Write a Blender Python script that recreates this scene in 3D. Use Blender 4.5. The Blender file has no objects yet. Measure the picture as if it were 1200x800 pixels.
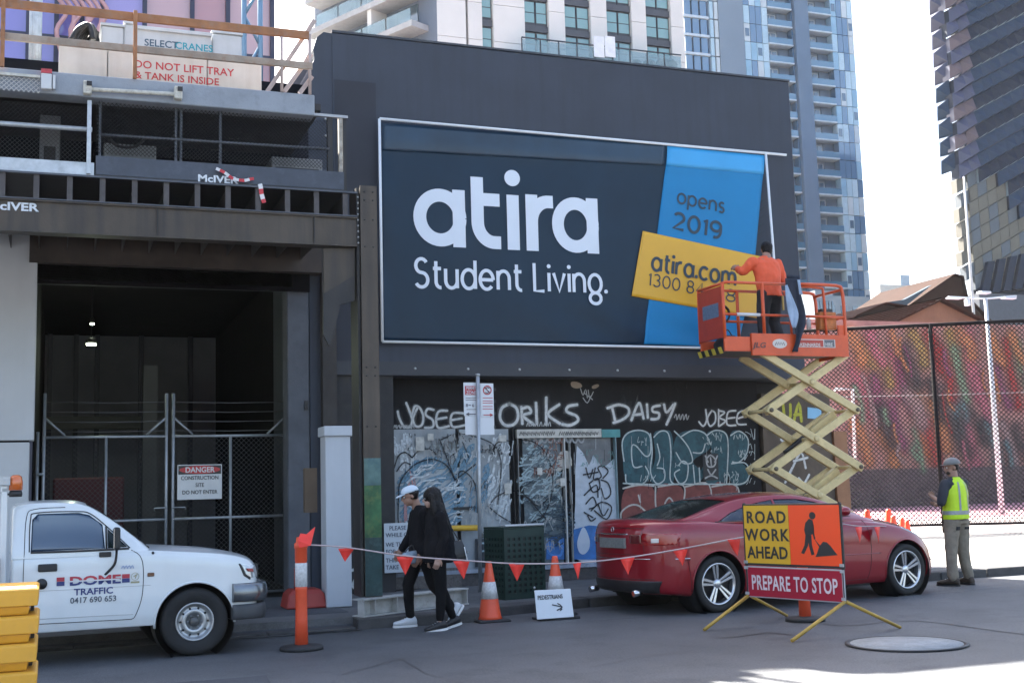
import bpy, bmesh, math, random
from mathutils import Vector, Matrix, Euler, noise
random.seed(7)
SC = bpy.context.scene
COL = SC.collection
# ------------------------------------------------------------------ camera
EYE = Vector((0, 0, 1.5)); FPX = 1413.0
YAW, PITCH, ROLL = math.radians(20.76), math.radians(7.056), math.radians(-1.615)
fwd = Vector((math.sin(YAW)*math.cos(PITCH), math.cos(YAW)*math.cos(PITCH), math.sin(PITCH)))
rt0 = fwd.cross(Vector((0, 0, 1))).normalized(); up0 = rt0.cross(fwd)
rt = rt0*math.cos(ROLL) + up0*math.sin(ROLL); upv = -rt0*math.sin(ROLL) + up0*math.cos(ROLL)
cd = bpy.data.cameras.new('camera'); cam = bpy.data.objects.new('camera', cd); COL.objects.link(cam)
cd.sensor_width = 36.0; cd.lens = FPX*36.0/1200.0; cd.clip_end = 2000; cd.clip_start = 0.1
cam.matrix_world = Matrix(((rt.x, upv.x, -fwd.x, EYE.x), (rt.y, upv.y, -fwd.y, EYE.y), (rt.z, upv.z, -fwd.z, EYE.z), (0, 0, 0, 1)))
SC.camera = cam
# ------------------------------------------------------------------ sky, sun, exposure
SUN_AZ, SUN_EL = math.radians(15.0), math.radians(42.0)      # azimuth measured from +Y towards -X
w = bpy.data.worlds.new('World'); SC.world = w; w.use_nodes = True
nt = w.node_tree; nt.nodes.clear()
sky = nt.nodes.new('ShaderNodeTexSky'); sky.sky_type = 'NISHITA'; sky.sun_disc = False
sky.sun_elevation = SUN_EL; sky.sun_rotation = -SUN_AZ
sky.air_density = 1.0; sky.dust_density = 4.0; sky.ozone_density = 0.6
bg = nt.nodes.new('ShaderNodeBackground'); bg.inputs[1].default_value = 0.07
wo = nt.nodes.new('ShaderNodeOutputWorld')
nt.links.new(sky.outputs[0], bg.inputs[0]); nt.links.new(bg.outputs[0], wo.inputs[0])
sd = bpy.data.lights.new('sun', 'SUN'); sd.energy = 5.0; sd.angle = math.radians(0.5); sd.color = (1.0, 0.95, 0.87)
sun = bpy.data.objects.new('sun', sd); COL.objects.link(sun)
sdir = Vector((-math.sin(SUN_AZ)*math.cos(SUN_EL), math.cos(SUN_AZ)*math.cos(SUN_EL), math.sin(SUN_EL)))
sun.rotation_euler = sdir.to_track_quat('Z', 'Y').to_euler(); sun.location = (0, 0, 60)
SC.view_settings.view_transform = 'Standard'; SC.view_settings.look = 'None'
SC.view_settings.exposure = 3.0; SC.view_settings.gamma = 1.0
SC.cycles.max_bounces = 6; SC.cycles.diffuse_bounces = 3; SC.cycles.transparent_max_bounces = 24
SC.cycles.glossy_bounces = 3; SC.cycles.transmission_bounces = 4

def at(x, y, ax, v):
    """place measured off the survey photograph: the point where the sight line meets the plane ax = v (metres)"""
    d = fwd + rt*((x-600)/FPX) + upv*((400-y)/FPX)
    i = 'XYZ'.index(ax)
    return EYE + d*((v-EYE[i])/d[i])

# everything else goes into one collection, kept out of evaluation while the script still builds (switched on at the end)
COL = bpy.data.collections.new('place'); SC.collection.children.link(COL)
bpy.context.view_layer.layer_collection.children['place'].exclude = True
# ------------------------------------------------------------------ materials
MATS = {}
def nn(t, ty, **kw):
    n = t.nodes.new(ty)
    for k, v in kw.items(): setattr(n, k, v)
    return n
def M(name, col, rough=0.6, metal=0.0, var=0.12, scale=2.0, bump=0.0, bscale=60.0, streak=0.0, coat=0.0, spec=0.5, dirt=None, dirt_amt=0.0, emis=None, estr=0.0, alpha=None, trans=0.0, sheen=0.0, rvar=0.0, speck=0.0, sscale=55.0):
    if name in MATS: return MATS[name]
    m = bpy.data.materials.new(name); m.use_nodes = True; t = m.node_tree; t.nodes.clear()
    out = nn(t, 'ShaderNodeOutputMaterial'); b = nn(t, 'ShaderNodeBsdfPrincipled'); t.links.new(b.outputs[0], out.inputs[0])
    b.inputs['Roughness'].default_value = rough; b.inputs['Metallic'].default_value = metal
    b.inputs['Coat Weight'].default_value = coat; b.inputs['Coat Roughness'].default_value = 0.06
    b.inputs['Specular IOR Level'].default_value = spec
    b.inputs['Transmission Weight'].default_value = trans
    tc = nn(t, 'ShaderNodeTexCoord')
    base = nn(t, 'ShaderNodeMix', data_type='RGBA', blend_type='MIX')
    n1 = nn(t, 'ShaderNodeTexNoise'); n1.inputs['Scale'].default_value = scale; n1.inputs['Detail'].default_value = 7; n1.inputs['Roughness'].default_value = 0.62
    t.links.new(tc.outputs['Object'], n1.inputs['Vector'])
    mr = nn(t, 'ShaderNodeMapRange'); mr.inputs[1].default_value = 0.3; mr.inputs[2].default_value = 0.7
    t.links.new(n1.outputs['Fac'], mr.inputs[0]); t.links.new(mr.outputs[0], base.inputs['Factor'])
    c = col
    base.inputs['A'].default_value = (c[0]*(1-var), c[1]*(1-var), c[2]*(1-var), 1)
    base.inputs['B'].default_value = (min(1, c[0]*(1+var)), min(1, c[1]*(1+var)), min(1, c[2]*(1+var)), 1)
    last = base.outputs['Result']
    if streak > 0:
        mp = nn(t, 'ShaderNodeMapping'); mp.inputs['Scale'].default_value = (5, 5, 0.35)
        t.links.new(tc.outputs['Object'], mp.inputs['Vector'])
        n2 = nn(t, 'ShaderNodeTexNoise'); n2.inputs['Scale'].default_value = 1.6; n2.inputs['Detail'].default_value = 6
        t.links.new(mp.outputs[0], n2.inputs['Vector'])
        r2 = nn(t, 'ShaderNodeMapRange'); r2.inputs[1].default_value = 0.45; r2.inputs[2].default_value = 0.75; r2.inputs[4].default_value = streak
        t.links.new(n2.outputs['Fac'], r2.inputs[0])
        mx = nn(t, 'ShaderNodeMix', data_type='RGBA', blend_type='MIX')
        d = dirt or (c[0]*0.5, c[1]*0.48, c[2]*0.45)
        mx.inputs['B'].default_value = (*d, 1)
        t.links.new(r2.outputs[0], mx.inputs['Factor']); t.links.new(last, mx.inputs['A']); last = mx.outputs['Result']
    if dirt_amt > 0:
        n3 = nn(t, 'ShaderNodeTexNoise'); n3.inputs['Scale'].default_value = scale*2.7; n3.inputs['Detail'].default_value = 9; n3.inputs['Roughness'].default_value = 0.7
        t.links.new(tc.outputs['Object'], n3.inputs['Vector'])
        r3 = nn(t, 'ShaderNodeMapRange'); r3.inputs[1].default_value = 0.5; r3.inputs[2].default_value = 0.66; r3.inputs[4].default_value = dirt_amt
        t.links.new(n3.outputs['Fac'], r3.inputs[0])
        mx = nn(t, 'ShaderNodeMix', data_type='RGBA', blend_type='MIX')
        d = dirt or (0.06, 0.05, 0.045)
        mx.inputs['B'].default_value = (*d, 1)
        t.links.new(r3.outputs[0], mx.inputs['Factor']); t.links.new(last, mx.inputs['A']); last = mx.outputs['Result']
    if speck > 0:
        n5 = nn(t, 'ShaderNodeTexNoise'); n5.inputs['Scale'].default_value = sscale; n5.inputs['Detail'].default_value = 3; n5.inputs['Roughness'].default_value = 0.8
        t.links.new(tc.outputs['Object'], n5.inputs['Vector'])
        r5 = nn(t, 'ShaderNodeMapRange'); r5.inputs[1].default_value = 0.25; r5.inputs[2].default_value = 0.75; r5.inputs[3].default_value = 1-speck; r5.inputs[4].default_value = 1+speck
        t.links.new(n5.outputs['Fac'], r5.inputs[0])
        vm = nn(t, 'ShaderNodeVectorMath', operation='SCALE'); t.links.new(last, vm.inputs[0]); t.links.new(r5.outputs[0], vm.inputs['Scale']); last = vm.outputs[0]
    t.links.new(last, b.inputs['Base Color'])
    if rvar > 0:
        r4 = nn(t, 'ShaderNodeMapRange'); r4.inputs[1].default_value = 0.3; r4.inputs[2].default_value = 0.7
        r4.inputs[3].default_value = max(0.02, rough-rvar); r4.inputs[4].default_value = min(1, rough+rvar)
        t.links.new(n1.outputs['Fac'], r4.inputs[0]); t.links.new(r4.outputs[0], b.inputs['Roughness'])
    if bump > 0:
        nb = nn(t, 'ShaderNodeTexNoise'); nb.inputs['Scale'].default_value = bscale; nb.inputs['Detail'].default_value = 5
        t.links.new(tc.outputs['Object'], nb.inputs['Vector'])
        bp = nn(t, 'ShaderNodeBump'); bp.inputs['Strength'].default_value = bump; bp.inputs['Distance'].default_value = 0.02
        t.links.new(nb.outputs['Fac'], bp.inputs['Height']); t.links.new(bp.outputs[0], b.inputs['Normal'])
    if emis: b.inputs['Emission Color'].default_value = (*emis, 1); b.inputs['Emission Strength'].default_value = estr
    if alpha is not None: b.inputs['Alpha'].default_value = alpha
    MATS[name] = m
    return m
def glass(name, col=(0.02, 0.03, 0.035), rough=0.04, see=0.0, spec=1.0, coat=0.6):
    """dark reflecting pane; see = share of light let straight through"""
    if name in MATS: return MATS[name]
    m = bpy.data.materials.new(name); m.use_nodes = True; t = m.node_tree; t.nodes.clear()
    out = nn(t, 'ShaderNodeOutputMaterial'); b = nn(t, 'ShaderNodeBsdfPrincipled')
    b.inputs['Base Color'].default_value = (*col, 1); b.inputs['Roughness'].default_value = rough; b.inputs['Specular IOR Level'].default_value = spec
    b.inputs['Coat Weight'].default_value = coat; b.inputs['Coat Roughness'].default_value = 0.02
    if see > 0:
        tr = nn(t, 'ShaderNodeBsdfTransparent'); tr.inputs[0].default_value = (0.85, 0.92, 0.95, 1)
        mx = nn(t, 'ShaderNodeMixShader'); mx.inputs[0].default_value = see
        t.links.new(b.outputs[0], mx.inputs[1]); t.links.new(tr.outputs[0], mx.inputs[2]); t.links.new(mx.outputs[0], out.inputs[0])
    else: t.links.new(b.outputs[0], out.inputs[0])
    MATS[name] = m
    return m
def spray(name, col, soft=0.45, dens=1.0, rough=0.8, drip=0.25, nscale=22):
    """paint laid in strokes: thins out towards the edge of each stroke (UV: across, along the caps)"""
    if name in MATS: return MATS[name]
    m = bpy.data.materials.new(name); m.use_nodes = True; t = m.node_tree; t.nodes.clear()
    out = nn(t, 'ShaderNodeOutputMaterial'); b = nn(t, 'ShaderNodeBsdfPrincipled')
    b.inputs['Base Color'].default_value = (*col, 1); b.inputs['Roughness'].default_value = rough
    tc = nn(t, 'ShaderNodeTexCoord')
    ln = nn(t, 'ShaderNodeVectorMath', operation='LENGTH'); t.links.new(tc.outputs['UV'], ln.inputs[0])
    mr = nn(t, 'ShaderNodeMapRange', interpolation_type='SMOOTHSTEP'); mr.inputs[1].default_value = 1.0; mr.inputs[2].default_value = 1.0-soft
    mr.inputs[3].default_value = 0; mr.inputs[4].default_value = dens
    t.links.new(ln.outputs['Value'], mr.inputs[0])
    no = nn(t, 'ShaderNodeTexNoise'); no.inputs['Scale'].default_value = nscale; no.inputs['Detail'].default_value = 6; t.links.new(tc.outputs['Object'], no.inputs['Vector'])
    r2 = nn(t, 'ShaderNodeMapRange'); r2.inputs[1].default_value = 0.3; r2.inputs[2].default_value = 0.6; r2.inputs[3].default_value = 1-drip; r2.inputs[4].default_value = 1
    t.links.new(no.outputs['Fac'], r2.inputs[0])
    mu = nn(t, 'ShaderNodeMath', operation='MULTIPLY'); t.links.new(mr.outputs[0], mu.inputs[0]); t.links.new(r2.outputs[0], mu.inputs[1])
    tr = nn(t, 'ShaderNodeBsdfTransparent'); mx = nn(t, 'ShaderNodeMixShader')
    t.links.new(mu.outputs[0], mx.inputs[0]); t.links.new(tr.outputs[0], mx.inputs[1]); t.links.new(b.outputs[0], mx.inputs[2]); t.links.new(mx.outputs[0], out.inputs[0])
    MATS[name] = m
    return m

# ------------------------------------------------------------------ object helpers
WL = {}      # world location of every root and part (parts sit at their root)
def thing(name, label, cat, loc=(0, 0, 0), rotz=0.0, group=None):
    o = bpy.data.objects.new(name, None); COL.objects.link(o); o.empty_display_size = 0.2
    o.location = loc; o.rotation_euler = (0, 0, rotz); o['label'] = label; o['category'] = cat
    if group: o['group'] = group
    WL[o.name] = Vector(loc)
    return o
def tag(o, label=None, cat=None, group=None, kind=None):
    if label: o['label'] = label
    if cat: o['category'] = cat
    if group: o['group'] = group
    if kind: o['kind'] = kind
    return o
def copy_tree(o, parent=None):
    c = o.copy(); COL.objects.link(c); c.parent = parent; WL[c.name] = WL.get(o.name, Vector())
    for ch in list(o.children): copy_tree(ch, c)
    return c

class MB:
    def __init__(s): s.v = []; s.f = []; s.m = []; s.uv = None; s.sm = []
    def add(s, vs, fs, mi=0, sm=False):
        o = len(s.v); s.v += [Vector(v) for v in vs]
        for f in fs: s.f.append([o+i for i in f]); s.m.append(mi); s.sm.append(sm)
        return s
    def box(s, x0, x1, y0, y1, z0, z1, mi=0):
        if x0 > x1: x0, x1 = x1, x0
        if y0 > y1: y0, y1 = y1, y0
        if z0 > z1: z0, z1 = z1, z0
        return s.add([(x0,y0,z0),(x1,y0,z0),(x1,y1,z0),(x0,y1,z0),(x0,y0,z1),(x1,y0,z1),(x1,y1,z1),(x0,y1,z1)],
                     [(0,3,2,1),(4,5,6,7),(0,1,5,4),(1,2,6,5),(2,3,7,6),(3,0,4,7)], mi)
    def obox(s, c, ax, ay, az, mi=0):
        c = Vector(c); ax = Vector(ax); ay = Vector(ay); az = Vector(az)
        vs = [c+ax*i+ay*j+az*k for k in (-1, 1) for j in (-1, 1) for i in (-1, 1)]
        fs = [(0,2,3,1),(4,5,7,6),(0,1,5,4),(1,3,7,5),(3,2,6,7),(2,0,4,6)]
        if ax.cross(ay).dot(az) < 0: fs = [f[::-1] for f in fs]
        return s.add(vs, fs, mi)
    def beam(s, a, b, w, h, up=(0, 0, 1), mi=0):
        a = Vector(a); b = Vector(b); d = (b-a); L = d.length
        if L < 1e-6: return s
        d /= L; u = Vector(up); u = u - d*u.dot(d)
        if u.length < 1e-3: u = Vector((0, 1, 0)) - d*d.y
        u.normalize(); r = d.cross(u)
        return s.obox((a+b)/2, d*(L/2), r*(w/2), u*(h/2), mi)
    def tube(s, pts, r, n=8, mi=0, cap=True, closed=False):
        pts = [Vector(p) for p in pts]; N = len(pts); rs = r if isinstance(r, (list, tuple)) else [r]*N
        rings = []; prev = None
        for i, p in enumerate(pts):
            if closed: d = (pts[(i+1) % N]-pts[i-1])
            else: d = (pts[min(i+1, N-1)]-pts[max(i-1, 0)])
            if d.length < 1e-9: d = Vector((0, 0, 1))
            d.normalize()
            if prev is None:
                u = Vector((0, 0, 1)) if abs(d.z) < 0.9 else Vector((1, 0, 0))
            else: u = prev
            u = u-d*u.dot(d)
            if u.length < 1e-5: u = d.orthogonal()
            u.normalize(); prev = u; v = d.cross(u)
            rings.append([p+(u*math.cos(a)+v*math.sin(a))*rs[i] for a in [2*math.pi*k/n for k in range(n)]])
        return s.loft(rings, mi, cap=cap and not closed, closed=closed, sm=True)
    def loft(s, rings, mi=0, cap=True, closed=False, sm=True):
        n = len(rings[0]); o = len(s.v)
        for r in rings: s.v += [Vector(v) for v in r]
        R = len(rings)
        for i in range(R if closed else R-1):
            a = o+i*n; b = o+((i+1) % R)*n
            for k in range(n):
                k2 = (k+1) % n
                s.f.append([a+k, a+k2, b+k2, b+k]); s.m.append(mi); s.sm.append(sm)
        if cap:
            s.f.append([o+k for k in range(n)][::-1]); s.m.append(mi); s.sm.append(False)
            s.f.append([o+(R-1)*n+k for k in range(n)]); s.m.append(mi); s.sm.append(False)
        return s
    def lathe(s, prof, c=(0, 0, 0), axis=(0, 0, 1), n=24, mi=0, cap=True, sm=True):
        c = Vector(c); d = Vector(axis).normalized(); u = d.orthogonal().normalized(); v = d.cross(u)
        rings = [[c+d*z+(u*math.cos(2*math.pi*k/n)+v*math.sin(2*math.pi*k/n))*max(r, 1e-4) for k in range(n)] for r, z in prof]
        return s.loft(rings, mi, cap=cap, sm=sm)
    def ball(s, c, rx, ry=None, rz=None, n=14, m=9, mi=0, rot=None):
        ry = ry or rx; rz = rz or rx; c = Vector(c); rings = []
        for i in range(m+1):
            t = math.pi*i/m; zz = -math.cos(t); q = max(math.sin(t), 0.002)
            ring = [Vector((rx*q*math.cos(2*math.pi*k/n), ry*q*math.sin(2*math.pi*k/n), rz*zz)) for k in range(n)]
            if rot: ring = [rot @ p for p in ring]
            rings.append([c+p for p in ring])
        return s.loft(rings, mi, cap=True, sm=True)
    def sheet(s, pts, nrm, th, mi=0):
        """a flat outline given real thickness th along nrm (away from it)"""
        pts = [Vector(p) for p in pts]; nrm = Vector(nrm).normalized(); n = len(pts)
        a = Vector()
        for i in range(n): a += pts[i].cross(pts[(i+1) % n])
        if a.dot(nrm) < 0: pts = pts[::-1]
        back = [p-nrm*th for p in pts]
        fs = [list(range(n)), list(range(n, 2*n))[::-1]] + [[i, i+n, (i+1) % n+n, (i+1) % n] for i in range(n)]
        return s.add(pts+back, fs, mi)
    def build(s, name, mats, parent=None, local=False, bevel=0.0, label=None, smooth=None, kind=None, seg=1, recalc=True):
        if not isinstance(mats, (list, tuple)): mats = [mats]
        me = bpy.data.meshes.new(name)
        off = Vector() if (local or parent is None) else WL[parent.name]
        me.from_pydata([v-off for v in s.v], [], s.f)
        for m in mats: me.materials.append(m)
        for p, mi, sm in zip(me.polygons, s.m, s.sm): p.material_index = mi; p.use_smooth = sm if smooth is None else smooth
        if s.uv:
            ul = me.uv_layers.new(name='UVMap')
            for p in me.polygons:
                for li in p.loop_indices: ul.data[li].uv = s.uv[me.loops[li].vertex_index]
        if recalc:
            bm = bmesh.new(); bm.from_mesh(me); bmesh.ops.recalc_face_normals(bm, faces=bm.faces); bm.to_mesh(me); bm.free()
        o = bpy.data.objects.new(name, me); COL.objects.link(o)
        if parent is not None: o.parent = parent; WL[o.name] = WL[parent.name]
        else: WL[o.name] = Vector()
        if bevel > 0:
            b = o.modifiers.new('bevel', 'BEVEL'); b.width = bevel; b.segments = seg; b.limit_method = 'ANGLE'; b.angle_limit = math.radians(40)
            if seg > 1: b.harden_normals = False
        if label: o['label'] = label
        if kind: o['kind'] = kind
        return o
def struct(o, kind='structure'):
    o['kind'] = kind; return o
def inst(o, parent, loc=None, name=None):
    c = o.copy(); COL.objects.link(c); c.parent = parent
    if loc is not None: c.location = loc
    WL[c.name] = WL[parent.name] if parent else Vector()
    return c

def smooth_path(pts, k=6, closed=False):
    pts = [Vector(p) for p in pts]
    if len(pts) < 3 or k <= 1: return pts
    out = []; N = len(pts)
    rng = range(N) if closed else range(N-1)
    for i in rng:
        p0 = pts[(i-1) % N] if (closed or i > 0) else pts[0]
        p1 = pts[i]; p2 = pts[(i+1) % N]
        p3 = pts[(i+2) % N] if (closed or i+2 < N) else pts[-1]
        for j in range(k):
            t = j/k
            out.append(0.5*((2*p1)+(p2-p0)*t+(2*p0-5*p1+4*p2-p3)*t*t+(3*p1-p0-3*p2+p3)*t*t*t))
    if not closed: out.append(pts[-1])
    return out
class Strokes(MB):
    """ribbons of paint or print on a plane: o = point on it, n = its outward normal"""
    def __init__(s, n=(0, -1, 0), lift=0.002, step=0.0004):
        super().__init__(); s.uv = []; s.n = Vector(n).normalized(); s.k = 0; s.lift = lift; s.step = step
    def line(s, pts, w, k=6, closed=False, w2=None, caps=True):
        pts = smooth_path(pts, k, closed)
        q = [pts[0]]
        for p in pts[1:]:
            if (p-q[-1]).length > 1e-4: q.append(p)
        pts = q; N = len(pts)
        if N < 2: return s
        s.k += 1; h = s.n*(s.lift+s.step*s.k); o = len(s.v)
        if closed: pts = pts+[pts[0]]; N += 1
        rows = []
        for i, p in enumerate(pts):
            if closed: d = (pts[1]-pts[-2]) if i in (0, N-1) else pts[i+1]-pts[i-1]
            else: d = pts[min(i+1, N-1)]-pts[max(i-1, 0)]
            d.normalize(); t = s.n.cross(d); ww = w/2 if w2 is None else (w+(w2-w)*i/(N-1))/2
            rows.append((p, t*ww, 0.0))
        if caps and not closed:
            d0 = (pts[0]-pts[1]).normalized(); d1 = (pts[-1]-pts[-2]).normalized()
            rows = [(pts[0]+d0*w/2, rows[0][1], -1.0)]+rows+[(pts[-1]+d1*(w2 or w)/2, rows[-1][1], 1.0)]
        for p, t, c in rows:
            s.v += [p-t+h, p+h, p+t+h]; s.uv += [(-1, c), (0, c), (1, c)]
        for i in range(len(rows)-1):
            a = o+i*3
            for e in (0, 1): s.f.append([a+e, a+e+1, a+e+4, a+e+3]); s.m.append(0); s.sm.append(False)
        return s
    def fill(s, pts, k=1):
        pts = smooth_path(pts, k, True) if k > 1 else [Vector(p) for p in pts]
        s.k += 1; h = s.n*(s.lift+s.step*s.k); o = len(s.v); n = len(pts)
        for p in pts: s.v.append(p+h); s.uv.append((0, 0))
        s.f.append([o+i for i in range(n)]); s.m.append(0); s.sm.append(False)
        return s
SPENT = []
def baked(o):
    SC.collection.objects.link(o); me = bpy.data.meshes.new_from_object(o.evaluated_get(bpy.context.evaluated_depsgraph_get()))
    SC.collection.objects.unlink(o); SPENT.append(o); return me
def text(s, size, org, right=(1, 0, 0), up=(0, 0, 1), mat=None, parent=None, name='lettering', bold=0.0, sx=1.0, align='LEFT', depth=0.002, spacing=1.0, shear=0.0, local=False):
    c = bpy.data.curves.new('letters', 'FONT'); c.body = s; c.size = size; c.align_x = align; c.offset = bold*size; c.extrude = depth/2
    c.space_character = spacing; c.shear = shear; c.resolution_u = 3
    o = bpy.data.objects.new('letters', c); me = baked(o)
    r = Vector(right).normalized(); u = Vector(up).normalized(); n = r.cross(u); org = Vector(org)
    if parent is not None and not local: org = org-WL[parent.name]
    for v in me.vertices: v.co = org+r*(v.co.x*sx)+u*v.co.y+n*(v.co.z+depth/2+0.0015)
    me.name = name; me.materials.clear(); me.materials.append(mat)
    ob = bpy.data.objects.new(name, me); COL.objects.link(ob)
    if parent is not None: ob.parent = parent
    WL[ob.name] = WL[parent.name] if parent else Vector()
    return ob
# ================================================================== THE SETTING
V3 = Vector
def W(x, y): return at(x, y, 'Y', 17.0)       # on the wall of the dark building
def G(x, y): return at(x, y, 'Y', 17.4)       # on its set-back ground floor
asph = M('asphalt', (0.088, 0.092, 0.099), 0.62, var=0.2, scale=0.55, bump=0.55, bscale=180, dirt=(0.045, 0.047, 0.052), dirt_amt=0.6, speck=.6, sscale=48)
asph2 = M('asphalt_patch', (0.066, 0.071, 0.08), 0.85, var=0.12, scale=1.5, bump=0.5, bscale=150, dirt=(0.03, 0.03, 0.032), dirt_amt=0.4, speck=.4, sscale=70)
pave = M('bluestone_paving', (0.12, 0.12, 0.122), 0.8, var=0.16, scale=1.2, bump=0.3, bscale=90, dirt=(0.05, 0.048, 0.045), dirt_amt=0.45, speck=.3, sscale=60)
kerbm = M('bluestone_kerb', (0.062, 0.06, 0.06), 0.8, var=0.25, scale=3, bump=0.5, bscale=40, dirt=(0.02, 0.02, 0.02), dirt_amt=0.5)
earth = M('plain_ground', (0.16, 0.15, 0.14), 0.9, var=0.2, scale=0.05)
MB().add([(-400,-300,-.012),(600,-300,-.012),(600,900,-.012),(-400,900,-.012)], [(0,1,2,3)]).build('ground', earth)['kind'] = 'structure'
# road surface as a fine sheet with a slight unevenness
def ground_sheet(x0, x1, y0, y1, nx, ny, z, amp, sc, name, mat):
    m = MB(); vs = []; fs = []
    for j in range(ny+1):
        for i in range(nx+1):
            x = x0+(x1-x0)*i/nx; y = y0+(y1-y0)*j/ny
            vs.append((x, y, z+amp*noise.noise(Vector((x*sc, y*sc, 3.1)))))
    for j in range(ny):
        for i in range(nx):
            a = j*(nx+1)+i; fs.append((a, a+1, a+nx+2, a+nx+1))
    m.add(vs, fs); o = m.build(name, mat, smooth=True); struct(o); return o
ground_sheet(-60, 90, -40, 16.2, 150, 56, 0.0, 0.004, 0.5, 'road', asph)
# kerb line (front lip of the stones), road side
KP = [(-12, 13.5), (0.2, 13.55), (3.2, 13.62), (4.75, 13.55), (4.95, 14.0), (6.4, 14.35), (8.4, 14.62), (10.5, 14.85), (12.4, 14.9), (14.2, 14.98), (24, 15.6), (60, 17.8)]
# footpath body behind the kerb
pv = MB()
top = [V3((x, y+0.28, 0.118)) for x, y in KP]
back = [V3((x, 40.0, 0.118)) for x, y in KP]
for i in range(len(KP)-1):
    pv.add([top[i], top[i+1], back[i+1], back[i]], [(0, 1, 2, 3)])
    pv.add([top[i], top[i+1], top[i+1]-V3((0,0,.2)), top[i]-V3((0,0,.2))], [(0, 1, 2, 3)])
fp = pv.build('footpath', pave); struct(fp)
# kerb stones, one by one
kroot = thing('kerb', 'dark bluestone kerb running along the road in front of the shops', 'kerb', (0, 14, 0))
KS = []
for i in range(len(KP)-1):
    a = V3((*KP[i], 0)); b = V3((*KP[i+1], 0)); L = (b-a).length; d = (b-a)/L
    nrm = V3((-d.y, d.x, 0)); n = max(1, round(L/1.1))
    for k in range(n):
        p = a+d*(L*k/n+0.006); q = a+d*(L*(k+1)/n-0.006)
        j = random.uniform(-.006, .006); low = -0.05
        hh = 0.12 + random.uniform(-.004, .004)
        if -3 < (p.x+q.x)/2 < 3.1: hh = 0.03            # dropped for the driveway
        m = MB(); vs = [p+nrm*j, q+nrm*(j+random.uniform(-.006,.006)), q+nrm*0.275, p+nrm*0.275]
        m.add([v+V3((0,0,low)) for v in vs]+[v+V3((0,0,hh)) for v in vs], [(0,3,2,1),(4,5,6,7),(0,1,5,4),(1,2,6,5),(2,3,7,6),(3,0,4,7)])
        if p.x < 26: KS.append(m.build('kerb_stone', kerbm, kroot, bevel=0.012))
# driveway apron: tarmac ramp laid over the footpath
dr = MB(); dr.add([(-3.2,13.56,.006),(3.15,13.66,.006),(3.3,14.5,.126),(-3.2,14.5,.126),(3.3,17.7,.127),(-3.2,17.7,.127)], [(0,1,2,3),(3,2,4,5)])
struct(dr.build('driveway', asph2))
# wet-dark gutter line of old seal, cracks and repairs
ga = M('bitumen_seal', (0.012, 0.012, 0.013), 0.5, var=0.3, scale=8)
def wobble(pts, amp, n):
    out = []
    for i in range(len(pts)-1):
        a = V3(pts[i]); b = V3(pts[i+1])
        for k in range(n): out.append(a.lerp(b, k/n)+V3((0, random.uniform(-amp, amp), 0)))
    out.append(V3(pts[-1])); return out
gs = Strokes((0, 0, 1), 0.006, 0.0)
g0 = [at(x, y, 'Z', 0) for x, y in ((958,730),(985,733),(1010,732),(1040,728),(1072,727),(1110,731),(1160,738),(1200,743),(1260,751))]
gs.line(wobble(g0, .015, 4), 0.028, 2)
gs.line(wobble([at(x, y, 'Z', 0) for x, y in ((845,748),(870,745),(900,741),(930,744))], .02, 3), 0.025, 2)
gs.line(wobble([(-6, 13.3, 0), (-1, 13.33, 0), (1.2, 13.42, 0), (3.2, 13.5, 0)], .03, 8), 0.05, 2)
gs.line(wobble([at(x, y, 'Z', 0) for x, y in ((400,790),(470,772),(540,768),(640,757))], .03, 6), 0.009, 2)
gs.line(wobble([at(x, y, 'Z', 0) for x, y in ((470,772),(500,790),(560,805))], .03, 5), 0.007, 2)
gs.line(wobble([at(x, y, 'Z', 0) for x, y in ((690,782),(760,768),(815,763),(870,766))], .02, 5), 0.008, 2)
gs.line(wobble([at(x, y, 'Z', 0) for x, y in ((278,746),(320,743),(370,741),(420,738))], .03, 5), 0.04, 2)
struct(gs.build('road_crack', ga))
# lighter line of an old trench edge and a pale painted line by the cones
pl = M('worn_road_paint', (0.33, 0.34, 0.34), 0.8, var=0.35, scale=9)
ps = Strokes((0, 0, 1), 0.009, 0.0)
ps.line([at(x, y, 'Z', 0) for x, y in ((640,726),(690,728),(722,726),(760,723))], 0.05, 3)
ps.line([at(x, y, 'Z', 0) for x, y in ((1010,704.5),(1060,700),(1120,694),(1200,686),(1300,676))], 0.035, 3)
struct(ps.build('road_line', spray('worn_line', (0.3, 0.31, 0.32), 0.7, 0.5, drip=0.6, nscale=9)))
# old repair patches
for (x0, y0, x1, y1) in ((-1.5, 9.3, 1.6, 10.6),):
    pm = MB(); pm.add([(x0,y0,.0065),(x1,y0+.08,.0065),(x1+.1,y1,.0065),(x0-.05,y1-.06,.0065)], [(0,1,2,3)])
    struct(pm.build('road_patch', asph2))
# manhole: pale concrete filled lid in its iron ring
mc = V3((7.33, 9.35, 0))
mh = thing('manhole_cover', 'round pale concrete-filled manhole cover set in the road at lower right', 'manhole cover', mc)
ml = MB(); ml.lathe([(0.0, .0), (.50, .0), (.50, .012), (.0, .013)], mc+V3((0,0,.004)), n=48); ml.build('lid', M('manhole_concrete', (0.25, 0.265, 0.28), 0.85, var=0.2, scale=5, bump=.4, bscale=120, dirt=(.18,.19,.2), dirt_amt=.4, speck=.3), mh)
ml = MB(); ml.lathe([(.505, 0), (.545, 0), (.545, .014), (.505, .014), (.505, 0)], mc+V3((0,0,.004)), n=48, cap=False); ml.build('ring', M('cast_iron', (0.045, 0.045, 0.048), 0.5, 0.6), mh)
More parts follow.
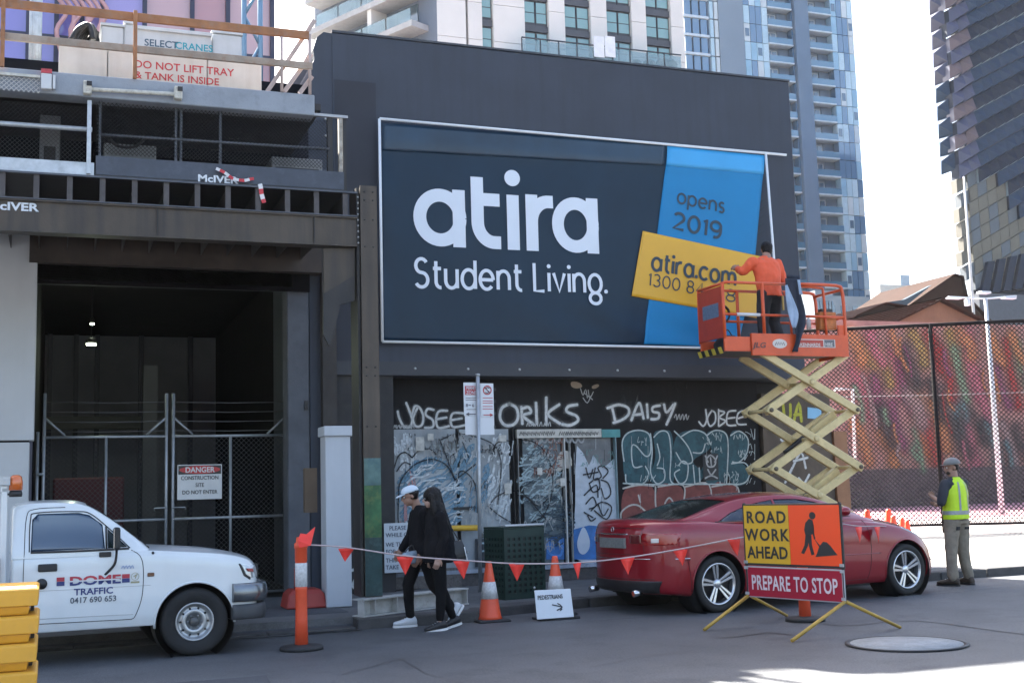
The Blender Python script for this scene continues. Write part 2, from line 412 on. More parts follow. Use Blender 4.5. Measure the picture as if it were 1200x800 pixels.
# sunlit concrete footpath slabs right of the car, each a slab
slabm = M('footpath_concrete', (0.30, 0.285, 0.27), 0.85, var=0.1, scale=2.2, bump=.25, bscale=80, dirt=(0.18,0.16,0.14), dirt_amt=.35)
for r_ in range(5):
    for c_ in range(9):
        x0 = 11.2+c_*1.5; y0 = 15.5+r_*1.35+(x0-11.2)*0.06
        if c_ < 1 and r_ > 2: continue
        m = MB(); m.add([(x0+.008,y0+.008,.11),(x0+1.492,y0+.098,.11),(x0+1.492,y0+1.432,.11),(x0+.008,y0+1.342,.11),
                         (x0+.008,y0+.008,.124),(x0+1.492,y0+.098,.124),(x0+1.492,y0+1.432,.124),(x0+.008,y0+1.342,.124)],
                        [(4,5,6,7),(0,1,5,4),(1,2,6,5),(2,3,7,6),(3,0,4,7)])
        m.build('paving_slab', slabm, fp)
ct = M('court_surface', (0.42, 0.36, 0.35), 0.85, var=0.1, scale=0.8, dirt=(0.38,0.22,0.24), dirt_amt=.5)
MB().add([(10,24,.124),(60,24,.124),(60,70,.124),(10,70,.124)], [(0,1,2,3)]).build('sports_court', ct)['kind'] = 'structure'

# ================================================================== THE DARK BUILDING
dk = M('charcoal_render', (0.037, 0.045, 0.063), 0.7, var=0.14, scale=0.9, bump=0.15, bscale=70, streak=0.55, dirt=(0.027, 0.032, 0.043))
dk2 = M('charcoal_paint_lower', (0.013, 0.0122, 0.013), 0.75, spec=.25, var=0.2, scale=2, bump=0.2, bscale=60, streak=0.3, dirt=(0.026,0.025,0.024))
dk3 = M('pier_paint', (0.028, 0.027, 0.028), 0.75, var=0.2, scale=3, bump=0.2, bscale=70, dirt=(0.05,0.048,0.04), dirt_amt=.35)
bld = thing('billboard_building', 'flat-topped charcoal rendered building with graffiti covered shopfront under its wall banner', 'building', (7.6, 17, 0))
XL, XR, ZT = 3.72, 11.66, 8.33
MB().box(XL, XR, 17.0, 20.2, 3.215, ZT).build('upper_wall', dk, bld, bevel=0.01)
MB().box(XL, XR+.01, 16.985, 20.21, ZT+.001, ZT+.035).build('parapet_cap', M('cap_metal', (0.05,0.052,0.06), 0.5, 0.3), bld)
# left return with its rough broken edge
rp = [(3.735,8.32),(3.60,8.33),(3.50,8.24),(3.44,8.05),(3.46,7.90),(3.40,7.75),(3.37,7.4),(3.36,6.9),(3.36,0.12),(3.735,0.12)]
mm = MB(); mm.sheet([(x, 17.02, z) for x, z in rp], (0,-1,0), 3.1); mm.build('side_pier', dk, bld)
for zz in (7.0, 6.75):
    b_ = MB(); b_.lathe([(.0,0),(.022,0),(.022,.012),(0,.014)], (3.62, 17.018, zz), (0,-1,0), 8); b_.build('bolt', M('bolt_zinc', (0.5,0.5,0.5), .4, .8), bld)
a = W(391.5, 93); b = W(445, 430); MB().box(a.x, b.x, 16.9965, 17.0, b.z, a.z).build('paint_patch', M('patch_charcoal', (0.025,0.028,0.038), .75, var=.15, scale=1.2), bld)
# soffit and set back ground floor
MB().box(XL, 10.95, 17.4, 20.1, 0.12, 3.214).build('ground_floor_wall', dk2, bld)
MB().box(XL+.02, 4.58, 17.03, 17.399, 0.12, 3.213).build('pier', dk3, bld)
MB().box(XL, 11.0, 16.97, 17.0, 3.22, 3.42).build('lintel_band', M('band', (0.036,0.038,0.045), .6, var=.12), bld)
for i in range(7):
    b_ = MB(); b_.lathe([(.0,0),(.02,0),(.02,.012),(0,.014)], (4.9+i*.82, 16.97, 3.32), (0,-1,0), 8); b_.build('bolt', MATS['bolt_zinc'], bld)
MB().box(10.95, 11.66, 17.75, 20.1, 0.12, 3.214).build('recess_wall', M('recess_black', (0.03,0.028,0.03), .8), bld)
# stall riser (plinth)
MB().box(4.6, 10.9, 17.28, 17.399, 0.12, 0.30).build('plinth', M('plinth_grey', (0.075,0.07,0.068), .7, var=.3, scale=14, bump=.3, bscale=90, dirt=(0.15,0.13,0.12), dirt_amt=.4), bld)
MB().box(4.6, 8.42, 17.25, 17.399, 0.305, 0.36).build('sill', M('sill_pale', (0.3,0.34,0.4), .5, var=.3, scale=5, dirt=(0.1,0.1,0.12), dirt_amt=.5), bld)
# shop windows: boards behind film, each with frame
board = M('window_film', (0.30, 0.33, 0.35), 0.45, var=0.25, scale=1.6, bump=.1, bscale=30, streak=.5, dirt=(0.17,0.185,0.19))
alu = M('aluminium', (0.36, 0.36, 0.37), 0.45, 0.7, var=0.15, scale=6)
white_p = M('white_worn_paint', (0.55, 0.55, 0.53), 0.6, var=0.12, scale=5, streak=.4, dirt=(0.3,0.29,0.27))
def px_box(x0, y0, x1, y1, Yf, th, name, mat, parent, bevel=0.0):
    a = at(x0, y0, 'Y', Yf); b = at(x1, y1, 'Y', Yf)
    return MB().box(a.x, b.x, Yf, Yf+th, b.z, a.z).build(name, mat, parent, bevel=bevel)
px_box(458, 503, 537, 665, 17.36, .035, 'window_board', board, bld)
px_box(538, 503, 600, 665, 17.362, .035, 'window_board', board, bld, )
px_box(601, 500, 606, 667, 17.33, .065, 'mullion', M('mullion_dark', (0.05,0.05,0.055), .5), bld)
px_box(607, 512, 611, 667, 17.32, .07, 'mullion', alu, bld)
px_box(606, 503, 705, 512, 17.30, .09, 'header_board', M('header_white', (0.5,0.48,0.43), .6, var=.25, scale=7), bld)
px_box(705.2, 503, 727, 512, 17.30, .09, 'header_board', M('header_teal', (0.07,0.25,0.25), .6, var=.25, scale=7), bld)
px_box(612, 513, 661, 665, 17.375, .02, 'door_panel', M('door_blue', (0.09,0.12,0.135), .5, var=.4, scale=4, dirt=(0.4,0.45,0.46), dirt_amt=.25), bld)
px_box(662, 513, 666, 668, 17.30, .09, 'door_frame', white_p, bld)
px_box(668, 513, 673, 668, 17.31, .08, 'door_frame', white_p, bld)
px_box(674, 513, 721, 665, 17.37, .025, 'door_panel', M('door_grey', (0.13,0.135,0.14), .5, var=.35, scale=3, dirt=(0.25,0.28,0.3), dirt_amt=.3), bld)
px_box(722, 512, 727, 668, 17.30, .09, 'door_frame', M('frame_teal_grey', (0.2,0.28,0.3), .5, var=.2, scale=8), bld)
px_box(532, 594, 552, 596.5, 17.33, .03, 'letter_slot', M('slot_black', (0.015,0.015,0.017), .5), bld)
px_box(460, 668.5, 541, 687, 17.26, .02, 'riser_tile', M('riser_speckle', (0.13,0.115,0.105), .6, var=.4, scale=30), bld)

# ---- paint on the walls
def GL(pts): return [G(x, y) for x, y in pts]
wht = spray('spray_white', (0.62, 0.62, 0.6), 0.6, 0.95)
haloM = spray('spray_halo', (0.55, 0.55, 0.53), 1.0, 0.28, drip=.5)
blk = spray('spray_black', (0.012, 0.012, 0.014), 0.3, 0.95)
def paint(name, strokes, mat, w, soft_k=5, Y=17.4, lift=0.002, label=None, step=0.0004):
    if mat is wht:       # overspray around each stroke, then drips below
        s = Strokes((0,-1,0), lift*.5, .00005)
        for st in strokes: s.line([at(x, y, 'Y', Y) for x, y in st], w*2.3, soft_k)
        s.build('overspray', haloM, bld, recalc=False)
    s = Strokes((0,-1,0), lift, step)
    for st in strokes:
        ww = w
        if isinstance(st, tuple): st, ww = st
        s.line([at(x, y, 'Y', Y) for x, y in st], ww, soft_k)
    return s.build(name, mat, bld, label=label, recalc=False)
# JOSEE
paint('graffiti', [
 [(466,482),(468,490),(473,499),(480,500),(483,492),(480,482),(476,472)],
 [(489,478),(484,490),(487,499),(494,498),(496,488),(492,478),(486,476),(483,486)],
 [(508,480),(501,479),(499,486),(507,492),(507,500),(498,501)],
 [(524,481),(514,482),(511,492),(514,501),(526,499)], [(512,491),(523,489)],
 [(543,484),(531,484),(528,492),(531,500),(545,498)], [(529,492),(541,490)],
], wht, 0.05, label='white JOSEE tag')
paint('graffiti', [
 [(597,473),(588,478),(586,490),(592,498),(602,497),(607,489),(605,478),(597,473)],
 [(611,477),(612,496)], [(611,479),(619,477),(622,483),(613,487),(625,497)],
 [(628,472),(629,496)], [(640,466),(640,497)], [(655,474),(642,485),(656,496)],
 [(676,474),(666,476),(664,482),(675,487),(677,493),(668,498),(659,497)]], wht, 0.066, label='white ORIKS tag')
paint('graffiti', [
 [(717,476),(721,494)], [(712,478),(725,474),(736,478),(736,486),(728,492),(719,495)],
 [(740,492),(746,476),(750,473),(754,490)], [(742,486),(752,485)], [(758,474),(759,489)],
 [(773,475),(765,477),(765,482),(772,484),(771,490),(763,491)],
 [(778,474),(781,483),(789,474)], [(791,473),(786,486),(781,497)]], wht, 0.062, label='white DAISY tag')
paint('graffiti', [
 [(827,480),(828,492),(824,499),(819,494)], [(834,481),(829,490),(832,499),(838,494),(838,484),(834,481)],
 [(842,480),(842,499)], [(842,481),(849,483),(843,489),(850,493),(843,499)],
 [(862,481),(853,483),(852,497),(862,498)], [(853,490),(861,489)], [(875,480),(865,484),(864,496),(874,497)], [(865,490),(874,487)]], wht, 0.042, label='white JOBEE tag')
thin = spray('marker_white', (0.5, 0.5, 0.48), 0.4, 0.8)
paint('graffiti', [[(460+i*4.2, 498),(461+i*4.2, 502),(462.5+i*4.2, 498),(464+i*4.2, 501)] for i in range(6)] +
      [[(790+i*4, 489),(792+i*4, 485),(793+i*4, 492),(795+i*4, 487)] for i in range(4)] +
      [[(617+i*5, 499),(619+i*5, 494),(620+i*5, 499)] for i in range(6)] +
      [[(680,455),(683,463),(686,456),(688,466)],[(689,457),(691,466),(695,459)],[(683,466),(688,472),(692,464)],[(684,460),(694,468)]], thin, 0.02, 3)
tan_ = M('graffiti_tan', (0.35,0.27,0.2), .8)
ey = Strokes((0,-1,0), .003, .0004)
ey.fill(GL([(669,448),(674,447),(680,449),(682,453),(676,455),(670,453)]), 3); ey.build('graffiti', tan_, bld, recalc=False); ey = Strokes((0,-1,0), .003, .0004); ey.fill(GL([(694,452),(700,450),(702,452),(698,455),(694,455)]), 3)
ey.build('graffiti', M('graffiti_tan', (0.35,0.27,0.2), .8), bld, recalc=False)
# wall right of the door: teal letters over black, red letters below
GY = 17.4
def patch(polys, mat, lift, Y=GY, k=4, name='graffiti'):
    for p in polys:
        s = Strokes((0,-1,0), lift, .0004); s.fill([at(x, y, 'Y', Y) for x, y in p], k); s.build(name, mat, bld, recalc=False)
teal = M('graffiti_teal', (0.028, 0.085, 0.10), 0.7, var=0.35, scale=5, dirt=(0.012,0.03,0.04), dirt_amt=.6)
patch([[(731,510),(745,504),(762,508),(765,530),(762,560),(748,567),(733,562),(730,535)],
       [(766,508),(778,504),(787,508),(790,540),(788,566),(770,567),(762,560),(768,535)],
       [(792,512),(808,504),(826,506),(832,525),(812,540),(825,555),(815,567),(796,566),(789,540)],
       [(828,508),(842,504),(853,510),(855,540),(850,567),(830,566),(822,550),(834,530)],
       [(856,508),(868,505),(877,515),(875,535),(868,540),(876,550),(874,566),(858,567),(853,540)]], teal, .002)
red_b = M('graffiti_brick_red', (0.20, 0.055, 0.045), 0.75, var=0.3, scale=6, dirt=(0.08,0.03,0.03), dirt_amt=.4)
patch([[(732,574),(745,569),(764,570),(768,590),(764,612),(748,616),(732,612),(728,592)],
       [(771,570),(798,570),(801,590),(799,614),(772,614)], [(804,569),(831,569),(833,592),(831,614),(804,614)], [(834,568),(858,568),(865,576),(866,614),(835,614)]], red_b, .002, k=3)
ow = spray('outline_white', (0.55, 0.62, 0.6), 0.45, 0.85)
paint('graffiti', [
 [(731,540),(729,518),(736,507),(750,504),(761,510),(762,530),(756,534),(745,522),(740,524),(742,546),(752,546)],
 [(733,556),(735,566),(752,567),(760,556),(756,546)], [(762,508),(764,530),(762,552),(769,566),(778,562),(778,550),(770,548)],
 [(766,512),(774,505),(783,508),(786,530),(785,560),(790,567)], [(770,520),(773,535),(770,545)],
 [(790,505),(800,515),(808,527),(811,541),(800,542),(792,530)], [(797,512),(812,504),(826,508),(832,520)],
 [(795,545),(800,540),(806,545),(804,562),(796,566),(790,555),(796,550)], [(812,545),(814,567)], [(819,548),(820,566)],
 [(828,510),(838,504),(850,508),(853,525),(851,566)], [(856,510),(866,505),(876,514),(875,530),(866,541),(858,541)],
 [(857,543),(872,542),(878,552),(874,564),(862,568)], [(812,530),(822,530),(826,520)], [(783,567),(840,567),(866,567)],
 [(730,566),(780,568)]], ow, 0.03, 5, lift=.006, label='pale outlines of teal graffiti letters')
cw = spray('outline_cream', (0.6, 0.56, 0.5), 0.4, 0.85)
paint('graffiti', [
 [(728,612),(728,600),(738,592),(748,592),(758,600),(768,604),(778,598)], [(768,570),(768,590),(771,612)], [(730,572),(748,568),(766,569)],
 [(771,570),(800,568),(801,590),(800,612)], [(803,570),(831,568),(833,612)], [(834,570),(858,567),(866,578),(864,612)],
 [(782,598),(779,590),(784,583),(789,590),(786,600),(782,606)], [(748,580),(750,588)], [(815,585),(817,596)], [(843,583),(845,595)]], cw, 0.036, 5, lift=.006, label='cream outlines of brick red graffiti letters')
# poster with a skull-like splash
patch([[(823,532),(841,531),(842,562),(824,563)]], M('poster_black', (0.03,0.03,0.032), .6), .012, k=1, name='poster')
paint('graffiti', [[(827,538),(832,533),(838,539),(836,546),(829,546),(827,538)], [(829,550),(833,556),(838,550)], [(826,560),(833,557),(840,560)], [(832,536),(833,545)], [(826,534),(829,541)],[(840,534),(837,541)]], thin, .035, 3, lift=.016)
# window film artwork: blue cloud letters with black outlines
fb = spray('brush_blue', (0.17, 0.30, 0.40), 0.5, 0.9, drip=.5)
fw = spray('brush_white', (0.62, 0.66, 0.68), 0.5, 0.9, drip=.5)
fp_ = spray('brush_pink', (0.5, 0.27, 0.27), 0.5, 0.9, drip=.4)
fdk = spray('brush_slate', (0.045, 0.07, 0.09), 0.5, 0.9, drip=.5)
def hatch(cx, cy, rx, ry, ang, n, w, mat, lift, L=.5, Y=17.36):
    s = Strokes((0,-1,0), lift, .0002); ca, sa = math.cos(ang), math.sin(ang)
    for i in range(n):
        t = random.uniform(-1, 1); q = math.sqrt(1-t*t); u0 = random.uniform(-q, q); l = random.uniform(.3, 1)*L
        a = max(-q, u0-l); b = min(q, u0+l); pts = []
        for k in range(4):
            u = a+(b-a)*k/3; tt = t+.05*math.sin(k*2+i)
            pts.append((cx+(u*ca-tt*sa)*rx, cy+(u*sa+tt*ca)*ry))
        s.line([at(x, y, 'Y', Y) for x, y in pts], w*random.uniform(.6, 1.3), 3)
    return s.build('graffiti', mat, bld, recalc=False)
hatch(505, 582, 40, 45, -.5, 90, .05, fb, .002)
hatch(552, 560, 22, 40, -.8, 40, .05, fb, .002)
hatch(508, 585, 36, 42, -.35, 34, .035, fw, .03)
hatch(480, 640, 18, 30, 1.3, 20, .04, fw, .03); hatch(478, 600, 12, 50, 1.4, 14, .035, fp_, .02)
hatch(474, 530, 14, 22, 1.4, 16, .05, fw, .02)
hatch(632, 565, 26, 46, -.25, 85, .035, spray('brush_ice', (0.36,0.45,0.47), .5, .95, drip=.5), .002, Y=17.375)
hatch(650, 610, 22, 28, -.1, 60, .035, fdk, .03, Y=17.375); hatch(632, 565, 24, 42, -.2, 26, .02, fdk, .035, Y=17.375)
hatch(585, 560, 14, 50, -.6, 40, .05, fw, .01); hatch(470, 520, 10, 14, 1.4, 18, .06, fw, .03); hatch(528, 535, 26, 24, -.5, 26, .05, spray('brush_pale', (.42,.47,.49), .5, .9, drip=.5), .001)
hatch(580, 640, 20, 22, .4, 40, .05, spray('brush_murk', (0.12,0.12,0.11), .5, .9, drip=.6), .02)
paint('graffiti', [
 [(466,590),(468,565),(484,545),(505,538),(522,545),(532,562)], [(466,590),(466,612),(474,630),(486,640)],
 [(461,548),(466,534),(474,530),(482,536)], [(464,552),(472,542),(480,544)], [(482,536),(490,528),(502,526),(510,532)],
 [(532,562),(543,554),(556,544)], [(514,515),(522,535),(532,562)], [(516,515),(535,508),(558,512)],
 [(558,512),(578,522),(586,545),(582,590)], [(534,565),(538,552),(548,556),(556,570),(558,600)], [(541,518),(548,536)],
 [(579,522),(577,530),(580,520),(590,516),(600,518)], [(571,593),(583,603),(598,612)], [(572,592),(580,582),(596,574)]], blk, .024, 5, Y=17.36, lift=.045, label='black outlines of bubble letters on the shop window')
paint('graffiti', [
 [(606,516),(622,517),(638,530),(646,555),(645,580),(636,603),(622,612)], [(606,580),(618,583),(628,592),(640,585)], [(600,575),(612,578),(640,610)],
 [(660,570),(655,566),(660,560),(668,568),(668,590),(662,604)]], blk, .022, 5, Y=17.375, lift=.045)
# layered scrawls, drips and torn paper all over the shop window and the doors
R3 = random.Random(5)
def scrawl(x0, x1, y0, y1, n, w, mat, Y, lift, hmin=8, hmax=22):
    for _ in range(n):
        cx = R3.uniform(x0, x1); cy_ = R3.uniform(y0, y1); h = R3.uniform(hmin, hmax); s = Strokes((0,-1,0), lift+R3.uniform(0,.004), .0002); x = cx; k = R3.randrange(3, 6)
        for i in range(k):
            pts = []; px0 = x
            for j in range(R3.randrange(3, 6)): pts.append((x+R3.uniform(-.2,.45)*h*.5, cy_+R3.uniform(-.5,.5)*h)); x += R3.uniform(0, h*.12)
            s.line([at(min(x1+4, a), b, 'Y', Y) for a, b in pts], w, 4); x = px0+h*.42
        s.build('graffiti', mat, bld, recalc=False)
scrawl(460, 590, 508, 655, 16, .013, thin, 17.36, .05); scrawl(460, 592, 508, 655, 12, .012, blk, 17.36, .05, 6, 16); scrawl(540, 596, 520, 600, 5, .02, fw, 17.36, .055)
scrawl(460, 530, 506, 530, 5, .03, spray('wash_grey', (.16,.17,.17), .6, .7, drip=.6), 17.36, .03)
scrawl(612, 655, 516, 650, 10, .012, thin, 17.375, .05); scrawl(612, 655, 516, 560, 6, .02, spray('rust_wash', (.25,.09,.05), .5, .8, drip=.5), 17.375, .05); scrawl(678, 716, 518, 545, 6, .012, spray('faded_teal', (.2,.36,.34), .5, .8), 17.37, .025, 6, 14)
scrawl(735, 875, 510, 565, 10, .011, ow, 17.4, .012, 5, 12); scrawl(700, 800, 448, 470, 3, .012, spray('ghost_grey', (.10,.10,.10), .5, .6), 17.4, .004); scrawl(848, 880, 500, 580, 8, .012, ow, 17.4, .012, 6, 14)
for _ in range(46):
    x = R3.uniform(460, 874); y = R3.uniform(505, 590); L = R3.uniform(6, 26); Yd = 17.36 if x < 600 else (17.375 if x < 728 else 17.4)
    s = Strokes((0,-1,0), .058 if x < 728 else .02, 0); s.line([at(x, y, 'Y', Yd), at(x+.1, y+L, 'Y', Yd)], .008, 1); s.build('drip', R3.choice([fw, fb, blk, thin]), bld, recalc=False)
for (x, y, w_, h_) in ((486,512,10,16),(500,508,7,8),(590,566,8,12),(583,510,9,7),(628,548,6,8),(655,560,7,9)):
    a = at(x, y, 'Y', 17.36); b = at(x+w_, y+h_, 'Y', 17.36); MB().box(a.x, b.x, 17.305, 17.31, b.z, a.z).build('torn_paper', M('paper_pale', (.5,.49,.45), .8, var=.25, scale=14), bld)
# white ghost shapes and black tag on the right door leaf
patch([[(676,522),(690,545),(695,533),(706,548),(716,540),(722,548),(722,655),(676,655),(674,590)]], M('graffiti_ghost', (0.45,0.49,0.54), .7, var=.15, scale=7), .004, Y=17.37, k=2)
paint('graffiti', [
 [(686,548),(690,560),(694,550)], [(683,556),(700,553)], [(697,548),(695,562),(704,558),(700,548),(706,546),(712,552),(706,560)],
 [(690,566),(700,560),(702,572),(694,576),(690,566)], [(704,562),(712,566),(715,578),(708,584),(704,572)], [(684,580),(698,568),(700,582)],
 [(686,590),(694,582),(698,592),(690,596)], [(692,598),(704,588),(716,594),(710,608),(696,598)], [(684,600),(694,606)], [(700,590),(706,604),(712,596)],
 [(688,604),(692,610),(697,607)]], blk, .028, 4, Y=17.37, lift=.02, label='black scrawled tag on the white door leaf')
patch([[(662,528),(668,532),(670,545),(662,548)], [(650,545),(654,533),(660,528),(661,548),(652,552)], [(652,562),(661,560),(661,566),(653,570)]], M('graffiti_offwhite', (0.5,0.47,0.42), .7, var=.2, scale=9), .006, Y=17.375, k=2)
blue_t = M('graffiti_blue', (0.04, 0.16, 0.42), .6, var=.35, scale=6)
patch([[(672,620),(690,615),(722,618),(722,655),(672,655)], [(640,630),(661,626),(661,655),(640,655)]], blue_t, .008, Y=17.37, k=1)
patch([[(683,617),(676,634),(678,646),(684,649),(690,642),(690,630)], [(712,619),(705,632),(706,645),(713,648),(720,640),(719,628)]], M('graffiti_drop', (0.5,0.55,0.62), .6, var=.1), .016, Y=17.37, k=4)
paint('graffiti', [[(645,637),(641,644),(646,650),(656,650),(658,640),(652,635)]], spray('spray_blue', (0.08,0.25,0.6), .4, .95), .06, 4, Y=17.375, lift=.03)
# FAITH-like pale letters under the window
patch([[(556,631),(598,631),(598,664),(556,664)]], M('riser_black', (0.04,0.045,0.05), .7, var=.3, scale=8), .03, Y=17.36, k=1)
paint('graffiti', [[(560,635),(561,660)],[(560,636),(568,636)],[(560,646),(566,645)], [(569,660),(573,636),(578,660)],[(571,650),(576,650)], [(581,636),(581,660)],[(585,636),(593,636)],[(589,636),(589,660)]], spray('spray_pale_blue', (0.4,0.52,0.56), .4, .9), .035, 2, Y=17.36, lift=.045)
paint('graffiti', [[(500,634),(506,644),(510,634),(516,646)],[(520,632),(530,648)],[(530,632),(521,648)],[(538,633),(538,648),(548,646)]], thin, .03, 3, Y=17.36, lift=.04)
# scribbled lettering across the white header
paint('graffiti', [[(609+i*4.6,510),(610.5+i*4.6,505.5),(612+i*4.6,509.5),(613.2+i*4.6,506)] for i in range(20) if i != 9], blk, .014, 2, Y=17.30, lift=.002)
paint('scalloped_trim', [[(612+i*7.2,514),(614+i*7.2,518),(617+i*7.2,518),(618.5+i*7.2,514)] for i in range(10)], spray('trim_grey', (0.35,0.36,0.37), .3, .9), .035, 2, Y=17.375, lift=.03)
# yellow bar across the window front, on short brackets
yr = thing('yellow_rail', 'horizontal yellow tube rail fixed across the shop window behind the two pedestrians', 'rail', (4.9, 17.1, .9))
a = at(506, 619, 'Y', 17.12); b = at(562, 618, 'Y', 17.12)
MB().tube([a, b], .042, 12).build('bar', M('yellow_paint', (0.62, 0.36, 0.03), .45, var=.08), yr)
for q in (.1, .92):
    c = a.lerp(b, q); MB().beam(c, c+V3((0,.26,0)), .04, .04).build('bracket', alu, yr)
# low pier and return wall right of the building corner, seen through the lift
jw = thing('corner_wall', 'low brown graffitied wall behind the scissor lift at the building corner', 'wall', (12.0, 17.6, 0))
MB().box(11.0, 12.35, 17.35, 17.7, .12, 3.0).build('wall_face', M('brown_render', (0.10,0.075,0.055), .8, var=.25, scale=3, bump=.2, bscale=60, streak=.4, dirt=(0.05,0.04,0.035)), jw)
MB().box(12.36, 12.62, 17.3, 17.65, .12, 2.35).build('timber_post', M('brown_post', (0.25,0.12,0.06), .7, var=.2, scale=4), jw)
JL = lambda pts: [at(x, y, 'Y', 17.35) for x, y in pts]
s = Strokes((0,-1,0), .003, .0004)
for st in ([(926,474),(926,488),(922,493),(917,489)], [(930,494),(936,472),(939,493)], [(931,486),(938,485)], [(917,470),(919,488)]): s.line(JL(st), .07, 3)
s.build('graffiti', spray('spray_yellow', (0.5,0.48,0.06), .4, .9), jw, recalc=False, label='yellow JA tag')
s = Strokes((0,-1,0), .004, .0004)
for st in ([(925,556),(938,530),(944,548)], [(930,540),(946,536)], [(936,560),(946,572)], [(938,575),(948,556)], [(915,515),(925,522),(930,512)], [(920,565),(928,548)]): s.line(JL(st), .06, 3)
s.build('graffiti', wht, jw, recalc=False)
sg = MB().sheet(JL([(946,477),(962,479),(962,491),(946,490)]), (0,-1,0), .01); o_ = sg.build('small_sign', M('sign_blue', (0.2,0.42,0.6), .5), jw); o_.location.y -= .012

# ================================================================== BANNER
bn = thing('wall_banner', 'large navy vinyl banner for student housing on the charcoal wall', 'banner', (7.0, 16.95, 3.7))
BYP = 16.93
navy = M('banner_navy', (0.007, 0.024, 0.046), 0.3, var=0.2, scale=0.7, bump=0.3, bscale=1.6, spec=0.22)
def warp_sheet(p00, p10, p11, p01, nx, nz, amp, mat, name, Y, parent, thick=.006):
    """vinyl sheet between four corners (x, z), slack so that it ripples"""
    m = MB(); vs = []
    for j in range(nz+1):
        v = j/nz
        for i in range(nx+1):
            u = i/nx
            x = (p00[0]*(1-u)+p10[0]*u)*(1-v)+(p01[0]*(1-u)+p11[0]*u)*v
            z = (p00[1]*(1-u)+p10[1]*u)*(1-v)+(p01[1]*(1-u)+p11[1]*u)*v
            vs.append((x, Y-amp(x, z), z))
    fs = [(j*(nx+1)+i, j*(nx+1)+i+1, (j+1)*(nx+1)+i+1, (j+1)*(nx+1)+i) for j in range(nz) for i in range(nx)]
    m.add(vs, fs); o = m.build(name, mat, parent, smooth=True, recalc=False)
    so = o.modifiers.new('thickness', 'SOLIDIFY'); so.thickness = thick; so.offset = -1
    return o
def ripple(x, z):
    r = 0.006*noise.noise(V3((x*1.3, z*1.1, 0)))
    lo = max(0, 1-(z-3.7)/0.75)                      # loose lower hem: diagonal drag folds
    r += lo*0.035*(0.5+0.5*math.sin((x*0.9+z*2.1)*5.2+2.0*noise.noise(V3((x, z, 5)))))*max(0, min(1, (x-6.2)/1.5))
    up_ = max(0, 1-abs(z-6.72)/0.22)
    r += up_*0.012
    le = max(0, 1-(x-4.4)/0.35); r += le*0.02*math.sin(z*3+x*9)
    return r
BTL, BTR, BBL, BBR = (4.43, 6.99), (11.02, 6.97), (4.41, 3.73), (10.15, 3.72)
warp_sheet(BBL, BBR, (11.02, 6.97), BTL, 150, 70, ripple, navy, 'banner_sheet', BYP, bn)
tband = M('banner_band_blue', (0.009, 0.030, 0.056), 0.34, var=0.4, scale=0.8, spec=.5)  # slightly lighter blue band laid along the top of the banner
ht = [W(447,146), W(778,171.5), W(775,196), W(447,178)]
warp_sheet((ht[3].x, ht[3].z), (ht[2].x, ht[2].z), (ht[1].x, ht[1].z), (ht[0].x, ht[0].z), 60, 8, ripple, tband, 'banner_top_band', BYP-.008, bn, .003)
def quad_on(pts, mat, name, dy, nx=24, nz=24):
    q = [W(x, y) for x, y in pts]      # bottom-left, bottom-right, top-right, top-left
    q = [(p.x, p.z) for p in q]
    return warp_sheet(q[0], q[1], q[2], q[3], nx, nz, ripple, mat, name, BYP-dy, bn, .003)
cy = M('banner_cyan', (0.008, 0.19, 0.42), 0.42, spec=.25, var=0.06, scale=1.0)
quad_on([(764.5,297),(882,300),(893,184),(780,173)], cy, 'cyan_panel', .014, 30, 50)
quad_on([(751,404),(862,408),(882,300.3),(764.5,297.3)], cy, 'cyan_panel', .014, 30, 40)
quad_on([(777.5,174+22),(891,206),(893,184),(779,173)], M('banner_cyan_light', (0.035,0.32,0.64), .38, var=.05), 'cyan_top_band', .02, 20, 5)  # paler cyan band continuing across the top of the cyan panel
yl = M('banner_yellow', (0.68, 0.36, 0.02), 0.42, var=0.05, scale=1.0)
quad_on([(737,348),(884,374),(894,303),(750,272)], yl, 'yellow_panel', .026, 40, 20)
# bare wall behind the loose corner shows dark ribs
for i in range(9):
    y = 215+i*9.5; x0 = 891-(i+1)*1.0
    p = W(x0-1, y+4); q = W(894, y)
    MB().beam((p.x+.03, 16.965, p.z), (q.x, 16.965, q.z), .02, .04).build('lacing_cord', M('lacing', (0.03,0.04,0.055), .7), bn)
# white tube frame
wf = M('frame_white', (0.72, 0.74, 0.76), 0.4, var=.05)
fr = [W(443,142.5), W(917.5,185.8)]
MB().tube([(fr[0].x, 16.9, 7.035), (fr[1].x, 16.9, 7.0)], .022, 8).build('frame_top', wf, bn)
MB().tube([(4.395, 16.9, 3.70), (4.40, 16.9, 7.03)], .022, 8).build('frame_side', wf, bn)
MB().tube([(4.395, 16.9, 3.70), (10.7, 16.9, 3.69)], .02, 8).build('frame_bottom', wf, bn)
MB().tube([(11.055, 16.9, 7.0), (11.10, 16.9, 5.3), (11.12, 16.9, 3.7)], .022, 8).build('frame_side', wf, bn)

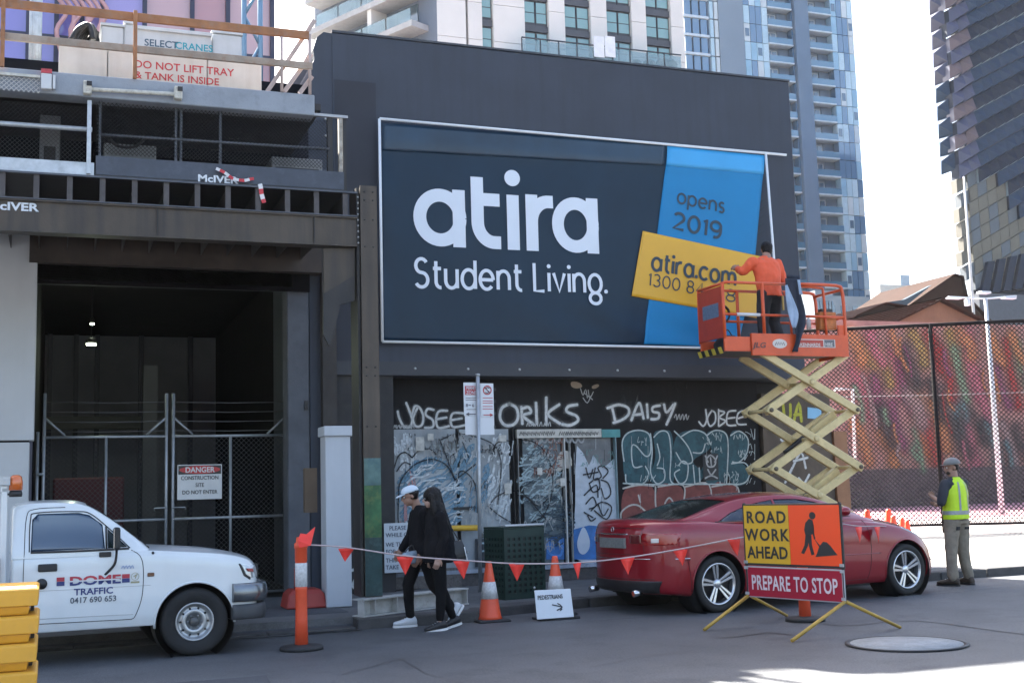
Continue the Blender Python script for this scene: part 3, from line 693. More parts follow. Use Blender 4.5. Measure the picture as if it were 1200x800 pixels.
# monoline lettering, drawn as pen strokes in units of the x-height
def arc(cx, cy, rx, ry, a0, a1, n=18): return [(cx+rx*math.cos(math.radians(a0+(a1-a0)*i/n)), cy+ry*math.sin(math.radians(a0+(a1-a0)*i/n))) for i in range(n+1)]
def glyph(c, h=0.5):
    O = arc(h, .5, h, .5, 0, 360, 32)
    g = {'a': ([O, [(2*h,0),(2*h,1)]], 2*h), 'o': ([O], 2*h), 'd': ([O, [(2*h,0),(2*h,1.5)]], 2*h), 'p': ([O, [(0,1),(0,-.5)]], 2*h),
     'e': ([arc(h,.5,h,.5,0,318,28), [(0.02,.5),(2*h,.5)]], 2*h), 'c': ([arc(h,.5,h,.5,42,318,24)], 1.75*h),
     'n': ([[(0,0),(0,1)], arc(.4,.6,.4,.4,180,0,14)+[(.8,0)]], .8), 'u': ([[(.8,1),(.8,0)], [(0,1)]+arc(.4,.4,.4,.4,180,360,14)], .8),
     'm': ([[(0,0),(0,1)], arc(.36,.62,.36,.38,180,0,12)+[(.72,0)], arc(1.08,.62,.36,.38,180,0,12)+[(1.44,0)]], 1.44),
     'r': ([[(0,0),(0,1)], arc(.42,.55,.42,.45,180,72,12)], .52), 'i': ([[(0,0),(0,1)]], 0.0), 'l': ([[(0,0),(0,1.5)]], 0.0),
     't': ([[(.2,1.38)]+arc(.52,.32,.32,.32,180,278,10), [(0,1),(.55,1)]], .52), 'v': ([[(0,1),(.4,0),(.8,1)]], .8),
     's': ([arc(.32,.75,.28,.25,35,270,12)[:]+arc(.32,.25,.28,.25,90,-145,12)], .62), 'S': ([arc(.42,1.12,.38,.36,30,270,14)+arc(.42,.38,.42,.38,90,-150,16)], .86),
     'L': ([[(0,1.5),(0,0),(.7,0)]], .72), 'g': ([O, arc(h,-.3,h*.9,.3,0,360,24)], 2*h), '.': ([[(0,0),(.001,.06)]], 0.0), ' ': ([], .28),
     '0': ([arc(.45,.7,.45,.7,0,360,28)], .9), '1': ([[(0,1.15),(.22,1.4),(.22,0)]], .24), '2': ([arc(.42,1.0,.4,.4,155,-35,14)+[(0,0),(.85,0)]], .86),
     '9': ([arc(.42,.98,.42,.42,0,360,24), [(.84,.95)]+arc(.42,.55,.42,.55,0,-110,12)], .86), '3': ([arc(.4,1.06,.36,.34,150,-90,14), arc(.4,.37,.42,.37,90,-150,16)], .84),
     '4': ([[(.68,0),(.68,1.4),(0,.4),(.92,.4)]], .92), '8': ([arc(.42,1.06,.35,.34,0,360,22), arc(.42,.37,.42,.37,0,360,24)], .86)}
    return g[c]
def monoline(s, org, right, up, xh, pen, mat, parent, gap=.3, sx=1.0, h=.5, name='lettering', extra=None):
    st = Strokes(V3(right).cross(V3(up)) if True else None, .0, .0005)
    org = V3(org); r = V3(right).normalized(); u = V3(up).normalized(); st.n = r.cross(u).normalized()
    x = 0
    for c in s:
        ls, adv = glyph(c, h)
        for l in ls: st.line([org+r*((x+a)*xh*sx)+u*(b*xh) for a, b in l], pen, 1, caps=False)
        if c in 'i': st.fill([org+r*((x+pen/xh/sx*.0)*xh*sx)+u*(1.36*xh)+(r*math.cos(t*.4)+u*math.sin(t*.4))*pen*.62 for t in range(16)])
        if c == '.': st.fill([org+r*(x*xh*sx)+u*(pen*.5)+(r*math.cos(t*.4)+u*math.sin(t*.4))*pen*.62 for t in range(16)])
        x += adv+gap+pen/xh/sx*.0
    o = cling(st.build(name, mat, parent, recalc=False))
    so = o.modifiers.new('thickness', 'SOLIDIFY'); so.thickness = .0015; so.offset = 1
    return o, x
lw = M('letter_white', (0.66, 0.70, 0.76), 0.45, var=.03)
LY = BYP-.012
def cling(o):
    for v in o.data.vertices: v.co.y -= ripple(v.co.x+7.0, v.co.z+3.7)
    return o
# "atira" in heavy rounded letters
p0 = at(485, 287, 'Y', LY); p1_ = at(702, 299, 'Y', LY)
xh = at(520, 222, 'Y', LY).z-at(520, 289.5, 'Y', LY).z
Wd = p1_.x-p0.x; pen = xh*.225; zb = p0.z-.005
U = Wd/(620/182.0*1.0)    # metres per x-height across
def big(ls, dots=()):
    st = Strokes((0,-1,0), 0.0, .0006)
    for l in ls: st.line([V3((p0.x+a*U, LY, zb+b*xh)) for a, b in l], pen, 1, caps=False)
    for a, b, r_ in dots: st.fill([V3((p0.x+a*U+math.cos(t*math.pi/14)*r_*U, LY, zb+b*xh+math.sin(t*math.pi/14)*r_*xh)) for t in range(28)])
    o = cling(st.build('lettering', lw, bn, recalc=False, label='word atira in heavy white letters')); so = o.modifiers.new('thickness', 'SOLIDIFY'); so.thickness = .0015; so.offset = 1
hp = .1125
big([arc(.5-.03, .5, .47-hp+.0, .5-hp, 0, 360, 40), [(.92-hp+.0,0),(.92-hp,1)],
     [(1.03+hp,1.25),(1.03+hp,.46)]+arc(1.03+hp+.30, .46, .30, .46-hp, 180, 272, 14)+[(1.56,hp)], [(1.03+hp,.86),(1.55,.86)],
     [(1.68+hp,0),(1.68+hp,.97)], [(2.03+hp,0),(2.03+hp,1)], [(2.03+hp,.5)]+arc(2.03+hp+.32,.52,.32,.48-hp,180,95,10)+[(2.55,1-hp)],
     arc(3.0-.03, .5, .45-hp+.0, .5-hp, 0, 360, 40), [(3.41-hp,0),(3.41-hp,1)]], [(1.68+hp,1.27,.145)])
# "Student Living."
q0 = at(487, 336, 'Y', LY); q1 = at(710, 347, 'Y', LY); xh2 = at(560, 317, 'Y', LY).z-at(560, 339, 'Y', LY).z
def fit(s, a, b, xh, pen, mat, gap, h, yaxis=None):
    a = V3(a); b = V3(b); r = (b-a); tot = 0
    for i, c in enumerate(s): tot += glyph(c, h)[1]+(gap if i < len(s)-1 else 0)
    sx = r.length/(tot*xh); r.normalize(); n = V3((0,-1,0)); u = n.cross(r)
    if u.z < 0: u = -u
    return monoline(s, a, r, u, xh, pen, mat, bn, gap, sx, h)
fit('Student Living.', q0, V3((q1.x, q0.y, q0.z)), xh2, .052, lw, .34, .46)
ink = M('letter_ink', (0.016, 0.035, 0.055), 0.5, var=.03)
LY2 = BYP-.024
o1 = at(794, 237.5, 'Y', LY2); o2 = at(848, 249.5, 'Y', LY2)
fit('opens', o1, o2, at(820, 232, 'Y', LY2).z-at(820, 243.5, 'Y', LY2).z, .034, ink, .36, .46)
o1 = at(789, 267, 'Y', LY2); o2 = at(844, 279.5, 'Y', LY2)
fit('2019', o1, o2, (at(815, 251, 'Y', LY2).z-at(815, 269.5, 'Y', LY2).z)/1.4, .048, ink, .36, .46)
LY3 = BYP-.034
o1 = at(764, 316, 'Y', LY3); o2 = at(861, 334.5, 'Y', LY3)
fit('atira.com', o1, o2, at(800, 308, 'Y', LY3).z-at(800, 322.5, 'Y', LY3).z, .048, ink, .38, .46)
o1 = at(760, 334, 'Y', LY3); o2 = at(824, 346, 'Y', LY3)
fit('1300 84', o1, o2, (at(790, 325, 'Y', LY3).z-at(790, 339, 'Y', LY3).z)/1.4, .022, ink, .34, .46)
o1 = at(851, 352, 'Y', LY3); o2 = at(861, 354, 'Y', LY3)
fit('8', o1, o2, (at(790, 325, 'Y', LY3).z-at(790, 339, 'Y', LY3).z)/1.4, .022, ink, .34, .46)
# ================================================================== BUILDING SITE ON THE LEFT
def A(x, y): return at(x, y, 'Y', 14.0)
def B_(x, y): return at(x, y, 'Y', 16.8)
def GT(x, y): return at(x, y, 'Y', 17.6)
steel = M('dark_steel', (0.024, 0.023, 0.024), 0.5, 0.3, var=0.25, scale=2.5, streak=0.5, dirt=(0.05, 0.04, 0.033), bump=.1, bscale=40)
steelb = M('beam_steel', (0.070, 0.055, 0.042), 0.55, 0.3, var=0.3, scale=1.2, streak=0.7, dirt=(0.022, 0.022, 0.026), bump=.1, bscale=40)
galv = M('galvanised', (0.42, 0.44, 0.46), 0.45, 0.6, var=0.2, scale=9, bump=.1, bscale=90)
stencil = M('stencil_white', (0.62, 0.66, 0.7), 0.6, var=0.1, scale=20, dirt=(.2,.2,.22), dirt_amt=.5)
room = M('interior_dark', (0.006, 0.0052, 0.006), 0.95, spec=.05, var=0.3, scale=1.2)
site = thing('site_building', 'white panelled site building with a tall dark loading opening behind chain-link gates', 'building', (1.4, 17.2, 0))
wl = M('white_panel', (0.52, 0.53, 0.54), 0.6, var=0.06, scale=1.5, streak=.15, dirt=(0.4,0.41,0.42))
sl = B_(42, 400).x; sz = B_(20, 517).z; topz = B_(20, 272).z+.3
MB().box(-4.5, sl, 16.8, 17.1, sz+.012, topz).build('wall_panel', wl, site, bevel=.008)
MB().box(-4.5, sl-.05, 16.8, 17.1, .13, sz-.012).build('wall_panel', wl, site, bevel=.008)
MB().box(-4.5, sl-.06, 16.83, 17.1, sz-.012, sz+.012).build('panel_joint', room, site)
rx = B_(341, 450).x
# interior room
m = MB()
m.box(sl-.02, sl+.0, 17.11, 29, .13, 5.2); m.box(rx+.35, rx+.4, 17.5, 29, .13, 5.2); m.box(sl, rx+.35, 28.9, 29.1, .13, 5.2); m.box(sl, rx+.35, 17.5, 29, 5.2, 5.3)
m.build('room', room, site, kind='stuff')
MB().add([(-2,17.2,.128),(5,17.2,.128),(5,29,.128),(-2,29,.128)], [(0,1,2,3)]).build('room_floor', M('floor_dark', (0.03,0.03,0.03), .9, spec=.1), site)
lz = B_(200, 331).z; lz2 = B_(200, 314).z
MB().box(sl, rx+.05, 16.9, 17.3, lz, lz2).build('lintel', M('lintel_concrete', (0.075,0.08,0.088), .75, var=.3, scale=2, dirt=(.05,.05,.06), dirt_amt=.5), site, bevel=.01)
MB().box(sl-.1, B_(376,300).x, 16.75, 17.4, lz2+.003, 5.2).build('upper_lintel', M('lintel_rust', (0.055,0.038,0.028), .7, var=.5, scale=1.6, streak=.4, dirt=(0.025,0.022,0.022)), site)
MB().box(B_(340,450).x, B_(366,450).x, 17.0, 17.4, .13, lz2).build('concrete_pillar', M('pillar_concrete', (0.09,0.098,0.115), .8, var=.25, scale=1.8, bump=.2, bscale=40, dirt=(.07,.07,.08), dirt_amt=.5), site, bevel=.015)
MB().box(B_(366.5,450).x, B_(379,450).x, 17.05, 17.4, .13, 5.2).build('dark_pier', M('pier_black', (0.018,0.017,0.018), .7), site)
MB().box(B_(379.5,450).x, B_(396,450).x, 16.86, 17.01, .13, 5.6).build('brown_pier', M('pier_brown', (0.042,0.037,0.034), .8, var=.3, scale=3, dirt=(.04,.04,.045), dirt_amt=.5), site)
for px_, py_ in ((359,472),(359,478),(359,555),(359,580)):
    p = at(px_, py_, 'Y', 16.995); MB().box(p.x-.025, p.x+.025, 16.97, 17.0, p.z-.03, p.z+.03).build('anchor_plate', steel, site)
# inner pillar and red container deep in the room
p = at(176, 500, 'Y', 24); MB().box(p.x-.13, p.x+.13, 24, 24.3, .13, at(176, 428, 'Y', 24).z).build('inner_pillar', M('inner_grey', (0.12,0.12,0.14), .8), site)
a = at(62, 560, 'Y', 22); b = at(145, 640, 'Y', 22); MB().box(a.x, b.x, 22, 24, .13, a.z).build('storage_bin', M('bin_maroon', (0.10,0.018,0.025), .6), site, bevel=.03)
a = at(40, 494, 'Y', 26); b = at(165, 500, 'Y', 26); MB().box(a.x, b.x, 26, 26.1, b.z-.03, a.z+.1).build('inner_beam', M('inner_light_beam', (0.1,0.1,0.1), .7), site)
# lit lamp hanging in the dark opening
for px_, py_, r_, e_, lb in ((107,403,.075,30,'round white work light glowing deep inside the dark opening'),(108,379,.03,3,'small dim work light higher up in the dark opening')):
    p = at(px_, py_, 'Y', 21.0)
    lamp = thing('work_light', lb, 'lamp', p)
    MB().lathe([(0,.0),(r_*1.1,-.0),(r_*1.25,.05),(r_*.5,.1),(0,.1)], p+V3((0,0,.01)), (0,0,1), 18).build('housing', steel, lamp)
    MB().lathe([(0,-.02),(r_,-.018),(r_*1.02,0),(0,0)], p, (0,0,1), 18).build('lens', M('lamp_lens', (.9,.95,.85), .4, emis=(0.85,1.0,0.75), estr=9.0), lamp)
    MB().tube([p+V3((0,0,.1)), p+V3((0,0,5.2-p.z))], .008, 5).build('cable', steel, lamp)
    if r_ > .05:
        ld = bpy.data.lights.new('work_light_bulb', 'POINT'); ld.energy = 5; ld.color = (.85, 1, .75); ld.shadow_soft_size = .08
        lo = bpy.data.objects.new('bulb', ld); COL.objects.link(lo); lo.parent = lamp; lo.location = (0, -.0, -.14)

# ---- gates
def chain_mesh(corners, pitch, wt, name, mat, parent, kind='stuff'):
    """woven diagonal wires filling the quad bl, br, tr, tl"""
    bl, br, tr, tl = [V3(c) for c in corners]; Wd = (br-bl).length; H = (tl-bl).length; r = (br-bl)/Wd; u = (tl-bl)/H; n = r.cross(u)
    m = MB(); vs = []; fs = []
    for s_ in (1, -1):
        c = -H
        while c < Wd:
            # line x = c + t (s=1) or x = c + H - t
            if s_ == 1: x0, z0, x1, z1 = c, 0, c+H, H
            else: x0, z0, x1, z1 = c+H, 0, c, H
            def cl(x0, z0, x1, z1):
                dx, dz = x1-x0, z1-z0; t0, t1 = 0.0, 1.0
                for e, lo, hi in ((x0, 0, Wd),):
                    ta = (lo-x0)/dx; tb = (hi-x0)/dx
                    if ta > tb: ta, tb = tb, ta
                    t0 = max(t0, ta); t1 = min(t1, tb)
                return None if t0 >= t1 else (x0+dx*t0, z0+dz*t0, x0+dx*t1, z0+dz*t1)
            q = cl(x0, z0, x1, z1)
            if q:
                a = bl+r*q[0]+u*q[1]+n*(.5*wt*s_); b = bl+r*q[2]+u*q[3]+n*(.5*wt*s_); d = (b-a).normalized(); t = n.cross(d)
                o = len(vs); h = wt/2
                vs += [a+t*h, a+n*h, a-t*h, a-n*h, b+t*h, b+n*h, b-t*h, b-n*h]
                for k in range(4): fs.append((o+k, o+(k+1) % 4, o+4+(k+1) % 4, o+4+k))
            c += pitch
    m.add(vs, fs); return m.build(name, mat, parent, kind=kind, recalc=False)
gwire = M('gate_wire', (0.16, 0.165, 0.17), .5, .6)
gtube = M('gate_tube', (0.36, 0.38, 0.40), .45, .5, var=.15, scale=10)
def gate(xl, xr, lab, flip):
    bz, tz, pz = .16, GT(200, 511).z, GT(200, 461).z
    g = thing('chain_link_gate', lab, 'gate', ((xl+xr)/2, 17.6, 0.13), group='double chain-link site gates')
    r = .022
    for x in (xl, xr): MB().tube([(x, 17.6, bz), (x, 17.6, pz)], r, 8).build('post', gtube, g)
    mx = (xl+xr)/2; mz = GT(200, 608).z
    for z in (tz, mz, bz+.02): MB().tube([(xl, 17.6, z), (xr, 17.6, z)], r*.9, 8).build('rail', gtube, g)
    MB().tube([(mx, 17.6, bz), (mx, 17.6, tz)], r*.9, 8).build('upright', gtube, g)
    for x, s_ in ((xl, 1), (xr, -1)): MB().tube([(x, 17.6, tz+.27), (x+s_*.27, 17.6, tz+.02)], r*.7, 6).build('brace', gtube, g)
    for k in range(4):
        z = tz+.08+k*(pz-tz-.12)/3.6
        MB().tube([(xl, 17.6, z), (mx, 17.6, z-.012), (xr, 17.6, z)], .005, 4).build('barbed_wire', M('thin_wire', (.16,.16,.17), .5, .5), g)
    chain_mesh([(xl, 17.61, bz), (xr, 17.61, bz), (xr, 17.61, tz), (xl, 17.61, tz)], .07, .0048, 'wire_mesh', gwire, g)
    MB().tube([((xr-.16) if flip else (xl+.16), 17.55, mz+.12), ((xr-.16) if flip else (xl+.16), 17.55, mz+.16), ((xr) if flip else xl, 17.55, mz+.16)], .01, 6).build('latch', gtube, g)
    if flip is False:
        MB().tube([(xr+.07, 17.6, bz), (xr+.07, 17.6, GT(340, 503).z)], .022, 8).build('hinge_post', gtube, g)
        for z in (.5, 1.9): MB().tube([(xr, 17.57, z), (xr+.07, 17.57, z)], .02, 6).build('hinge', gtube, g)
    else:
        MB().tube([(xl-.08, 17.6, bz), (xl-.08, 17.6, GT(46, 506).z)], .022, 8).build('hinge_post', gtube, g)
        for z in (.5, 1.9): MB().tube([(xl, 17.57, z), (xl-.08, 17.57, z)], .02, 6).build('hinge', gtube, g)
    return g
gate(GT(51.5,520).x, GT(195,520).x, 'left chain-link gate leaf, behind the cab of the white utility truck', True)
gate(GT(203,520).x, GT(335,520).x, 'right chain-link gate leaf carrying the danger sign', False)
# danger sign
a = at(208, 544.5, 'Y', 17.54); b = at(260, 584, 'Y', 17.54)
ds = thing('danger_sign', 'white DANGER construction site sign with red header wired to the gate', 'sign', (a.x, 17.54, b.z))
MB().box(a.x, b.x, 17.54, 17.545, b.z, a.z).build('plate', M('sign_white', (0.62,0.62,0.61), .4, var=.06, scale=6), ds)
MB().box(a.x+.012, b.x-.012, 17.536, 17.5395, a.z-.135, a.z-.012).build('header', M('sign_black', (0.02,0.02,0.02), .4), ds)
m = MB(); cx = (a.x+b.x)/2; m.sheet([(cx+math.cos(t*.2618)*(b.x-a.x)*.46, 17.532, a.z-.073+math.sin(t*.2618)*.055) for t in range(24)], (0,-1,0), .003); m.build('red_oval', M('sign_red', (0.5,0.03,0.03), .4), ds)
text('DANGER', .105, (cx, 17.531, a.z-.108), mat=MATS['sign_white'], parent=ds, bold=.02, align='CENTER', sx=.95)
for i, t_ in enumerate(('CONSTRUCTION', 'SITE', 'DO NOT ENTER')):
    text(t_, .075, (cx, 17.538, a.z-.21-i*.1), mat=MATS['sign_black'], parent=ds, bold=.012, align='CENTER', sx=.88)

# ---- the steel gantry over the footpath
gan = thing('site_gantry', 'dark steel gantry on a column over the footpath, lettered McIVER', 'gantry', (1.5, 14.0, 0.3))
zb0, zb1 = 4.455, 4.815
def ibeam(x0, x1, y, z0, z1, fl, parent, name, mat, axis='X'):
    m = MB(); m.box(x0, x1, y-fl/2, y+fl/2, z1-.018, z1); m.box(x0, x1, y-fl/2, y+fl/2, z0, z0+.018); m.box(x0, x1, y-.07, y-.045, z0+.018, z1-.018)
    return m.build(name, mat, parent)
ibeam(-5.0, A(417,270).x, 14.02, zb0, zb1, .2, gan, 'main_beam', steelb)
for px_ in (367, 184): p = A(px_, 270); MB().box(p.x-.006, p.x+.006, 13.925, 13.948, zb0+.02, zb1-.02).build('stiffener', steel, gan)
z0, z1 = 4.835, 5.10
for i in range(18):
    x = A(403, 240).x-i*.345
    m = MB(); m.box(x-.03, x+.03, 13.93, 14.0, z0, z1); m.box(x-.006, x+.006, 14.0, 16.9, z0, z1); m.build('joist', M('joist_steel', (0.07,0.062,0.062), .55, .3, var=.3, scale=6), gan)
MB().box(-5, A(417,270).x, 13.9, 13.95, z1, z1+.022).build('edge_angle', M('edge_steel', (0.07,0.075,0.09), .5, .4, var=.2), gan)
MB().box(-5, A(417,270).x, 13.91, 14.12, z0-.017, z0-.003).build('edge_angle', MATS['edge_steel'], gan)
MB().box(-5, A(404,200).x, 13.96, 16.95, z1+.024, z1+.05).build('deck', steel, gan)
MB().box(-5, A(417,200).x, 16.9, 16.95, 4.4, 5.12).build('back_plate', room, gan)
# upper channel with the second lettering; checker-plate toe board on the left
tzc = A(200, 186).z
MB().box(A(112,200).x, A(402,200).x, 13.96, 13.99, z1+.052, A(300,196).z).build('toe_channel', M('channel_blue_grey', (0.05,0.055,0.07), .4, .4, var=.25, scale=3, dirt=(.1,.11,.13), dirt_amt=.3), gan)
MB().box(-5, A(110,200).x, 13.93, 13.95, z1+.03, A(50,189).z).build('toe_board', galv, gan)
p = A(231, 213); text('McIVER', .115, (p.x, 13.958, p.z-.005), mat=stencil, parent=gan, bold=.03, sx=1.25)
p = A(-15, 246); text('McIVER', .125, (p.x, 13.948, p.z-.0), mat=stencil, parent=gan, bold=.03, sx=1.3)
# column
cl, cr = A(421.5,400).x, A(441,400).x
m = MB(); m.box(cl, cr, 13.88, 13.9, .33, 5.2); m.box(cl, cr, 14.12, 14.14, .33, 5.2); m.box(cl+.02, cl+.035, 13.9, 14.12, .33, 5.2); m.build('column', steelb, gan)
m = MB(); m.box(cl-.035, cl-.002, 13.93, 14.3, .33, 5.18); m.build('column_web_plate', steel, gan)
for k in range(9): MB().lathe([(0,0),(.012,0),(.012,.012),(0,.013)], (cl-.018, 13.93, 4.5+k*.07), (0,-1,0), 8).build('bolt', MATS['bolt_zinc'], gan)
for z in (5.12, 5.02, 4.78, 4.45, 3.0, 2.9, 2.3): 
    for x in (cl+.05, cr-.05): MB().lathe([(0,0),(.011,0),(.011,.006),(0,.007)], (x, 13.88, z), (0,-1,0), 8).build('rivet', M('rivet_black', (.01,.01,.01), .6), gan)
gz = A(434, 537).z
for (q0, q1, c_, d_) in ((.34, .34+(gz-.34)*.42, (.022,.055,.055), (.05,.10,.10)), (.342+(gz-.34)*.42, .34+(gz-.34)*.80, (.035,.115,.045), (.12,.17,.05)), (.342+(gz-.34)*.80, gz, (.07,.13,.12), (.04,.10,.12))):
    MB().box(cl+.002, cr-.002, 13.868, 13.878, q0, q1).build('painted_sleeve', M('painted_green_%d' % int(q0*100), c_, .6, var=.5, scale=4, dirt=d_, dirt_amt=.7), gan)
# haunch brackets right of the opening
m = MB(); m.sheet([A(379,291), A(416,291), A(416,322), A(380,344)], (0,-1,0), .04); m.build('haunch_plate', steelb, gan)
m = MB(); m.sheet([A(379,344), A(416,322), A(416,352), A(399,357), A(391,392), A(386,405), A(379,392)], (0,-1,0), .06); m.build('knee_brace', steel, gan)
# cream and rust post at deck end, with hanging rag
MB().box(A(384,170).x, A(390,170).x, 14.0, 14.06, z1+.05, A(390,137).z).build('end_post', steel, gan)
MB().box(A(397,170).x, A(401,170).x, 13.98, 14.05, z1+.05, A(400,137).z).build('end_post', M('post_cream', (0.30,0.27,0.23), .7, var=.5, scale=12), gan)
MB().box(A(402,170).x, A(406,170).x, 14.0, 14.08, z1+.05, A(400,137).z).build('end_post', steel, gan)
MB().box(A(366,137).x, A(407,137).x, 13.97, 14.02, A(400,139).z, A(400,136).z).build('end_rail', M('rail_light', (.35,.35,.36), .5, .4), gan)
# guard panels and rails of the first deck
MB().box(A(104,150).x-.02, A(104,150).x+.025, 13.9, 13.94, z1+.04, A(108,121).z).build('guard_post', galv, gan)
MB().tube([(-5, 13.93, A(50,153).z), (A(108,155).x, 13.93, A(104,154).z)], .03, 8).build('guard_rail', galv, gan)
for px_ in (117, 206, 212, 258): 
    m = MB(); m.box(A(px_,150).x-.012, A(px_,150).x+.016, 13.99, 14.03, z1+.05, A(px_,112).z+.1); m.build('guard_post', M('post_grey', (.075,.08,.09), .5, .4, var=.3, scale=8), gan)
MB().tube([(A(118,160).x, 14.0, A(118,158).z), (A(386,175).x, 14.0, A(386,175).z)], .02, 8).build('guard_rail', MATS['post_grey'], gan)
chain_mesh([(-3, 14.06, z1+.06), (A(100,180).x, 14.06, z1+.06), (A(100,180).x, 14.06, 5.95), (-3, 14.06, 5.95)], .05, .004, 'guard_mesh', M('mesh_dark', (.06,.065,.075), .5, .4), gan)
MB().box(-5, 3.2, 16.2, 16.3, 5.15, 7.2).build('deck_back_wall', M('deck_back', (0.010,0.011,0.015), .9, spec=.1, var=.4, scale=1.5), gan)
MB().box(-5, 2.95, 14.145, 16.29, 6.17, 6.255).build('upper_deck', steel, gan)
chain_mesh([(A(112,180).x, 13.985, z1+.3), (A(384,180).x, 13.985, z1+.3), (A(384,180).x, 13.985, 6.0), (A(112,180).x, 13.985, 6.0)], .045, .006, 'guard_mesh', M('shade_mesh', (.012,.013,.016), .7), gan)
# things stored on the deck
def crate(name, lab, cat, x0, y0, x1, y1, Y, dep, mat, extra=None):
    a = at(x0, y0, 'Y', Y); b = at(x1, y1, 'Y', Y); zb = max(b.z, z1+.051) if b.z < 5.6 else b.z
    t = thing(name, lab, cat, ((a.x+b.x)/2, Y+dep/2, zb))
    MB().box(a.x, b.x, Y, Y+dep, zb, a.z).build('casing', mat, t, bevel=.012)
    MB().box(a.x+.05, b.x-.05, Y-.012, Y, zb+.04, zb+(a.z-zb)*.35).build('vent_panel', steel, t)
    return t
crate('generator', 'pale grey generator box on the gantry deck beneath a sagging black hose', 'generator', 122, 167, 183, 200, 15.0, .8, M('gen_grey', (.22,.24,.26), .5, var=.2))
crate('site_box', 'grey metal site box at the right end of the gantry deck', 'box', 318, 183, 378, 206, 14.8, .8, M('site_grey', (.16,.165,.17), .5, var=.3))
crate('electrical_cabinet', 'tall grey cabinet at the left end of the gantry deck', 'cabinet', 47, 130, 70, 195, 15.2, .5, M('cab_grey', (.17,.18,.2), .5, var=.2))
hs = thing('hose', 'black hose sagging in a loop above the generator on the deck', 'hose', at(150,170,'Y',14.8))
MB().tube(smooth_path([at(x, y, 'Y', 14.8) for x, y in ((128,162),(136,170),(150,173),(162,170),(172,161))], 5), .018, 6).build('tube', M('black_rubber', (.012,.012,.013), .5), hs)
# fascia
f0, f1 = 6.01, 6.265
fas = MB(); fas.box(-5, A(366,110).x, 13.86, 14.14, f0, f1); fas.build('fascia', M('fascia_concrete', (0.25,0.275,0.31), .7, var=.12, scale=2.5, bump=.1, bscale=60, dirt=(.16,.17,.19), dirt_amt=.4), gan, bevel=.01)
tb = thing('lashing_bar', 'cream tube between two rust-stained brackets hanging under the grey fascia', 'bar', A(155, 113))
crm = M('cream_paint', (.5,.48,.42), .6, var=.2, scale=9, dirt=(.12,.07,.05), dirt_amt=.4)
MB().tube([V3((A(106,112).x, 13.8, A(106,111.5).z)), V3((A(204,118).x, 13.8, A(204,117).z))], .025, 8).build('tube', crm, tb)
for q in (102, 207):
    p = A(q, 111 if q < 150 else 117); MB().box(p.x-.045, p.x+.045, 13.77, 13.86, p.z-.06, p.z+.09).build('bracket', crm, tb, bevel=.01)
    MB().box(p.x-.01, p.x+.045, 13.755, 13.77, p.z+.03, p.z+.08).build('clamp', steel, tb)
tg = thing('junction_box', 'white box with red top on the gantry fascia at upper left', 'box', A(54, 110))
p = A(48,111); q = A(61,89)
MB().box(p.x, q.x, 13.78, 13.86, p.z, q.z-.05).build('casing', wl, tg, bevel=.008); MB().box(p.x, q.x, 13.78, 13.86, q.z-.048, q.z).build('lid', M('lid_red', (.4,.04,.05), .5, var=.4, scale=20), tg)
MB().box(A(62,100).x, A(65,100).x, 13.79, 13.85, A(62,111).z, A(62,95).z).build('conduit', wl, tg)
chain_mesh([(-3, 13.83, A(10,112).z), (A(47,112).x, 13.83, A(10,112).z), (A(47,112).x, 13.83, A(10,95).z), (-3, 13.83, A(10,95).z)], .05, .008, 'fascia_mesh', M('mesh_white', (.5,.5,.5), .5), gan)
MB().box(-3, A(47,100).x, 13.8, 13.84, A(10,95).z, A(10,92).z).build('mesh_rail', crm, gan)
# red and white tape
tape = thing('barrier_tape', 'torn red and white barrier tape dangling from the gantry deck edge', 'tape', A(300, 225))
tr = M('tape_red', (.5,.03,.04), .5); tw = M('tape_white', (.6,.6,.6), .5)
tp = smooth_path([V3((p.x, 13.9, p.z)) for p in (A(252,200), A(262,205), A(272,212), A(285,214), A(296,212), A(303,218), A(305,230), A(308,240))], 4)
for i in range(len(tp)-1):
    if 15 < i < 20: continue
    m = MB(); m.beam(tp[i], tp[i+1], .004, .035 if i < 20 else .05, mi=0); m.build('tape_segment', tr if (i//2) % 2 else tw, tape)
# ---- rooftop tray, crane counterweight boxes and orange guard rails
tray = thing('lift_tray', 'cream steel tray lettered DO NOT LIFT TRAY on top of the gantry', 'container', (1.4, 14.6, f1))
TY = 14.35
def T_(x, y): return at(x, y, 'Y', TY)
crw = M('cream_steel', (.50,.49,.45), .6, var=.08, scale=3, streak=.35, dirt=(.3,.27,.23))
xs = [T_(68,80).x, T_(126,85).x, T_(243,90).x, T_(307,95).x]; tz_ = T_(150,55).z
for i in range(3): MB().box(xs[i]+.004, xs[i+1]-.004, TY, TY+1.6, f1+.01, tz_).build('side_panel', crw, tray, bevel=.01)
rl = M('stencil_red', (.42,.03,.04), .6, var=.2, scale=20)
p = T_(157, 79); text('DO NOT LIFT TRAY', .13, (p.x, TY, p.z), mat=rl, parent=tray, bold=.012, sx=1.0, right=(1,0,-.0))
p = T_(158, 91.5); text('& TANK IS INSIDE', .12, (p.x, TY, p.z), mat=rl, parent=tray, bold=.012, sx=1.03)
scb = thing('crane_box', 'white box lettered SELECT CRANES above the cream tray', 'box', T_(203, 50))
SY = 15.0
def S_(x, y): return at(x, y, 'Y', SY)
wg = M('white_grey_steel', (.46,.48,.49), .6, var=.08, scale=3, streak=.3, dirt=(.3,.3,.3))
a = S_(160, 36); b = S_(248, 64)
MB().box(a.x, b.x, SY, SY+1, tz_+.003, S_(200,36).z).build('casing', wg, scb, bevel=.012)
MB().box(a.x, b.x, SY-.04, SY, S_(200,39).z, S_(200,35).z).build('rim', wg, scb, bevel=.005)
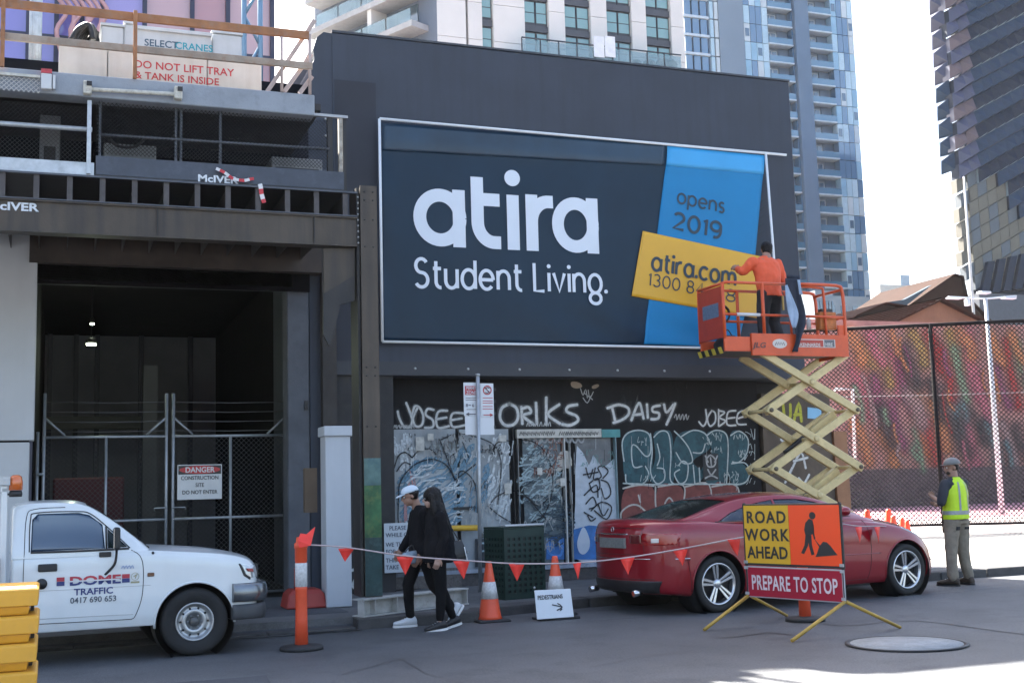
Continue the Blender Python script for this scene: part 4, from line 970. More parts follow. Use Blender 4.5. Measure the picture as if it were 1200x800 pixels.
p = S_(169, 53.5); q = S_(202, 55.5)
text('SELECT', .125, (p.x, SY, p.z), mat=M('ink_slate', (.05,.09,.13), .6), parent=scb, bold=.015); text('CRANES', .125, (q.x+.03, SY, p.z), mat=M('ink_teal', (.02,.27,.33), .6), parent=scb, bold=.015)
for (x0, y0, x1, lb) in ((119, 28, 145, 'pale square box left of the crane box, beside black hoses'), (146, 26, 159, 'narrow white box against the left side of the crane box'), (249, 37, 284, 'plain white box right of the crane box')):
    a = S_(x0, y0); b = S_(x1, 60)
    t = thing('white_box', lb, 'box', (a.x, SY, tz_)); MB().box(a.x, b.x, SY+.05, SY+.9, tz_+.003, a.z).build('casing', wg, t, bevel=.015)
    MB().box(a.x-.01, b.x+.01, SY+.03, SY+.92, a.z+.002, a.z+.03).build('lid', wg, t)
hz_ = thing('hose_bundle', 'tangle of black hoses on the cream tray', 'hoses', S_(100, 45))
for k in range(6):
    pts = [S_(84+k*3+random.uniform(-2,2), 47) , S_(92+k*3, 30+random.uniform(-5,8)), S_(104+k*2, 27+random.uniform(0,8)), S_(112+random.uniform(-3,3), 47)]
    MB().tube(smooth_path([p+V3((0,k*.05,0)) for p in pts], 5), .035, 6).build('hose', MATS['black_rubber'], hz_)
gr = thing('orange_guardrail', 'weathered orange timber guard rail along the top of the gantry', 'guard rail', (1.0, 13.9, f1))
ORY = 13.85
def O_(x, y): return at(x, y, 'Y', ORY)
ot = M('orange_timber', (.30,.13,.055), .7, var=.3, scale=4, dirt=(.22,.17,.14), dirt_amt=.5)
gt_ = M('bleached_timber', (.30,.24,.19), .75, var=.25, scale=4, dirt=(.25,.12,.06), dirt_amt=.4)
zt = (O_(0,4).z+O_(300,35).z)/2; zl = (O_(0,42).z+O_(300,72).z)/2
MB().beam((-4, ORY, zt), (O_(362,40).x, ORY, zt), .04, .10).build('rail', ot, gr, bevel=.006)
MB().beam((-4, ORY+.0, zl), (O_(366,78).x, ORY, zl), .04, .085).build('rail', gt_, gr, bevel=.006)
for px_ in (3, 158): MB().beam((O_(px_,60).x, ORY-.045, f1-.02), (O_(px_,60).x, ORY-.045, zt+.06), .045, .045, up=(1,0,0)).build('post', ot, gr, bevel=.006)
dus = M('pale_pink_timber', (.42,.33,.30), .7, var=.2, scale=4)
for px_ in (330, 363): MB().tube([(O_(px_,60).x, ORY, f1), (O_(px_,60).x, ORY, zt+.02)], .018, 6).build('post', dus, gr)
for p, q in (((370,22),(314,106)), ((366,62),(334,106)), ((367,88),(352,108))): MB().beam(O_(*p)+V3((0,.06,0)), O_(*q)+V3((0,.06,0)), .04, .05).build('brace', dus, gr, bevel=.004)
# scaffold tubes behind
sf = thing('scaffold_mast', 'bundle of pale steel tubes standing behind the guard rail at upper left', 'scaffold', at(40, 80, 'Y', 16))
for px_, wd in ((36,.03),(41,.05),(45,.035)): 
    p = at(px_, 80, 'Y', 16.4); MB().tube([(p.x, 16.4, f1), (p.x, 16.4, 9.5)], wd, 8).build('tube', galv, sf)
sf2 = thing('lattice_mast', 'pale blue steel lattice mast rising right of the crane box', 'mast', at(290, 70, 'Y', 17))
lm = M('lattice_blue', (.16,.26,.36), .5, .3)
pA = at(286, 60, 'Y', 17.5); pB = at(305, 60, 'Y', 17.5)
for p in (pA, pB): MB().tube([(p.x, 17.5, f1), (p.x, 17.5, 10.5)], .04, 6).build('chord', lm, sf2)
for k in range(9): MB().tube([((pA if k % 2 else pB).x, 17.5, 6.4+k*.45), ((pB if k % 2 else pA).x, 17.5, 6.85+k*.45)], .025, 6).build('lacing', lm, sf2)

# ---- footing, post and plastic block by the column
ft = thing('footing_beam', 'white painted steel I-beam lying under the gantry column', 'steel beam', (4.0, 14.0, .12))
fa = V3((3.29, 13.66, .125)); fb = V3((4.80, 14.42, .125)); d = (fb-fa).normalized(); nrm = V3((-d.y, d.x, 0)); wpm = M('footing_white', (.42,.42,.40), .6, var=.15, scale=6, dirt=(.2,.17,.14), dirt_amt=.45)
m = MB(); 
for z in (.0, .185): m.beam(fa+nrm*.1+V3((0,0,z+.008)), fb+nrm*.1+V3((0,0,z+.008)), .2, .016)
m.beam(fa+nrm*.1+V3((0,0,.101)), fb+nrm*.1+V3((0,0,.101)), .014, .168); m.build('beam', wpm, ft)
for q in (.0, .1, .3, .98): 
    c = fa+(fb-fa)*q+nrm*.05+V3((0,0,.101)); MB().obox(c+d*.01, d*.006, nrm*.048, V3((0,0,.083))).build('stiffener', wpm, ft)
wp = thing('white_post', 'square white boxed post with a wider cap beside the dark pier', 'post', (3.33, 15.1, .12))
Q = lambda x, y: at(x, y, 'Y', 15.1)
MB().box(Q(382,600).x, Q(411.5,600).x, 15.1, 15.42, .125, Q(397,510).z).build('shaft', M('post_white', (.50,.53,.57), .5, var=.05, scale=2, streak=.2, dirt=(.35,.37,.4)), wp, bevel=.01)
MB().box(Q(379,505).x, Q(414.5,505).x, 15.06, 15.46, Q(397,511).z+.002, Q(397,499).z).build('cap', MATS['post_white'], wp, bevel=.01)
MB().box(Q(366,560).x, Q(381,560).x, 15.6, 15.7, at(370,600,'Y',15.6).z, at(370,548,'Y',15.6).z).build('plywood_pad', M('ply_brown', (.13,.09,.06), .7, var=.2), wp)
s = Strokes((0,-1,0), .004, .0004)
for st in ([(416,648),(420,662),(417,676),(413,686),(419,690)], [(412,668),(422,664)], [(418,655),(422,652)]): s.line([at(x, y, 'Y', 16.99) for x, y in st], .06, 3)
s.build('graffiti', wht, bld, recalc=False)
rbk = thing('plastic_block', 'squat red plastic barrier foot at the base of the concrete pillar', 'barrier foot', (2.95, 15.3, .12))
a = at(338, 713, 'Y', 15.2); b = at(380, 690, 'Y', 15.2)
m = MB(); m.loft([[(a.x-.03,15.15,.128),(b.x+.03,15.15,.128),(b.x+.03,15.65,.128),(a.x-.03,15.65,.128)],[(a.x,15.18,.30),(b.x,15.18,.30),(b.x,15.6,.30),(a.x,15.6,.30)],[(a.x+.05,15.22,.36),(b.x-.05,15.22,.36),(b.x-.05,15.55,.36),(a.x+.05,15.55,.36)]], sm=False)
m.build('foot', M('red_plastic', (.35,.04,.03), .5, var=.2), rbk, bevel=.02, seg=2)
ba = at(340, 700, 'Y', 15.2); MB().box(a.x+.1, a.x+.16, 15.3, 15.36, .36, .62).build('stub', MATS['red_plastic'], rbk)
# please sign
pa = at(450, 613, 'Y', 16.98); pb = at(492, 669, 'Y', 16.98)
pls = thing('notice_board', 'white notice beginning PLEASE on the wall behind the man in the cap', 'sign', (pa.x, 16.98, pb.z))
MB().box(pa.x, pb.x, 16.98, 16.992, pb.z, pa.z).build('plate', M('notice_white', (.5,.54,.58), .5, var=.05), pls)
for i, t_ in enumerate(('PLEASE', 'WHILE CON', 'WE THANK', 'FOR YOUR', 'THIS', 'TAKE')):
    p = at(456 if i in (0,) else 452, 621+(i*8.2)+(3 if i > 1 else 0)+(2 if i > 3 else 0), 'Y', 16.98)
    text(t_, .085, (p.x, 16.98, p.z), mat=M('notice_ink', (.05,.06,.09), .6), parent=pls, bold=.01, sx=.95)
# ================================================================== BUILDINGS BEHIND
# purple glazed building behind the site
PY = 28.0
pb_ = thing('glazed_building', 'purple and pink glazed building with dark mullions rising behind the gantry', 'building', (-3, PY, 0))
def P_(x, y): return at(x, y, 'Y', PY)
MB().box(-14, 4.7, PY+.3, PY+9, 0, 18.2).build('core', M('core_grey', (.2,.2,.24), .7), pb_)  # height and left part out of view shaped to shade the road
gp = [glass('glass_violet', (.20,.16,.46), .15), glass('glass_lilac', (.32,.24,.52), .2), glass('glass_pink', (.52,.30,.30), .25), glass('glass_rose', (.45,.20,.20), .2), glass('glass_pale', (.5,.52,.6), .2)]
colx = [-14, -11.5, -9, -6.5, -4.2, -1.9, P_(33,30).x, P_(66,30).x, P_(96,30).x, P_(120,30).x, P_(170,30).x, P_(226,30).x, P_(268,30).x, 4.7]
rowz = [6, 8.6, 10.0, 11.2, 12.0, 13.6, 15.2, 16.8, 18.1]
for i in range(len(colx)-1):
    for j in range(len(rowz)-1):
        k = 0
        if i >= 10: k = 2 if (i+j) % 3 else 3
        elif i in (8, 9): k = (4 if j == 2 else 2 if j % 2 else 1)
        elif (i*3+j) % 4 == 0: k = 1
        MB().box(colx[i]+.03, colx[i+1]-.03, PY+.2, PY+.26, rowz[j]+.03, rowz[j+1]-.03).build('pane', gp[k], pb_)
mul = M('mullion_navy', (.04,.04,.07), .5)
for x in colx: MB().box(x-.05, x+.05, PY+.1, PY+.3, 0, 18.2).build('mullion', mul, pb_)
for z in rowz[1:]: MB().box(-14, 4.7, PY+.12, PY+.3, z-.035, z+.035).build('transom', mul, pb_)
# pink sculptural ribs seen over the hoses
for i in range(7):
    p = P_(72+i*8, 42); MB().tube(smooth_path([p+V3((0,-.3,-.5)), p+V3((.18*(i%2)-.1,-.35,0)), p+V3((.1,-.3,.45)), p+V3((-.12,-.3,.8))], 4), .05, 6).build('rib', M('rib_pink', (.55,.3,.3), .5), pb_)

# ---- white apartment tower with terrace (px 380..800)
TYY = 90.0
def T2(x, y, Y=TYY): return at(x, y, 'Y', Y)
wt = thing('white_tower', 'cream apartment tower with dark window strips and a glass railed terrace above the charcoal wall', 'building', (34, TYY, 0))
crmw = M('tower_cream', (.62,.60,.575), .8, var=.05, scale=.3)
spd = M('tower_spandrel', (.05,.055,.07), .5)
ffr = M('tower_frame', (.03,.035,.045), .5)
gl2 = glass('tower_glass', (.14,.27,.26), .08)
xw = [(512,546),(548.5,565),(578,615),(643,662),(692,711),(740,757),(786,801)]
ZT2 = 75
for x0, x1 in xw:
    a = T2(x0, 20).x; b = T2(x1, 20).x
    z = 0
    while z < ZT2:
        MB().box(a+.01, b-.01, TYY, TYY+1.0, z+.02, z+3.18).build('wall_panel', crmw, wt); z += 3.2
MB().box(T2(513,20).x, T2(800,20).x, TYY+.9, TYY+14, 0, ZT2).build('core', spd, wt)
zbal = T2(700, 72, 88).z+.1
fl = 2.75
def win(x0, x1, n, z0):
    a = T2(x0, 20).x; b = T2(x1, 20).x; fr_ = MB()
    m = MB(); m.box(a, b, TYY+.25, TYY+.8, z0, z0+.55); m.build('spandrel', spd, wt)
    for k in range(n):
        q0 = a+(b-a)*k/n; q1 = a+(b-a)*(k+1)/n
        f_ = MB(); f_.box(q0+.03, q1-.03, TYY+.4, TYY+.5, z0+.58, z0+fl-.03); o = f_.build('window', ffr, wt)
        for r0, r1 in ((.1,.5),(.52,.95)):
            h = fl-.6; g_ = MB(); g_.box(q0+.1, q1-.1, TYY+.36, TYY+.4, z0+.6+h*r0, z0+.6+h*r1-.04); g_.build('pane', gl2, o)
zz = zbal+.05
while zz < T2(700, -8).z+2:
    for x0, x1, n in ((615,643,2),(662,692,2),(711,740,2),(757,786,2),(565,578,1)): win(x0, x1, n, zz)
    zz += fl
# terrace
slab = M('terrace_slab', (.30,.30,.30), .7)
MB().box(T2(596,50,88).x, T2(800,70,88).x, 88, TYY+1, zbal-.55, zbal-.1).build('terrace_slab', slab, wt)
gr_ = glass('balustrade_glass', (.20,.30,.32), .05, see=.55)
x0 = T2(612,50,88).x; x1 = T2(799,70,88).x
for k in range(9):
    a = x0+(x1-x0)*k/9; b = x0+(x1-x0)*(k+1)/9
    MB().box(a+.04, b-.04, 88.1, 88.14, zbal-.1, zbal+1.15).build('glass_panel', gr_, wt)
    MB().box(a-.04, a+.04, 88.05, 88.15, zbal-.1, zbal+1.25).build('post', ffr, wt)
MB().box(x0, x1, 88.03, 88.17, zbal+1.26, zbal+1.34).build('handrail', ffr, wt)
for px_ in (703, 716): 
    p = T2(px_, 55, 87.9); MB().box(p.x-.55, p.x+.4, 87.9, 87.95, p.z-.9, p.z+.9).build('notice', M('paper_white', (.62,.64,.68), .6), wt)
for px_, r_ in ((745,.5),(760,.6),(775,.7),(783,.8)):
    p = T2(px_, 66, 89.2); m = MB(); m.ball((p.x, 89.2, zbal+.3+r_*.4), r_, r_, r_*.8, 8, 6); m.build('potted_shrub', M('shrub', (.04,.055,.05), .8, var=.4), wt)
# left side: receding wing with sloping balconies
cor = T2(512, 20); dl = V3((-.443, .896, 0)); nl = V3((-.896, -.443, 0))
wing = M('wing_blue_grey', (.13,.16,.21), .7, var=.1, scale=.3)
def wingbox(s0, s1, o0, o1, z0, z1, name, mat):
    c = V3((cor.x, TYY, 0)); vs = []
    for z in (z0, z1):
        for s_, o_ in ((s0,o0),(s1,o0),(s1,o1),(s0,o1)): q = c+dl*s_+nl*o_; vs.append((q.x, q.y, z))
    return MB().add(vs, [(0,3,2,1),(4,5,6,7),(0,1,5,4),(1,2,6,5),(2,3,7,6),(3,0,4,7)]).build(name, mat, wt)
wingbox(0, 16, -.6, 0, 0, ZT2, 'wing_wall', wing)
for k in range(12):
    z = 24+k*3.0
    wingbox(1.0, 15, 0, 1.9, z, z+.5, 'balcony_slab', M('wing_slab', (.33,.33,.34), .7))
    for q in range(4): wingbox(1.2+q*3.1, 4.1+q*3.1, 1.8, 1.86, z+.5, z+1.55, 'glass_panel', gr_)
    for q in (2.2, 7.5, 13): wingbox(q, q+2.6, .02, .1, z+.6, z+2.7, 'window', glass('wing_glass', (.05,.09,.12), .05))
    for q in (6.2,): wingbox(q, q+.5, 0, 1.7, z+.5, z+3.0, 'fin', crmw)
wing2 = thing('blue_grey_tower', 'slim blue-grey apartment tower glimpsed left of the cream tower against the bright sky', 'building', (19, 110, 0))
a = at(396, 20, 'Y', 110); b = at(446, 20, 'Y', 110)
MB().box(a.x, b.x, 110, 125, 0, 90).build('shaft', wing, wing2)
for k in range(14):
    z = 26+k*3; MB().box(a.x-.3, a.x+4, 108.4, 110, z, z+.4).build('balcony_slab', MATS['wing_slab'], wing2)
    MB().box(a.x-.2, a.x+3.9, 108.45, 108.5, z+.4, z+1.4).build('glass_panel', gr_, wing2)
MB().box(at(462,20,'Y',109).x-.1, at(462,20,'Y',109).x+.12, 109, 109.2, 0, 90).build('downpipe', MATS['paper_white'], wing2)

# ---- blue glass tower (px 800..1018)
BY = 160.0
bt = thing('blue_tower', 'tall blue-grey apartment tower with stacked balconies and pale panelled corner', 'building', (100, BY, 0))
def X2(px_): return at(px_, 0, 'Y', BY).x
zlo, zhi = 0, at(900, -10, 'Y', BY).z+6
bgw = M('bt_wall', (.20,.25,.31), .6, var=.06, scale=.2)
dkw = M('bt_dark_wall', (.12,.18,.26), .55, var=.08, scale=.2)
pale = [M('bt_pale_a', (.42,.56,.64), .35, var=.1, scale=.4), M('bt_pale_b', (.56,.59,.60), .4, var=.1, scale=.4), M('bt_pale_c', (.27,.44,.56), .3, var=.1, scale=.4), M('bt_pale_d', (.50,.62,.68), .35)]
gb = glass('bt_glass', (.05,.10,.16), .06); gbl = glass('bt_glass_blue', (.07,.16,.27), .08)
slw = M('bt_slab', (.52,.57,.62), .6)
back = thing  # keep names short below
MB().box(X2(800), X2(998), BY+1.6, BY+22, 0, zhi).build('core', bgw, bt)
MB().box(X2(841), X2(870), BY, BY+1.6, 0, zhi).build('wall', bgw, bt)
MB().box(X2(928), X2(944), BY-.5, BY+1.6, 0, zhi).build('wall', dkw, bt)
flh = 3.05; z = at(950, 360, 'Y', BY).z-6; nfl = int((zhi-z)/flh)
meshes = {}
def cell(name, key, x0, x1, y0, y1, z0, z1, mat, par):
    k = (name, key)
    if k in meshes:
        o = inst(meshes[k], par); o.location.z = z0-meshes[k]['z0']+meshes[k].location.z; return o
    o = MB().box(x0, x1, y0, y1, z0, z1).build(name, mat, par); o['z0'] = z0; meshes[k] = o; return o
for f_ in range(nfl):
    z0 = z+f_*flh
    for tg_, a0, a1 in (('E', 898, 926), ('G', 944, 972)):
        xa, xb = X2(a0), X2(a1)
        cell('balcony_slab', tg_, xa, xb, BY-.2, BY+1.6, z0, z0+.22, slw, bt)
        cell('balustrade', tg_, xa+.05, xb-.05, BY-.15, BY-.1, z0+.22, z0+1.2, glass('bt_balustrade', (.10,.24,.36), .08, see=.25), bt)
        o = cell('balcony_door', tg_, xa+.3, xa+(xb-xa)*.55, BY+1.5, BY+1.58, z0+.3, z0+2.6, slw, bt)
        cell('door_pane', tg_+'p', xa+.45, xa+(xb-xa)*.30, BY+1.44, BY+1.5, z0+.45, z0+2.45, gb, bt)
        cell('door_pane', tg_+'q', xa+(xb-xa)*.33, xa+(xb-xa)*.5, BY+1.44, BY+1.5, z0+.45, z0+2.45, gb, bt)
        cell('recess', tg_, xa+(xb-xa)*.58, xb, BY+1.4, BY+1.59, z0+.3, z0+2.9, dkw, bt)
    # slim glazed strip E2
    cell('window_strip', 'E2', X2(926.3), X2(927.8), BY+.2, BY+1.6, z0+.1, z0+2.95, gbl, bt)
    # panelled bays
    for tg_, a0, a1, n in (('D', 870, 898, 4), ('H', 972, 997.5, 4)):
        for k in range(n):
            xa = X2(a0)+(X2(a1)-X2(a0))*k/n; xb = X2(a0)+(X2(a1)-X2(a0))*(k+1)/n
            r_ = random.random(); mt = pale[random.randrange(4)] if r_ > .2 else gbl
            if 2 <= (f_ % 7) <= 3 and k in (1, 2): mt = gbl
            MBk = cell('facade_panel', (tg_, k, mt.name), xa+.04, xb-.04, BY, BY+1.6, z0+.05, z0+3.0, mt, bt)
            if mt is not gbl and random.random() < .3: cell('window', (tg_, k), xa+.2, xb-.2, BY-.05, BY, z0+.9, z0+2.2, gb, bt)
    for k in range(3):
        xa = X2(801)+(X2(829)-X2(801))*k/3; xb = X2(801)+(X2(829)-X2(801))*(k+1)/3
        cell('window', ('A', k), xa+.15, xb-.15, BY+.3, BY+1.6, z0+.3, z0+2.9, gbl, bt)
    cell('slab_edge', 'A', X2(800), X2(829.5), BY, BY+1.6, z0-.12, z0+.25, M('bt_white', (.55,.6,.65), .5), bt)
    for k, a0 in enumerate((831, 836.5)): cell('window_strip', ('B', k), X2(a0), X2(a0+4), BY+.1, BY+1.6, z0+.08, z0+2.9, pale[(f_//3+k) % 4], bt)
MB().box(X2(829.6), X2(841), BY+.5, BY+1.6, 0, zhi).build('wall', dkw, bt)
# low podium at its foot
for i, (x0, x1, y0, y1, c) in enumerate(((940,1022,345,380,(.25,.29,.32)), (955,978,300+40,372,(.18,.22,.26)))):
    a = at(x0, y0, 'Y', 120-i*5); b = at(x1, y1, 'Y', 120-i*5)
    t = thing('low_building', ('low pale blue building at the foot of the blue tower', 'small grey block half hidden behind the lift platform')[i], 'building', (a.x, 120, 0))
    MB().box(a.x, b.x, 120-i*5, 132, 0, a.z).build('wall', M('low_'+str(i), c, .7, var=.15, scale=.5), t)
    for k in range(6): 
        q = a.x+(b.x-a.x)*(k+.3)/6; MB().box(q, q+(b.x-a.x)*.08, 119.9-i*5, 120-i*5, a.z-3, a.z-1.2).build('window', gb, t)
t = thing('far_cream_building', 'distant cream building with plant room on the skyline above the rust roofs', 'building', (150, 220, 0))
a = at(1031, 333, 'Y', 220); b = at(1103, 360, 'Y', 220); MB().box(a.x, b.x, 220, 235, 0, a.z).build('wall', M('far_cream', (.40,.40,.38), .8), t)
for k in range(9): MB().box(a.x+1+(b.x-a.x)*k/9.3, a.x+2.6+(b.x-a.x)*k/9.3, 219.9, 220, a.z-5, a.z-3).build('window', gb, t)
a = at(1055, 322, 'Y', 221); b = at(1067, 345, 'Y', 221); MB().box(a.x, b.x, 221, 226, 0, a.z).build('plant_room', M('far_blue', (.26,.33,.40), .7), t)
MB().box(at(1079,330,'Y',221).x, at(1080,330,'Y',221).x, 221, 221.4, 0, at(1086,318,'Y',221).z).build('mast', slw, t)

# ---- rust roofed sheds behind the cage
def shed(name, lab, pts, Y, dep, wall, roof, parts=True):
    """gabled volume: outline in px on plane Y, extruded backwards"""
    q = [at(x, y, 'Y', Y) for x, y in pts]; c = sum((V3(p) for p in q), V3())/len(q)
    t = thing(name, lab, 'building', (c.x, Y, 0))
    m = MB(); m.sheet(q+[V3((q[-1].x, Y, 0)), V3((q[0].x, Y, 0))], (0,-1,0), dep-.1); m.build('wall', wall, t)
    for i in range(len(q)-1):
        a, b = q[i], q[i+1]; r = MB(); u = V3((0,0,.12))
        r.add([a+V3((0,-.4,.02)), b+V3((0,-.4,.02)), b+V3((0,dep,.02)), a+V3((0,dep,.02)), a+V3((0,-.4,.02))+u, b+V3((0,-.4,.02))+u, b+V3((0,dep,.02))+u, a+V3((0,dep,.02))+u], [(0,3,2,1),(4,5,6,7),(0,1,5,4),(1,2,6,5),(2,3,7,6),(3,0,4,7)])
        r.build('roof_plane', roof, t)
        if parts:
            n = 8
            for k in range(n+1):
                f = a.lerp(b, k/n)+u*1.3; MB().beam(f+V3((0,-.4,0)), f+V3((0,dep,0)), .12, .08).build('roof_rib', roof, t)
    return t
rust = M('rust_wall', (.28,.12,.065), .8, var=.3, scale=.4, streak=.3, dirt=(.16,.07,.05))
rroof = M('rust_roof', (.05,.018,.012), .9, spec=.1, var=.3, scale=.5)
dbr = M('dark_brick', (.032,.016,.012), .9, spec=.1, var=.2, scale=.6)
shed('rust_gable_shed', 'orange rust coloured gabled shed standing directly above the cage fence rail', [(1036,384),(1100,353),(1156,381)], 62, 12, rust, rroof)
shed('brown_sawtooth_building', 'dark brown building with steep pointed gable behind the rust shed', [(1040,382),(1062,360),(1116,323),(1126,326),(1131,349),(1160,379)], 85, 10, dbr, dbr, False)
shed('brown_roof_hall', 'long low hall with a faded brown roof just right of the lift platform', [(985,388),(1000,372),(1035,357),(1080,364),(1100,380)], 72, 6, M('faded_brown', (.06,.034,.026), .9, spec=.1, var=.2, scale=.5), rroof, False)
a = [at(x, y, 'Y', 71.5) for x, y in ((1012,379),(1052,379),(1054,362),(1020,369))]
t = thing('pale_roof_sheet', 'pale grey roof sheet lying on the faded brown roof', 'roof sheet', a[0]); MB().sheet(a, (0,-1,0), .3).build('sheet', M('pale_roof', (.30,.30,.30), .7), t)
a = [at(x, y, 'Y', 84) for x, y in ((1000,378),(1062,351),(1096,331),(1090,340),(1062,352),(1040,362))]
t = thing('skylight_roof', 'blue-grey sloping skylight roof between the brown gables', 'roof', a[0]); MB().sheet([at(x, y, 'Y', 84) for x, y in ((998,376),(1040,354),(1060,351),(1092,334),(1062,358),(1030,366))], (0,-1,0), .6).build('sheet', M('sky_roof', (.06,.08,.10), .9, spec=.1), t)

# ---- right tower with folded triangular panels (px 1110..1200+)
RY = 110.0
rtw = thing('folded_panel_tower', 'dark blue tower clad in folded triangular panels at the right edge', 'building', (105, RY, 0))
def R_(x, y, Y=RY): return at(x, y, 'Y', Y)
pal = [M('fold_navy', (.008,.018,.04), .6, spec=.15, var=.2), M('fold_blue', (.018,.042,.085), .6, spec=.15, var=.15), M('fold_slate', (.03,.055,.085), .6, spec=.15), M('fold_pale', (.26,.34,.40), .6, spec=.2), M('fold_pink', (.11,.075,.085), .5), M('fold_violet', (.045,.05,.10), .4)]
xl = R_(1140, 330).x; zt_ = R_(1112, -10).z+4
m = MB(); m.add([(xl+.8,RY+1.2,0),(xl+34,RY+1.2,0),(xl+64,RY+24,0),(xl+30,RY+24,0),(xl+.8,RY+1.2,zt_),(xl+34,RY+1.2,zt_),(xl+64,RY+24,zt_),(xl+30,RY+24,zt_)], [(0,3,2,1),(4,5,6,7),(0,1,5,4),(1,2,6,5),(2,3,7,6),(3,0,4,7)]); m.build('core', pal[0], rtw)
cw_, ch_ = 1.42, 1.72; nrow = int(zt_/ch_); npan = 0
lowp = [M('fold_sand', (.10,.095,.075), .6, var=.15, scale=.6), M('fold_grey', (.065,.085,.105), .6, var=.15, scale=.6)]
for r_ in range(nrow, -1, -1):
    z0 = r_*ch_
    bulge = .5*math.sin(r_*2.4)
    for c_ in range(9):
        x0 = xl-.9+c_*cw_+ (0.0 if c_ else bulge*.5)
        pp = R_(1140, 100)
        hh = z0/zt_
        slant = .72                       # rows climb to the right
        zz0 = z0+c_*slant
        if zz0 > zt_: continue
        if zz0 < R_(1160, 345).z: continue
        low = zz0 < R_(1160, 222).z + (-(c_-3.5)*1.6 if c_ > 3 else 0)
        if npan > 296: continue
        if low and c_ < 8:
            mt = lowp[(r_ // 2+c_) % 2] if (r_ % 3) else lowp[0]
            MB().add([(x0,RY+.2,zz0+.06),(x0+cw_-.06,RY+.2,zz0+.06+slant),(x0+cw_-.06,RY+.2,zz0+ch_-.03+slant),(x0,RY+.2,zz0+ch_-.03),
                      (x0,RY+1.2,zz0+.06),(x0+cw_-.06,RY+1.2,zz0+.06+slant),(x0+cw_-.06,RY+1.2,zz0+ch_-.03+slant),(x0,RY+1.2,zz0+ch_-.03)],
                     [(0,1,2,3),(0,4,5,1),(1,5,6,2),(2,6,7,3),(3,7,4,0)]).build('flat_panel', mt, rtw); npan += 1; continue
        band = r_ % 5
        if band in (0, 3): ma, mb = pal[0 if c_ > 1 else 4], pal[3 if c_ > 1 else 5]
        else: ma, mb = (pal[1] if c_ > 1 else pal[5]), pal[0]
        d0, d1 = RY-.1, RY-.9
        a_ = (x0, d0, zz0); b_ = (x0+cw_, d0, zz0+slant); c2 = (x0+cw_, d0, zz0+ch_+slant); d_ = (x0, d0, zz0+ch_); ap = (x0+cw_*.82, d1, zz0+ch_*.25+slant*.6)
        bk = [(x, RY+1.2, z_) for x, y, z_ in (a_, b_, c2, d_)]
        m = MB(); m.add([a_, b_, c2, d_, ap]+bk, [(0,1,4),(1,2,4)], 1); m.add([a_, b_, c2, d_, ap]+bk, [(2,3,4),(3,0,4)], 0); m.add([a_, b_, c2, d_]+bk, [(0,4,5,1),(1,5,6,2),(2,6,7,3),(3,7,4,0)], 1)
        m.build('folded_panel', [ma, mb], rtw, recalc=False); npan += 1
# jagged glazed edge on its left side
for k in range(int(zt_/2.2)):
    z0 = k*2.2
    if z0 < R_(1145, 215).z: continue
    m = MB(); m.add([(xl-.8,RY+.5,z0),(xl-.8,RY+.5,z0+2.2),(xl-2.0,RY+1.4,z0+1.2),(xl-.8,RY+3,z0),(xl-.8,RY+3,z0+2.2)], [(0,2,1),(0,3,2),(3,4,2),(1,2,4)])
    m.build('edge_fin', pal[5] if z0 > R_(1145, 110).z else pal[1], rtw)
# dark raked openings near its foot
for k in range(5):
    q = [R_(1148+k*13, 345-k*2, RY), R_(1157+k*13, 345-k*2, RY), R_(1164+k*13, 306-k*3, RY), R_(1156+k*13, 307-k*3, RY)]
    m = MB(); m.sheet([V3((p.x, RY-.3, p.z)) for p in q], (0,-1,0), 1.4); m.build('raked_louvre', pal[0], rtw)
MB().box(xl+.2, xl+34, RY-.6, RY+1, 0, R_(1160, 345).z).build('base_wall', M('base_navy', (.05,.06,.08), .6), rtw)

# ================================================================== THE SPORTS CAGE AND WHAT STANDS IN IT
mur = thing('mural_wall', 'long wall painted with blurred pink orange and green figures behind the cage fence', 'wall', (45, 52, 0))
MY = 52.0
def MU(x, y): return at(x, y, 'Y', MY)
mz0, mz1 = MU(1100, 588).z, MU(1100, 378).z
MB().box(MU(880,500).x, MU(1300,500).x, MY, MY+.5, 0, mz1).build('wall_face', M('mural_ground', (.36,.18,.15), .8, var=.35, scale=.5), mur)
MB().box(MU(880,500).x, MU(1300,500).x, MY-.15, MY-.01, 0, MU(1100,548).z).build('lower_band', M('mural_band', (.10,.07,.075), .8, var=.4, scale=.6), mur)
mc_ = [spray('mur_'+n, c, 1.0, .85, drip=.35, nscale=1.6) for n, c in (('pink', (.55,.16,.20)), ('orange', (.60,.24,.09)), ('green', (.20,.32,.19)), ('magenta', (.28,.07,.14)), ('red', (.42,.04,.035)), ('yellow', (.42,.27,.08)), ('dark', (.05,.04,.045)), ('teal', (.12,.20,.20)), ('pale', (.40,.26,.24)))]
R2 = random.Random(11)
seq = [(1048,440,'p',60),(1075,400,'y',40),(1095,395,'r',50),(1120,400,'y',50),(1100,500,'o',60),(1125,440,'g',70),(1140,430,'p',90),(1035,430,'y',50),(1020,430,'y',40),(1008,460,'p',60),(1060,455,'m',70),(1150,470,'p',60),(1185,440,'r',90),(1198,430,'g',60),(1080,500,'o',80),(1090,520,'r',60),(1135,520,'p',60),(1010,520,'o',50),(1040,525,'o',40),(1115,480,'t',60),(1165,400,'o',40),(1190,395,'o',40),(1160,520,'t',50),(1180,520,'w',50),(1070,480,'w',40),(1050,500,'m',60),(1130,385,'o',30),(1105,440,'r',70),(1030,470,'m',60),(1210,470,'p',70),(1230,500,'o',70),(1000,400,'o',40),(1025,395,'p',40),(1172,455,'m',50),(1142,500,'d',40),(1095,470,'d',50),(1065,430,'d',50),(1125,515,'d',40),(1195,520,'d',40),(1035,500,'d',50)]
